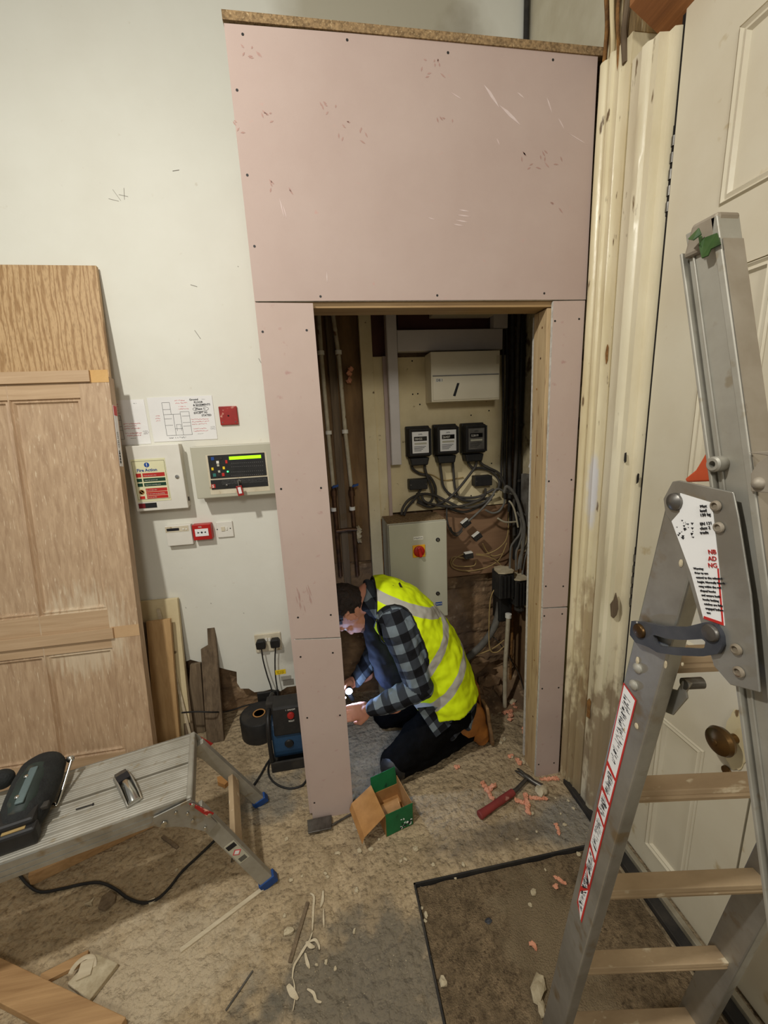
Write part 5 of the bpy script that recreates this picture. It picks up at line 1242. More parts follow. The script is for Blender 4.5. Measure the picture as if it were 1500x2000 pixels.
# things on the platform
def onT(px, py, z=ZT): return onZ(px, py, z)
A = onT(80, 1488, .585); Bq = onT(30, 1606, .565); ax = (Bq - A).normalized(); side = ax.cross(UZ).normalized()
tl = thing('power_tool', 'dark green cordless power tool lying on the work platform', 'power tool', Vector(((A.x + Bq.x) / 2, (A.y + Bq.y) / 2, ZT)))
M_toolg = pm('dark_green_casing', (44, 56, 50), (26, 32, 30), scale=10, rough=.6, c3=(70, 66, 54), scale3=20, lo3=.6)
M_toolr = pm('black_rubber_grip', (34, 36, 34), (22, 22, 22), scale=26, rough=.8, bump=.3)
prof = [(-.035, .018, .02), (-.03, .046, .032), (-.005, .062, .046), (.05, .066, .052), (.11, .064, .052), (.17, .058, .048), (.205, .046, .04), (.22, .02, .02)]
b = MB(); b.loft([[A + ax * d + (side * math.cos(2 * math.pi * k / 24) * ra + UZ * math.sin(2 * math.pi * k / 24) * rb) - UZ * .025 for k in range(24)] for d, ra, rb in prof]); b.build('body', M_toolr, tl, smooth=True)
b = MB(); b.loft([[A + ax * d + (side * math.cos(2 * math.pi * k / 20) * ra + UZ * math.sin(2 * math.pi * k / 20) * rb) + UZ * .010 for k in range(20)] for d, ra, rb in [(.02, .012, .008), (.03, .03, .017), (.08, .038, .022), (.15, .036, .020), (.19, .022, .012), (.195, .01, .006)]]); b.build('side_panel', M_toolg, tl, smooth=True)
b = MB(); b.obox(A + ax * .115 + UZ * .030 + side * -.004, ax * .062, side * .0105, UZ * .0035); b.build('grey_insert', pm('grey_green_plastic', (96, 112, 112), (80, 94, 94), rough=.5), tl, bevel=.003)
b = MB()
for d in (.085, .155): b.ell(A + ax * d + UZ * .034 + side * .006, (.006, .006, .003), n=12, m=8)
b.build('screw', M_chrome, tl, smooth=True)
b = MB(); c = onT(30, 1614, .54); b.obox(c, side * .055, ax * .030, UZ * .034); b.obox(c + ax * .03 - UZ * .008, side * .060, ax * .018, UZ * .026); b.build('battery', M_black, tl, bevel=.008)
b = MB(); b.obox(c + ax * .034 + side * -.010 + UZ * .019, side * .026, ax * .004, UZ * .0012); b.build('battery_label', M_cabley, tl)
b = MB(); b.obox(onT(20, 1595, .56), side * .09, ax * .010, UZ * .006); b.build('guard_bar', M_blackd, tl, bevel=.003)
b = MB(); b.ell(onT(4, 1522, .55), (.035, .028, .03)); b.build('knob', M_toolr, tl, smooth=True)
b = MB(); t_, e_ = onT(141, 1480, .575), onT(114, 1566, .506)
b.tube([t_, e_, onT(106, 1570, .505), onT(86, 1574, .506)], .0042, 12, smooth=5); sp = b.build('metal_bar', M_chrome, smooth=True)
tag(sp, 'thin bright metal bar with a ball end leaning beside the green power tool', 'tool')
b = MB(); b.ell(t_ + Vector((-.006, 0, -.003)), (.012, .010, .012)); b.build('ball_end', M_chrome, sp, smooth=True)
# small block plane
A, Bq = onT(238, 1520), onT(262, 1566); ax = (Bq - A).normalized(); side = UZ.cross(ax).normalized(); A = A - ax * .012; Lp = (Bq - A).length + .012
bp_ = thing('block_plane', 'small shiny steel block plane lying in the middle of the platform', 'hand tool', (A + Bq) / 2)
b = MB(); b.obox(A + ax * Lp / 2 + UZ * .003, ax * Lp / 2, side * .022, UZ * .003)
for sg_ in (-1, 1):
    b.prism([A + side * sg_ * .021 + ax * d + UZ * h for d, h in ((0, .003), (.01, .018), (Lp * .35, .026), (Lp * .6, .026), (Lp * .9, .014), (Lp, .003))], side * -sg_ * .004)
b.build('body', M_alu, bp_, bevel=.001)
b = MB(); b.loft([[A + ax * d + side * math.cos(math.pi * k / 10) * .0165 + UZ * (.006 + math.sin(math.pi * k / 10) * h) for k in range(11)] for d, h in ((Lp * .40, .022), (Lp * .55, .028), (Lp * .8, .022), (Lp * .97, .008))]); b.build('lever_cap', M_chrome, bp_, smooth=True)
b = MB(); b.obox(A + ax * Lp * .27 + UZ * .0225, ax * Lp * .10, side * .0165, UZ * .004); b.build('mouth_block', M_ink, bp_)
b = MB(); b.obox(A + ax * Lp * .08 + UZ * .015, ax * Lp * .07, side * .017, UZ * .006); b.build('front_pad', M_steel, bp_, bevel=.003)
A, Bq = onT(148, 1581, ZT + .0025), onT(181, 1571, ZT + .0025)
b = MB(); b.tube([A, Bq], .0016, 8); b.tube([Bq, Bq + (Bq - A).normalized() * .002], .004, 12); tag(b.build('nail', M_ink), 'black nail lying on the work platform', 'nail')

# ------------------------------------------------------------------ blue machine and black roll
bm_ = thing('blue_machine', 'blue site transformer in a black frame with a red button, partly behind the pink boards', 'machine', (-.255, 1.78, 0))
b = MB(); sec = []
for x in (-.330, -.182):
    sec.append([Vector((x, 1.785 + r_y * .105, .150 + r_z * .115)) for r_y, r_z in [(math.copysign(abs(math.cos(a)) ** .6, math.cos(a)), math.copysign(abs(math.sin(a)) ** .6, math.sin(a))) for a in [2 * math.pi * k / 28 for k in range(28)]]])
b.loft(sec); b.build('casing', M_bluem, bm_, bevel=.006)
for x in (-.338, -.180):
    b = MB(); pts = [Vector((x, 1.785 + .118 * math.copysign(abs(math.cos(a)) ** .55, math.cos(a)), .152 + .142 * math.copysign(abs(math.sin(a)) ** .55, math.sin(a)))) for a in [2 * math.pi * k / 36 for k in range(37)]]
    b.tube(pts, .0105, 10); b.build('frame_hoop', M_black, bm_, smooth=True)
b = MB(); b.box(-.345, -.172, 1.668, 1.90, .0015, .022); b.build('base_tray', M_black, bm_, bevel=.006)
b = MB(); b.prism([(-.345, 1.662, .06), (-.172, 1.662, .06), (-.172, 1.668, .002), (-.345, 1.668, .002)], (0, .01, 0)); b.build('front_lip', M_blackd, bm_, bevel=.002)
b = MB(); b.prism([(-.316, 1.668, .195), (-.316, 1.690, .330), (-.316, 1.780, .335), (-.316, 1.800, .20)], (.134, 0, 0)); cbx = b.build('control_box', M_black, bm_, bevel=.008)
q = onP(568, 1397, (-.25, 1.668, .195), Vector((0, -.987, .161))); nb_ = Vector((0, -.987, .161))
b = MB(); b.lathe(q, nb_, [(-.002, .017), (.006, .0165), (.010, .013), (.011, .0005)], 28); b.build('red_button', M_redworn, bm_, smooth=True)
for i, (s_, dx_, dz_) in enumerate([('I  ON/OFF', -.022, .024), ('RESET', -.012, -.030)]):
    text(s_, .010, q + Vector((dx_, 0, 0)) + Vector((0, .161, .987)) * dz_ + nb_ * .001, (1, 0, 0), (0, .161, .987), M_white, bm_)
b = MB(); b.box(-.352, -.300, 1.74, 1.80, .255, .325); b.build('socket_block', M_blackd, bm_, bevel=.008)
b = MB(); q = onY(565, 1452, 1.68); b.lathe((q.x, 1.690, q.z), (0, -1, 0), [(0, .022), (.010, .022), (.016, .018), (.017, .0005)], 24); b.build('outlet', M_black, bm_, smooth=True)
def floorcable(pts, r, label, z=None):
    b = MB(); b.tube([onZ(p[0], p[1], r + .001) for p in pts], r, 8, smooth=6); return tag(b.build('floor_cable', M_black, smooth=True), label, 'cable')
floorcable([(531, 1478), (521, 1492), (510, 1512), (498, 1530), (480, 1552)], .005, 'black cable running from the blue machine under the platform')
floorcable([(529, 1482), (524, 1500), (527, 1518), (542, 1533), (566, 1540), (590, 1534), (601, 1519)], .0045, 'black cable looping on the floor in front of the blue machine')
floorcable([(-20, 1700), (10, 1690), (35, 1706), (55, 1728), (80, 1742), (120, 1736), (160, 1727), (195, 1724), (225, 1736), (250, 1754), (278, 1763), (305, 1757), (330, 1735), (355, 1703), (392, 1668), (425, 1635), (440, 1610)], .005, 'black cable snaking across the floor under the work platform')
rc = Vector((-.432, 1.958, 0))
b = MB(); b.lathe(rc + UZ * .001, UZ, [(0, .030), (0, .096), (.004, .100), (.112, .100), (.116, .097), (.114, .034)], 48); rl_ = b.build('membrane_roll', M_black, smooth=True); tag(rl_, 'black roll of membrane standing on the floor beside the blue machine', 'roll')
b = MB(); b.lathe(rc + UZ * .002, UZ, [(0, .026), (.116, .026), (.116, .033), (0, .033), (0, .026)], 32); b.build('cardboard_core', M_card, rl_, smooth=True)
b = MB(); b.lathe(rc + UZ * .1165, UZ, [(0, .036), (.001, .078), (0, .095)], 40); b.build('dusty_top', M_blackd, rl_, smooth=True)
b = MB(); b.box(-.455, -.335, 2.070, 2.085, .02, .155); tag(b.build('black_offcut', M_black, bevel=.003), 'black plastic strip behind the membrane roll', 'offcut')

# ------------------------------------------------------------------ loose things on the floor
def lay(name, p0, p1, wd, th, mat, label, cat, group=None, z0=0.0005, z1=None, bevel=.001):
    A = onZ(*p0, z0 + th / 2); B_ = onZ(*p1, (z1 if z1 is not None else z0) + th / 2)
    b = MB(); b.beam(A, B_, UZ.cross(B_ - A), wd, th); return tag(b.build(name, mat, bevel=bevel), label, cat, group)
A, Bq = onZ(338, 1597), onZ(60, 1732)
dr = (Bq - A).normalized(); sdv = Vector((-dr.y, dr.x, 0)); sdv = sdv if sdv.y > 0 else -sdv
b = MB(); b.obox((A + Bq) / 2 + sdv * .055 + UZ * .024, (Bq - A) / 2, sdv * .055, UZ * .0235); tag(b.build('timber_offcut', M_pine2, bevel=.002), 'brown timber plank lying on the floor beneath the work platform', 'timber')
lay('white_lath', (352, 1857), (514, 1735), .014, .006, M_palewood, 'long thin white lath pointing at the blue foot of the platform', 'stick')
lay('dark_rod', (441, 1974), (494, 1896), .005, .004, M_steel, 'thin dark rod on the floor near the bottom edge of the photo', 'stick')
lay('short_peg', (317, 1634), (347, 1656), .011, .008, M_greywood, 'short wooden peg on the floor under the platform', 'stick')
lay('thin_nail', (452, 1684), (457, 1655), .004, .004, M_steel, 'long thin nail on the floor by the platform leg', 'nail')
lay('wood_lath', (566, 1880), (601, 1762), .012, .006, M_greywood, 'straight wooden lath among the paint curls in the middle foreground', 'stick')
A, Bq = onZ(-30, 1915), onZ(215, 2020)
lay('timber_offcut', (-60, 1888), (225, 2030), .072, .030, M_pine2, 'wide dusty timber piece crossing the bottom left corner', 'timber', bevel=.002)
lay('timber_offcut', (78, 1916), (172, 1868), .030, .014, M_pine2, 'small pale timber piece behind the wide one at bottom left', 'timber')
b = MB(); P = [onZ(px, py, .001) for px, py in [(133, 1928), (188, 1868), (233, 1888), (176, 1962)]]; b.prism(P, (0, 0, .017)); tag(b.build('plaster_slab', M_stone, bevel=.003), 'pale square-edged slab of plaster at the bottom left', 'slab')
c = onZ(168, 1893, .019); b = MB(); b.tube([c + Vector((.022 * math.cos(a) - .004 * a, .028 * math.sin(a), .004 * a)) for a in [k * .45 for k in range(9)]], .006, 6, flat=.25, smooth=2)
b.obox(c + Vector((.0, .0, .003)), (.018, .004, 0), (-.004, .022, 0), (0, 0, .002)); tag(b.build('curled_shaving', M_palewood, smooth=True), 'curled pale shaving resting on the plaster slab', 'shaving')
b = MB(); P = [onZ(px, py, .001) for px, py in [(192, 1778), (200, 1756), (216, 1745), (228, 1752), (226, 1764), (205, 1782)]]; b.prism(P, (0, 0, .014)); tag(b.build('wood_block', M_greywood, bevel=.003), 'rounded wooden offcut in the shadow left of the cable', 'offcut')
b = MB(); P = [onZ(px, py, .001) for px, py in [(288, 1762), (303, 1756), (304, 1762), (292, 1769)]]; b.prism(P, (0, 0, .008)); tag(b.build('pale_chip', M_palewood), 'small pale chip beside the black floor cable', 'chip')
c = onZ(177, 1764, .002); b = MB(); b.prism([c + Vector(v) for v in ((-.02, 0, 0), (-.004, .004, 0), (.006, .018, 0), (.004, -.002, 0), (.012, -.012, 0), (-.006, -.006, 0))], (0, 0, .004)); tag(b.build('twisted_scrap', M_stone), 'twisted scrap left of the rounded wooden offcut', 'scrap')
b = MB(); P = [onZ(px, py, .001) for px, py in [(425, 1524), (442, 1520), (448, 1532), (440, 1540), (426, 1534)]]; b.prism(P, (0, 0, .02)); tag(b.build('brick_piece', M_card), 'orange-brown lump of brick between the platform legs', 'rubble')
# paint curls in the middle foreground
def curl(pts, w_, label, mat=M_palewood):
    b = MB(); P = spline([onZ(px, py, .003 + h) for px, py, h in pts], 5); ring = []
    m = len(P)
    for i, p in enumerate(P):
        t = (P[min(i + 1, m - 1)] - P[max(i - 1, 0)]).normalized(); s_ = UZ.cross(t).normalized(); k = w_ * (0.35 + .65 * math.sin(math.pi * (i + .6) / m)); tw = .5 * math.sin(i * .5)
        a_ = s_ * math.cos(tw) + UZ * math.sin(tw) * .5; ring.append([p - a_ * k, p - a_ * k + UZ * .0018, p + a_ * k + UZ * .0018, p + a_ * k])
    b.loft(ring); o = b.build('paint_curl', mat); o.location.z = max(o.location.z, 0.0005); return tag(o, label, 'shaving', 'paint curls in the middle foreground')
for pts, w_ in [([(606, 1745, 0), (613, 1752, .004), (612, 1775, .001), (611, 1800, 0), (610, 1818, .002)], .004), ([(631, 1740, .002), (630, 1758, 0), (626, 1772, .003)], .005), ([(632, 1775, 0), (632, 1795, .002), (633, 1812, 0)], .003),
                ([(610, 1822, 0), (604, 1838, .004), (596, 1850, .002), (584, 1870, 0), (574, 1888, .002), (571, 1912, 0)], .004), ([(604, 1840, .003), (615, 1836, .006), (622, 1845, .002), (624, 1855, 0)], .004),
                ([(596, 1862, 0), (600, 1880, .003), (605, 1892, 0)], .005), ([(572, 1912, 0), (575, 1925, .003), (576, 1950, 0), (572, 1975, .002)], .002), ([(600, 1932, 0), (612, 1940, .003), (618, 1955, 0), (628, 1958, 0)], .004),
                ([(562, 1924, .002), (570, 1938, .004), (582, 1952, .001)], .009), ([(598, 1840, 0), (606, 1848, .004), (615, 1850, 0)], .006)]:
    curl(pts, w_, 'flaked curl of pale paint lying among others on the floor in front of the camera')
# stones and crumbs
def stone(px, py, rpx, label, mat=M_stone, group='pale plaster crumbs on the floor', fl=.55, z=0.0, name='plaster_crumb', seed=None):
    c = onZ(px, py, 0); dist = (c - CAM_C).dot(CAM_F); r = rpx * dist / FPX
    b = MB(); b.rock((c.x, c.y, z), r, fl, seed if seed is not None else int(px * 7 + py)); return tag(b.build(name, mat), label, 'crumb', group)
stone(1050, 1932, 17, 'largest pale stone lying on the brown mat', group=None, z=-.010, name='stone')
stone(1058, 1968, 11, 'smaller stone touching the largest one on the mat', group=None, z=-.010, name='stone')
stone(865, 1916, 8, 'small stone near the left edge of the mat', group=None, z=-.010, name='stone')
stone(954, 1797, 6, 'bluish dark lump in the middle of the brown mat', mat=M_strap, group=None, z=-.010, name='dark_lump')
stone(1042, 1740, 6, 'small square pale chip on the upper part of the mat', group=None, z=-.010)
stone(812, 1660, 5, 'round pale crumb right in front of the green box', group=None)
stone(1057, 1551, 11, 'white plaster lump beside the hammer head', group=None, fl=.8, name='plaster_lump')
rnd = random.Random(11)
pts = [(783, 1683), (792, 1680), (697, 1740), (636, 1707), (640, 1714), (692, 1820), (618, 1885), (655, 1893), (637, 1880), (1036, 1765), (889, 1712), (740, 1640), (1065, 1700), (1130, 1670), (568, 1720), (590, 1712), (702, 1662), (660, 1668), (846, 1690), (905, 1690), (1010, 1640), (1048, 1625), (1103, 1612), (1085, 1560), (1110, 1565), (1120, 1580), (1095, 1590), (1040, 1590), (972, 1566), (1022, 1490), (1000, 1480), (985, 1445), (978, 1452), (1045, 1470), (830, 1795), (824, 1770), (832, 1784), (690, 1560), (725, 1660), (560, 1640), (556, 1790), (345, 1700)]
for px, py in pts: stone(px, py, rnd.uniform(2.2, 4.6), 'tiny pale plaster crumb scattered on the dusty floor', z=-.010 if (py > 1700 and px > 822) else 0)
stone(565, 1822, 8, 'pale block-like chip beside the wooden lath', group=None)
stone(1000, 1375, 7, 'pale crumb beside the foot of the white conduit', group=None)
# fine grit and sawdust: beyond counting
b = MB(); rnd = random.Random(5)
for k in range(4200):
    u = rnd.random()
    if u < .35: x, y = rnd.gauss(-.45, .25), rnd.gauss(.98, .12)
    elif u < .6: x, y = rnd.gauss(.85, .12), rnd.gauss(1.36, .10)
    else: x, y = rnd.uniform(-1.1, .95), rnd.uniform(.62, 1.75)
    if x > 1.0 or (x > .80 and 1.39 < y < 1.53) or y > 1.95 or (x < .03 and 1.38 < y < 1.53): continue
    z = -.012 if (y < 1.08 and x > .21) else 0
    s = rnd.uniform(.0006, .0022); a = rnd.uniform(0, 6)
    v = [(x + s * math.cos(a + q) * rnd.uniform(.6, 1.3), y + s * math.sin(a + q) * rnd.uniform(.6, 1.3), z) for q in (0, 2.1, 4.2)]
    b.add(v + [(x, y, z + s * .8)], [(0, 1, 3), (1, 2, 3), (2, 0, 3), (0, 2, 1)])
tag(b.build('grit', M_stone), 'fine pale grit and sawdust scattered over the concrete floor', 'grit', kind='stuff')
# orange expanding-foam crumbs
def foam(lst, label, group='crumbs of orange foam on the floor'):
    b = MB()
    for k, (px, py, rpx) in enumerate(lst):
        zz = -.010 if py > 1690 else 0
        c = onZ(px, py, 0); r = rpx * (c - CAM_C).dot(CAM_F) / FPX; b.rock((c.x, c.y, zz), r, .7, int(px + py * 3) + k, .5)
    return tag(b.build('foam_crumb', M_foam), label, 'foam', group)
def line(x0, y0, x1, y1, n, r): return [(x0 + (x1 - x0) * k / (n - 1), y0 + (y1 - y0) * k / (n - 1), r) for k in range(n)]
foam(line(943, 1532, 961, 1561, 6, 4.5), 'long orange foam strip left of the hammer shaft', None)
foam([(962, 1540, 6), (957, 1543, 4)], 'round orange foam lump beside the long foam strip', None)
foam(line(1008, 1566, 1032, 1572, 6, 4) + line(1026, 1556, 1032, 1590, 8, 4.5), 'cross-shaped clump of orange foam right of the hammer handle', None)
foam(line(1036, 1560, 1066, 1562, 7, 3.8), 'orange foam strip running right from the cross-shaped clump', None)
foam(line(1058, 1524, 1088, 1522, 8, 3.5), 'orange foam strip under the foot of the right pink board', None)
foam(line(1010, 1486, 1015, 1494, 3, 4.5), 'orange foam lump just above the claw of the hammer', None)
foam(line(1086, 1612, 1092, 1630, 5, 3.2), 'slim orange foam sliver on the floor left of the ladder', None)
foam(line(1086, 1712, 1102, 1722, 4, 3.6), 'orange foam strip on the mat by the ladder stickers', None)
foam([(1086, 1729, 4.5)], 'round orange foam crumb just below the strip on the mat', None)
foam([(1040, 1842, 5), (1046, 1848, 4)], 'orange foam crumb in the lower middle of the mat', None)
foam([(891, 1501, 4), (896, 1499, 3)], 'lone orange foam crumb near the worker’s knee', None)
foam([(985, 1395, 4), (992, 1393, 4), (998, 1391, 4), (998, 1400, 5), (996, 1408, 4)], 'orange foam pieces at the foot of the white conduit', None)
foam([(1002, 1378, 4), (1006, 1383, 3)], 'small orange foam piece behind the others at the conduit foot', None)
foam([(1024, 1425, 4), (1022, 1432, 3)], 'orange foam crumb against the backing board of the stud', None)
foam([(995, 1480, 4), (1000, 1477, 3)], 'pale orange crumb between worker and hammer', None)
# hammer
hm = thing('claw_hammer', 'claw hammer with a worn red grip lying on the concrete', 'hammer', onZ(1000, 1545))
h0, h1 = onZ(936, 1593, .018), onZ(1002, 1547, .018); hd = onZ(1031, 1519, .018)
ax = (h1 - h0).normalized()
b = MB(); b.tube([h0, h0 + ax * .004, h0 + ax * .03, h0 + ax * .08, h0 + ax * .12, h1], [.014, .0185, .0165, .0150, .0160, .0150], 18, flat=.85); b.build('grip', pm('dull_red_rubber', (134, 50, 44), (112, 44, 38), scale=20, rough=.7, c3=(170, 120, 104), scale3=30, lo3=.62), hm, smooth=True)
b = MB(); b.tube([h1 - ax * .005, h1 + ax * .02, hd], [.0125, .009, .008], 14, flat=.8); b.build('shaft', M_steel, hm, smooth=True)
c0, c1 = onZ(1008, 1500, .022), onZ(1060, 1538, .018)
dx = (c1 - c0).normalized()
b = MB(); b.tube([hd - dx * .018, hd, hd + dx * .022, hd + dx * .026, c1 - dx * .004, c1], [.011, .014, .012, .0105, .0135, .012], 16); b.build('head', M_steel, hm, smooth=True)
pd = UZ.cross(dx)
for s_ in (-1, 1):
    b = MB(); b.tube([hd - dx * .012 + pd * s_ * .005, hd - dx * .035 + pd * s_ * .007 + UZ * .002, hd - dx * .055 + pd * s_ * .009 - UZ * .001, c0 + pd * s_ * .009 - UZ * .008], [.0075, .006, .005, .002], 10, flat=.7); b.build('claw', M_steel, hm, smooth=True)
# green cardboard box with open lid
BA = Vector((.139, 1.264, .0008)); BB = Vector((.256, 1.294, .0008)); hB = .105
bd = Vector((BB - BA)); bx = bd.normalized(); by = Vector((-bx.y, bx.x, 0)); W_, Dp = bd.length, .150
gb = thing('green_box', 'small open green cardboard box with torn print standing on the floor', 'box', BA + bx * W_ / 2 + by * Dp / 2)
def bp3(u, v, z): return BA + bx * u + by * v + UZ * z
def wall(b, u0, v0, u1, v1, z0, z1, t=.0018):
    A_, B2 = bp3(u0, v0, 0), bp3(u1, v1, 0); d = (B2 - A_).normalized(); n_ = Vector((-d.y, d.x, 0)) * t
    b.prism([A_ + UZ * z0, B2 + UZ * z0, B2 + UZ * z1, A_ + UZ * z1], n_)
b = MB(); wall(b, 0, 0, W_, 0, 0, hB); b.build('front_side', M_green, gb)
b = MB(); wall(b, W_, 0, W_, Dp, 0, hB - .004); wall(b, W_, Dp, 0, Dp, 0, hB * .55); wall(b, 0, Dp, 0, 0, 0, hB - .004); b.box; b.prism([bp3(0, 0, 0), bp3(W_, 0, 0), bp3(W_, Dp, 0), bp3(0, Dp, 0)], (0, 0, .0015)); b.build('inner_sides', M_card, gb)
b = MB(); b.prism([bp3(0, Dp, hB * .55), bp3(W_, Dp, hB * .55), bp3(W_ * .98, Dp + .012, hB + .030), bp3(.004, Dp + .012, hB + .024)], by * .0015); b.build('back_flap', M_green, gb)
b = MB(); b.prism([bp3(0, 0, hB), bp3(0, Dp, hB), bp3(-.095, Dp - .020, hB - .026), bp3(-.095, -.020, hB - .030)], (0, 0, -.0016)); b.prism([bp3(-.095, -.020, hB - .030), bp3(-.095, Dp - .020, hB - .026), bp3(-.106, Dp - .022, hB - .050), bp3(-.106, -.02, hB - .056)], (-.001, 0, -.001)); b.build('left_flap', M_card, gb)
b = MB(); b.prism([bp3(.012, .02, .012), bp3(W_ - .03, .02, .018), bp3(W_ - .02, Dp - .05, .040), bp3(.012, Dp - .04, .030)], (0, 0, .0015)); b.build('inner_flap', M_card, gb)
b = MB(); rr = random.Random(8)
for k in range(9):
    q = bp3(W_ * rr.uniform(.45, .95), -.0005, hB * rr.uniform(.08, .5)); s_ = rr.uniform(.003, .009)
    b.prism([q + (bx * math.cos(a) + UZ * math.sin(a)) * s_ * rr.uniform(.4, 1.2) for a in [j * 1.05 for j in range(6)]], -by * .0006)
b.build('torn_patch', M_paper, gb)
b = MB()
for k in range(7):
    q = bp3(W_ * rr.uniform(.5, .93), -.0012, hB * rr.uniform(.1, .45)); s_ = rr.uniform(.004, .009)
    b.prism([q + (bx * math.cos(a) + UZ * math.sin(a)) * s_ * rr.uniform(.4, 1.2) for a in [j * 1.05 for j in range(6)]], -by * .0006)
b.build('dark_print', M_ink, gb)
# bolster blade by the left pink board
bo = thing('bolster_chisel', 'flat dark steel bolster lying against the foot of the left pink board', 'hand tool', onZ(625, 1615))
b = MB(); P = [onZ(px, py, .012) for px, py in [(600, 1604), (648, 1594), (648, 1620), (602, 1630)]]; b.prism(P, (0, 0, .007)); b.build('blade', M_steel, bo, bevel=.002)
b = MB(); P = [onZ(px, py, .001) for px, py in [(603, 1606), (646, 1598), (646, 1612), (604, 1620)]]; b.prism(P, (0, 0, .0105)); b.build('underside', M_blackd, bo)
b = MB(); b.tube([onZ(648, 1612, .010), onZ(686, 1590, .008)], .004, 10); b.build('handle', M_steel, bo, smooth=True)

# ------------------------------------------------------------------ the worker
def capsule(b, p0, p1, r0, r1, n=16, e=None, f0=1.0):
    """closed tapered capsule; e = axis along which it is squashed by f0"""
    p0, p1 = Vector(p0), Vector(p1); a = (p1 - p0).normalized(); ref = Vector(e).normalized() if e is not None else (Vector((0, 1, 0)) if abs(a.y) < .9 else Vector((1, 0, 0)))
    u = (ref - a * ref.dot(a)).normalized(); v = a.cross(u); rings = []
    for k in range(1, 6):
        th = math.pi / 2 * k / 5; rings.append((p0 - a * r0 * math.cos(th), r0 * math.sin(th)))
    for k in range(0, 5):
        th = math.pi / 2 * k / 5; rings.append((p1 + a * r1 * math.sin(th), r1 * math.cos(th)))
    b.loft([[c + (u * math.cos(2 * math.pi * k / n) * f0 + v * math.sin(2 * math.pi * k / n)) * r for k in range(n)] for c, r in rings])
def chain(b, pts, rs, **kw):
    for i in range(len(pts) - 1): capsule(b, pts[i], pts[i + 1], rs[i], rs[i + 1], **kw)
def rings_(b, lst, n=28):
    """lst: centre, lateral half-width (y), half-depth, direction of depth"""
    out = []
    for c, ry, rd, dd in lst:
        c = Vector(c); dd = Vector(dd).normalized()
        out.append([c + Vector((0, 1, 0)) * ry * math.cos(2 * math.pi * k / n) + dd * rd * math.sin(2 * math.pi * k / n) for k in range(n)])
    b.loft(out)
def fuse(b, name, voxel, mat, parent=None, smooth=4, wrinkle=None):
    o = b.build(name + '_tmp', mat, recalc=True)
    m = o.modifiers.new('r', 'REMESH'); m.mode = 'VOXEL'; m.voxel_size = voxel
    s = o.modifiers.new('s', 'SMOOTH'); s.iterations = smooth; s.factor = .5
    me = evalmesh(o); loc = Vector(o.location); bpy.data.objects.remove(o)
    me.transform(Matrix.Translation(loc))
    for p in me.polygons: p.use_smooth = True
    if wrinkle:
        sc, am, st = wrinkle
        nr = [v.normal.copy() for v in me.vertices]
        for v, n_ in zip(me.vertices, nr):
            q = Vector((v.co.x * st[0], v.co.y * st[1], v.co.z * st[2])) * sc
            v.co += n_ * (noise.noise(q) * am + noise.noise(q * 2.3 + Vector((5, 5, 5))) * am * .5)
    return me
def place(me, name, parent, mats):
    me.materials.clear()
    for m in mats: me.materials.append(m)
    pl = world_loc(parent) if parent is not None else Vector((.40, 1.68, 0))
    me.transform(Matrix.Translation(-pl)); o = bpy.data.objects.new(name, me); COL.objects.link(o)
    if parent is not None: o.parent = parent
    else: o.location = pl
    WL[o.name] = pl
    return o
YC_ = 1.675
NECK = Vector((.170, YC_, .845)); CHEST = Vector((.315, YC_, .730)); MID = Vector((.430, YC_, .555)); HIP = Vector((.520, YC_, .330))
SHL = Vector((.270, 1.520, .745)); ELL = Vector((.345, 1.475, .490)); WRL = Vector((.140, 1.520, .385))
SHR = Vector((.265, 1.815, .745)); ELR = Vector((.215, 1.820, .500)); WRR = Vector((.070, 1.700, .405))
# -- body: head, neck, torso core and hands as one skin
b = MB()
HC = Vector((.068, YC_, .790)); crown = Vector((-.86, 0, .16)).normalized(); face = Vector((-.16, 0, -.98)).normalized(); face = (face - crown * face.dot(crown)).normalized()
def hp_(c, f, s=0.0): return HC + crown * c + face * f + Vector((0, s, 0))
b.ell(hp_(.015, -.012), (.078, .098, .100), (Vector((0, 1, 0)), face, crown), 24, 16)      # skull
b.ell(hp_(-.045, .035), (.060, .070, .075), (Vector((0, 1, 0)), face, crown), 20, 14)       # jaw volume
b.ell(hp_(-.095, .058), (.028, .030, .022), (Vector((0, 1, 0)), face, crown))               # chin
b.ell(hp_(.020, .070), (.058, .022, .018), (Vector((0, 1, 0)), face, crown))                # brow
capsule(b, hp_(.005, .082), hp_(-.030, .106), .009, .013)                                   # nose
b.ell(hp_(-.060, .088), (.024, .012, .007), (Vector((0, 1, 0)), face, crown)); b.ell(hp_(-.069, .086), (.022, .012, .007), (Vector((0, 1, 0)), face, crown))  # lips
for s_ in (-1, 1):
    b.ell(hp_(-.015, .066, s_ * .040), (.020, .018, .016), (Vector((0, 1, 0)), face, crown))    # cheekbones
    # ear: rim and lobe
    for k in range(7):
        a = -.5 + k * .62; b.ell(hp_(-.010 + .026 * math.sin(a + 1.2), -.010 - .017 * math.cos(a + 1.2), s_ * (.080 + .004)), (.007, .007, .007), n=8, m=6)
    b.ell(hp_(-.010, -.006, s_ * .078), (.006, .014, .022), (Vector((0, 1, 0)), face, crown), 12, 8)
chain(b, [hp_(-.055, -.030), NECK, NECK + Vector((.06, 0, -.03))], [.060, .062, .075])
rings_(b, [(NECK + Vector((.03, 0, -.02)), .10, .07, (.5, 0, .86)), (CHEST, .15, .10, (.5, 0, .86)), (MID, .14, .095, (.75, 0, .66)), (HIP, .14, .10, (.85, 0, .5))])
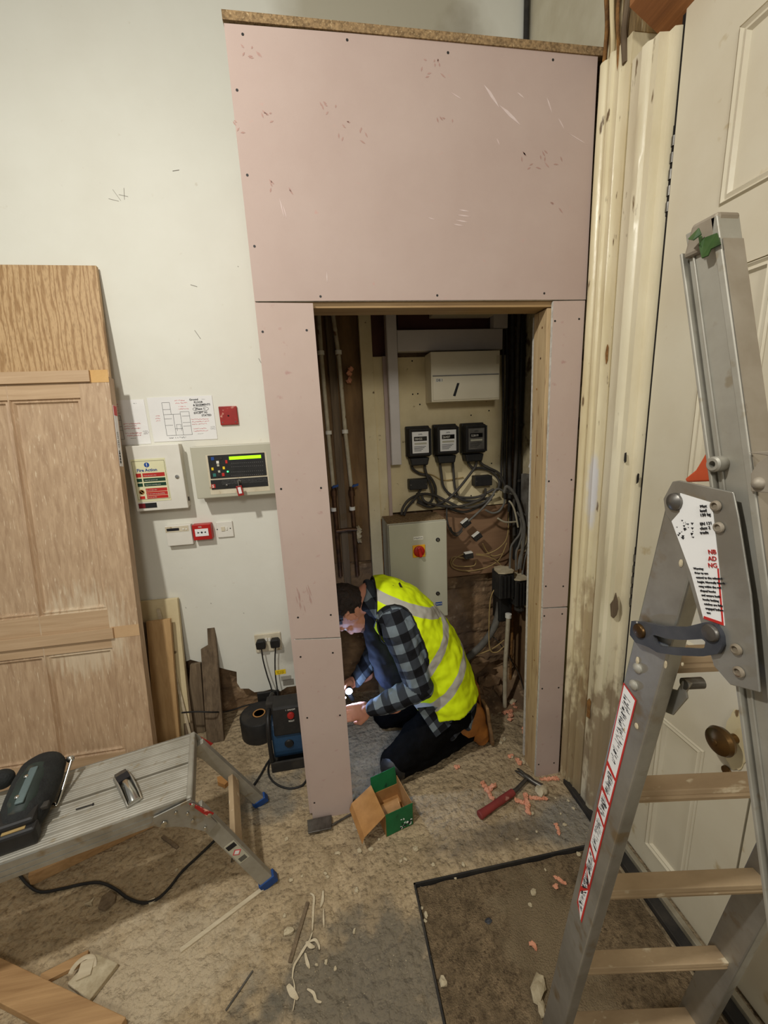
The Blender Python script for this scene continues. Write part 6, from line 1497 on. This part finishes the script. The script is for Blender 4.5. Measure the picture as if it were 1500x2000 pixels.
# forearms and hands
def hand(b, wrist, dirv, palmn, sgn, curl_):
    d = Vector(dirv).normalized(); n_ = Vector(palmn); n_ = (n_ - d * n_.dot(d)).normalized(); s_ = d.cross(n_) * sgn
    W3 = Vector(wrist)
    capsule(b, W3 - d * .10, W3, .034, .026); capsule(b, W3, W3 + d * .03, .026, .026)
    P = W3 + d * .055
    b.ell(P, (.038, .017, .048), (s_, n_, d), 16, 12); capsule(b, P + s_ * .018 - d * .02, P + s_ * .022 + d * .030, .017, .013); capsule(b, P - s_ * .018 - d * .02, P - s_ * .024 + d * .026, .017, .012)
    for i, (off, ln) in enumerate([(.027, .078), (.009, .088), (-.009, .082), (-.026, .064)]):
        k0 = P + d * (.036 - abs(off) * .15) + s_ * off; a0 = curl_ * (.8 + .12 * i); seg = [.44, .31, .25]; p = k0; ang = a0 * .5; rr_ = [.0098, .0088, .0080, .0070]
        for j in range(3):
            q = p + (d * math.cos(ang) + n_ * math.sin(ang)) * ln * seg[j]; capsule(b, p, q, rr_[j], rr_[j + 1], n=10); p = q; ang += a0
        finger_tips.append((p, d, n_))
    t0 = P - d * .020 + s_ * .026; t1 = t0 + d * .030 + s_ * .018 + n_ * .014; t2 = t1 + d * .026 + n_ * .014 - s_ * .004; capsule(b, t0, t1, .014, .0115, n=10); capsule(b, t1, t2, .0105, .0085, n=10)
finger_tips = []
hand(b, WRL, (-.93, .20, -.18), (-.10, .72, -.66), 1, .62)
hand(b, WRR, (-.70, -.60, .10), (.3, -.5, -.6), -1, .85)
body = place(fuse(b, 'person', .0034, M_skin, smooth=3), 'person', None, [M_skin])
tag(body, 'worker in yellow hi-vis vest and checked shirt kneeling bent over inside the cupboard', 'person')
# eyes
for s_ in (-1, 1):
    q = MB(); q.ell(hp_(.000, .074, s_ * .030), (.012, .009, .010), n=14, m=10); q.build('eye', M_paper, body, smooth=True)
# hair
b = MB()
b.ell(hp_(.028, -.022), (.083, .100, .098), (Vector((0, 1, 0)), face, crown), 28, 18); b.ell(hp_(-.010, -.050), (.066, .062, .082), (Vector((0, 1, 0)), face, crown), 24, 14)
me = fuse(b, 'hair', .004, M_hair, smooth=3, wrinkle=(60, .0035, (1, 1, 1)))
bm = bmesh.new(); bm.from_mesh(me)
bmesh.ops.bisect_plane(bm, geom=bm.verts[:] + bm.edges[:] + bm.faces[:], plane_co=hp_(.050, .050), plane_no=(face * .92 - crown * .40), clear_outer=True)
bmesh.ops.delete(bm, geom=[v for v in bm.verts if (v.co - HC).dot(face) > -.012 and (v.co - HC).dot(crown) < .022], context='VERTS')
bm.to_mesh(me); bm.free(); place(me, 'hair', body, [M_hair])
# beard shadow
b = MB(); b.ell(hp_(-.078, .052), (.053, .052, .040), (Vector((0, 1, 0)), face, crown), 24, 14)
me = fuse(b, 'beard', .004, M_hair, smooth=2, wrinkle=(80, .002, (1, 1, 1))); place(me, 'beard', body, [pm('brown_stubble', (112, 72, 50), (86, 56, 40), scale=80, rough=.8, bump=.3)])

# -- plaid shirt
def plaid(name, org, ax_u, ax_v, size):
    m = bpy.data.materials.new(name); m.use_nodes = True; nt = m.node_tree; N = nt.nodes; L = nt.links; bs = N['Principled BSDF']; bs.inputs['Roughness'].default_value = .9; bs.inputs['Specular IOR Level'].default_value = .15
    tc = N.new('ShaderNodeTexCoord'); fs = []
    for ax_, o_ in ((ax_u, 0), (ax_v, .5)):
        d = N.new('ShaderNodeVectorMath'); d.operation = 'DOT_PRODUCT'; L.new(tc.outputs['Object'], d.inputs[0]); d.inputs[1].default_value = tuple(Vector(ax_).normalized() / size)
        ad = N.new('ShaderNodeMath'); ad.operation = 'ADD'; L.new(d.outputs['Value'], ad.inputs[0]); ad.inputs[1].default_value = o_ + 100
        fr_ = N.new('ShaderNodeMath'); fr_.operation = 'FRACT'; L.new(ad.outputs[0], fr_.inputs[0])
        gt = N.new('ShaderNodeMath'); gt.operation = 'GREATER_THAN'; L.new(fr_.outputs[0], gt.inputs[0]); gt.inputs[1].default_value = .5; fs.append(gt)
    s_ = N.new('ShaderNodeMath'); s_.operation = 'ADD'; L.new(fs[0].outputs[0], s_.inputs[0]); L.new(fs[1].outputs[0], s_.inputs[1])
    dv = N.new('ShaderNodeMath'); dv.operation = 'DIVIDE'; L.new(s_.outputs[0], dv.inputs[0]); dv.inputs[1].default_value = 2.0
    rp = N.new('ShaderNodeValToRGB'); rp.color_ramp.interpolation = 'CONSTANT'; e = rp.color_ramp.elements
    e[0].position = 0; e[0].color = srgb((22, 22, 25)); e[1].position = .75; e[1].color = srgb((112, 122, 128)); e2 = e.new(.25); e2.color = srgb((54, 58, 64))
    L.new(dv.outputs[0], rp.inputs[0]); L.new(rp.outputs[0], bs.inputs['Base Color'])
    nz = N.new('ShaderNodeTexNoise'); nz.inputs['Scale'].default_value = 28; L.new(tc.outputs['Object'], nz.inputs['Vector']); bp = N.new('ShaderNodeBump'); bp.inputs['Strength'].default_value = .25; bp.inputs['Distance'].default_value = .01; L.new(nz.outputs['Fac'], bp.inputs['Height']); L.new(bp.outputs[0], bs.inputs['Normal'])
    return m
SZ = .080
ua = (ELL - SHL).normalized(); uv = Vector((ua.z, 0, -ua.x)); fa_ = (WRL - ELL).normalized(); fv = Vector((fa_.z, 0, -fa_.x)); ta = Vector((.45, .1, -.85)); tv = Vector((.85, .1, .45))
M_pt = plaid('checked_shirt_body', None, ta, tv, SZ); M_pu = plaid('checked_sleeve_upper', None, ua, uv, SZ); M_pf = plaid('checked_sleeve_forearm', None, fa_, fv, SZ)
b = MB()
torso = [(Vector((.150, YC_, .850)), .070, .062, (.30, 0, .95)), (Vector((.200, YC_, .830)), .125, .085, (.35, 0, .93)), (Vector((.255, YC_, .785)), .185, .110, (.45, 0, .89)), (Vector((.325, YC_, .715)), .195, .130, (.58, 0, .81)),
         (Vector((.390, YC_, .615)), .185, .140, (.74, 0, .66)), (Vector((.445, YC_, .500)), .180, .145, (.86, 0, .5)), (Vector((.485, YC_, .385)), .185, .145, (.94, 0, .32)), (Vector((.505, YC_, .300)), .190, .140, (.98, 0, .18)), (Vector((.500, YC_, .235)), .175, .125, (1, 0, .1))]
rings_(b, torso)
chain(b, [SHL + Vector((.01, .03, .0)), SHL, SHL.lerp(ELL, .5), ELL], [.080, .072, .064, .056]); chain(b, [ELL, ELL.lerp(WRL, .5), WRL + (WRL - ELL).normalized() * -.005], [.056, .050, .036])
chain(b, [SHR + Vector((.01, -.03, .0)), SHR, ELR, WRR + Vector((.02, .01, 0))], [.080, .072, .055, .036])
# collar
for k in range(14):
    a = 2 * math.pi * k / 14; c = Vector((.150, YC_, .848)) + Vector((0, 1, 0)) * .070 * math.cos(a) + Vector((.30, 0, .95)) * .060 * math.sin(a); a2 = 2 * math.pi * (k + 1) / 14
    c2 = Vector((.150, YC_, .848)) + Vector((0, 1, 0)) * .070 * math.cos(a2) + Vector((.30, 0, .95)) * .060 * math.sin(a2); capsule(b, c, c2, .014, .014, n=8)
# shirt tail
chain(b, [(.470, 1.545, .26), (.440, 1.530, .165)], [.035, .020]); chain(b, [(.53, 1.54, .25), (.50, 1.525, .17)], [.04, .022]); chain(b, [(.60, 1.58, .28), (.585, 1.55, .19)], [.04, .02]); chain(b, [(.625, 1.70, .28), (.625, 1.70, .20)], [.03, .018])
me = fuse(b, 'shirt', .0045, M_pt, smooth=5, wrinkle=(22, .007, (1, 1, .7)))
me.materials.clear(); sh = place(me, 'shirt', body, [M_pt, M_pu, M_pf]); pl = world_loc(body)
ba = (ELL - SHL)
for p in sh.data.polygons:
    c = p.center + pl
    if c.y < YC_ - .12 or c.x < .30:
        def dseg(a_, b2):
            t = max(0, min(1, (c - a_).dot(b2 - a_) / (b2 - a_).length_squared)); return (c - (a_ + (b2 - a_) * t)).length
        du, df = dseg(SHL, ELL), dseg(ELL, WRL)
        if min(du, df) < .095: p.material_index = 1 if du < df else 2
# -- hi-vis vest: an inflated shell of the torso, cut at armholes, neck and hem
b = MB()
def infl(lst, d): return [(c, ry + d, rd + d, dd) for c, ry, rd, dd in lst]
rings_(b, infl(torso[:8], .017)); 
capsule(b, SHL + Vector((.0, .05, .01)), SHL + Vector((.0, .020, .0)), .094, .090); capsule(b, SHR + Vector((0, -.05, .01)), SHR + Vector((0, -.02, 0)), .094, .090)
me = fuse(b, 'vest', .0055, M_pt, smooth=6, wrinkle=(13, .009, (1, 1.0, 1)))
vt = bpy.data.objects.new('vtmp', me); COL.objects.link(vt)
for S_, E_, sg_ in ((SHL, ELL, -1), (SHR, ELR, 1)):
    q = MB(); d = (E_ - S_).normalized(); o0 = S_ - d * .035 + Vector((0, -sg_ * .0, 0)); capsule(q, o0 + Vector((-.012, sg_ * .022, 0)), S_ + d * .16 + Vector((-.012, sg_ * .060, 0)), .083, .090, n=24)
    ct = q.build('cutter', M_pt, recalc=True); ct.location = ct.location
    m = vt.modifiers.new('b', 'BOOLEAN'); m.operation = 'DIFFERENCE'; m.solver = 'EXACT'; m.object = ct
    me2 = evalmesh(vt); vt.modifiers.clear(); vt.data = me2; bpy.data.objects.remove(ct)
me = vt.data; bpy.data.objects.remove(vt)
bm = bmesh.new(); bm.from_mesh(me)
G_ = lambda: bm.verts[:] + bm.edges[:] + bm.faces[:]
bmesh.ops.bisect_plane(bm, geom=G_(), plane_co=(.188, YC_, .85), plane_no=(-1, 0, .10), clear_outer=True)      # neck opening
bmesh.ops.bisect_plane(bm, geom=G_(), plane_co=(.405, YC_, .185 + .01), plane_no=(-.60, -.05, -.80), clear_outer=True)     # front hem
bmesh.ops.bisect_plane(bm, geom=G_(), plane_co=(.420, YC_, .195), plane_no=(.35, 0, -.94), clear_outer=True)    # back hem
# drop the faces left inside the arm openings (the cutter's own walls)
def inside_cut(c):
    for S_, E_, sg_ in ((SHL, ELL, -1), (SHR, ELR, 1)):
        d = (E_ - S_).normalized(); a_ = S_ - d * .035 + Vector((-.012, sg_ * .022, 0)); b2 = S_ + d * .16 + Vector((-.012, sg_ * .060, 0)); t = max(0, min(1, (c - a_).dot(b2 - a_) / (b2 - a_).length_squared)); r = .083 + .007 * t
        if (c - (a_ + (b2 - a_) * t)).length < r + .0015: return True
    return False
dl = [f for f in bm.faces if inside_cut(f.calc_center_median())]
bmesh.ops.delete(bm, geom=dl, context='FACES')
bm.to_mesh(me); bm.free()
# vest colour: lime fabric with grey reflective bands (planes across the body) and black edge piping
mv = bpy.data.materials.new('hi_vis_fabric'); mv.use_nodes = True; nt = mv.node_tree; N = nt.nodes; L = nt.links; bs = N['Principled BSDF']; bs.inputs['Roughness'].default_value = .7
bs.inputs['Specular IOR Level'].default_value = .2
tc = N.new('ShaderNodeTexCoord'); cur = None
def band(nrm, pt, half):
    n_ = Vector(nrm).normalized(); d = N.new('ShaderNodeVectorMath'); d.operation = 'DOT_PRODUCT'; L.new(tc.outputs['Object'], d.inputs[0]); d.inputs[1].default_value = tuple(n_)
    s_ = N.new('ShaderNodeMath'); s_.operation = 'SUBTRACT'; L.new(d.outputs['Value'], s_.inputs[0]); s_.inputs[1].default_value = (Vector(pt) - pl).dot(n_)
    a_ = N.new('ShaderNodeMath'); a_.operation = 'ABSOLUTE'; L.new(s_.outputs[0], a_.inputs[0]); l_ = N.new('ShaderNodeMath'); l_.operation = 'LESS_THAN'; L.new(a_.outputs[0], l_.inputs[0]); l_.inputs[1].default_value = half; return l_.outputs[0]
B1 = band((.80, 0, -.60), (.402, 1.5, .575), .022); B2_ = band((.72, 0, -.69), (.47, 1.5, .43), .022); B3 = band((.42, .10, .90), (.27, 1.5, .862), .019)
def mxm(a_, b2):
    m_ = N.new('ShaderNodeMath'); m_.operation = 'MAXIMUM'; L.new(a_, m_.inputs[0]); L.new(b2, m_.inputs[1]); return m_.outputs[0]
allb = mxm(mxm(B1, B2_), B3)
mx = N.new('ShaderNodeMix'); mx.data_type = 'RGBA'; L.new(allb, mx.inputs[0]); mx.inputs[6].default_value = srgb((216, 238, 20)); mx.inputs[7].default_value = srgb((176, 172, 162)); L.new(mx.outputs[2], bs.inputs['Base Color'])
nz = N.new('ShaderNodeTexNoise'); nz.inputs['Scale'].default_value = 14; L.new(tc.outputs['Object'], nz.inputs['Vector']); bp = N.new('ShaderNodeBump'); bp.inputs['Strength'].default_value = .5; bp.inputs['Distance'].default_value = .02; L.new(nz.outputs['Fac'], bp.inputs['Height']); L.new(bp.outputs[0], bs.inputs['Normal'])
# black piping along the free edges
bm = bmesh.new(); bm.from_mesh(me); be = [e_ for e_ in bm.edges if e_.is_boundary]; adj = {}
for e_ in be:
    for v in e_.verts: adj.setdefault(v.index, []).append(e_.other_vert(v).index)
bm.verts.ensure_lookup_table(); cov = [v.co.copy() for v in bm.verts]; bm.free()
seen = set(); pipe_b = MB()
for s0 in list(adj):
    if s0 in seen: continue
    loop = [s0]; seen.add(s0); c_ = s0
    while True:
        nx_ = [j for j in adj[c_] if j not in seen]
        if not nx_: break
        c_ = nx_[0]; seen.add(c_); loop.append(c_)
    if len(loop) > 12:
        P = [cov[i] for i in loop]; P = P + [P[0]] if (P[0] - P[-1]).length < .03 else P
        for _ in range(2): P = [P[0]] + [(P[i - 1] + P[i] * 2 + P[i + 1]) / 4 for i in range(1, len(P) - 1)] + [P[-1]]
        P = P[::2] + ([P[-1]] if len(P) % 2 == 0 else []); pipe_b.tube(P, .0036, 6)
vest = place(me, 'hi_vis_vest', body, [mv]); 
sd_ = vest.modifiers.new('solid', 'SOLIDIFY'); sd_.thickness = .003; sd_.offset = 0
if pipe_b.v: pipe_b.build('black_piping', M_black, vest, smooth=True)
b = MB()
for q in ((.262, .012), (.285, .012)):
    pass
# black printed box on the shoulders
for (x0, x1) in ((.262, .272), (.300, .310)):
    b.obox((( x0 + x1) / 2, 1.64, .905 - (x0 - .262) * .25 + .004), ((x1 - x0) / 2, 0, -.001), (0, .03, 0), (0, 0, .0012))
b.build('printed_logo', M_black, vest)

b = MB(); Pq = [onY(px, py, y) for px, py, y in [(815, 1385, 1.485), (862, 1380, 1.49), (900, 1352, 1.545), (917, 1340, 1.56), (920, 1356, 1.55), (900, 1394, 1.51), (878, 1420, 1.49), (852, 1441, 1.48), (838, 1420, 1.48)]]
b.prism(Pq, (0, .010, 0)); st_ = b.build('shirt_tail', M_pt, body, bevel=.003)
# -- trousers
b = MB()
HLl, KL, AL = Vector((.500, 1.600, .245)), Vector((.255, 1.535, .090)), Vector((.600, 1.625, .090))
HRr, KR, AR = Vector((.500, 1.780, .245)), Vector((.265, 1.850, .090)), Vector((.620, 1.800, .090))
rings_(b, [((.47, YC_, .34), .165, .12, (1, 0, .2)), ((.51, YC_, .28), .185, .130, (1, 0, .2)), ((.52, YC_, .21), .18, .125, (1, 0, .1)), ((.52, YC_, .17), .13, .09, (1, 0, 0))])
for H_, K_, A_ in ((HLl, KL, AL), (HRr, KR, AR)):
    chain(b, [H_, H_.lerp(K_, .5), K_], [.098, .088, .078]); chain(b, [K_, K_.lerp(A_, .35), A_], [.076, .078, .055]); b.ell(K_ + Vector((-.035, 0, -.015)), (.060, .066, .070))
me = fuse(b, 'trousers', .0055, M_trous, smooth=5, wrinkle=(18, .008, (1, 1, 1)))
for v in me.vertices: v.co.z = max(v.co.z, .003)
place(me, 'trousers', body, [M_trous])
b = MB(); b.ell(KL + Vector((-.030, -.02, -.015)), (.070, .060, .062)); me = fuse(b, 'knee', .005, M_trous, smooth=2)
for v in me.vertices: v.co.z = max(v.co.z, .003)
lab(place(me, 'knee_pad', body, [M_black]), 'black knee pad on the near knee')
# -- boots, toes down on the floor, soles facing back
for (A_, sg_) in ((AL, -1), (AR, 1)):
    b = MB(); y = A_.y
    chain(b, [(A_.x - .03, y, .105), (A_.x + .02, y, .130), (A_.x + .055, y, .185)], [.056, .058, .046])
    chain(b, [(A_.x + .055, y, .195), (A_.x + .062, y, .13), (A_.x + .072, y, .075), (A_.x + .085, y + .0, .045)], [.042, .046, .048, .038])
    me = fuse(b, 'boot', .005, M_boot, smooth=3, wrinkle=(25, .003, (1, 1, 1)))
    for v in me.vertices: v.co.z = max(v.co.z, .004)
    bt = place(me, 'boot', body, [M_boot])
    b = MB(); pf = [(.235, .036), (.20, .040), (.15, .034), (.09, .044), (.045, .046), (.012, .034)]
    ring = []
    for z, hw in pf:
        xx = A_.x + .100 + (.235 - z) * .14; ring.append([Vector((xx - .007, y - hw, z)), Vector((xx + .009, y - hw, z)), Vector((xx + .009, y + hw, z)), Vector((xx - .007, y + hw, z))])
    b.loft(ring); b.build('boot_sole', pm('tan_rubber_sole', (150, 116, 76), (110, 84, 56), scale=20, rough=.8) if sg_ < 0 else M_boot, bt, bevel=.006, seg=3)
# dark jacket front hanging open, with a lanyard
b = MB(); chain(b, [(.165, 1.66, .77), (.195, 1.65, .62), (.245, 1.66, .47), (.30, 1.68, .36)], [.045, .060, .075, .075])
me = fuse(b, 'inner', .006, M_black, smooth=3, wrinkle=(16, .008, (1, 1, 1))); lab(place(me, 'inner_jacket', body, [pm('navy_cloth', (22, 26, 44), (14, 16, 28), scale=10, rough=.85)]), 'dark navy jacket front hanging below the chin')
# -- the lit lamp in the far hand
tch = thing('work_light', 'small hand lamp shining bright blue-white at the edge of the left pink board', 'lamp', (.045, 1.625, .355))
b = MB(); b.lathe((.045, 1.640, .415), (0, -1, 0), [(0, .012), (.002, .015), (.014, .017), (.020, .017)], 24); b.tube([(.045, 1.640, .412), (.050, 1.655, .37), (.060, 1.672, .335)], .011, 14, smooth=3); b.build('housing', M_black, tch, smooth=True)
b = MB(); b.lathe((.045, 1.6195, .415), (0, -1, 0), [(0, .0155), (.0015, .014), (.002, .0005)], 24); b.build('lens', M_torch, tch, smooth=True)
pl_ = bpy.data.lights.new('work_light_beam', 'POINT'); pl_.energy = 3.0; pl_.color = (.36, .56, 1.0); pl_.shadow_soft_size = .012
lo = bpy.data.objects.new('work_light_beam', pl_); COL.objects.link(lo); lo.location = (.045, 1.598, .415)
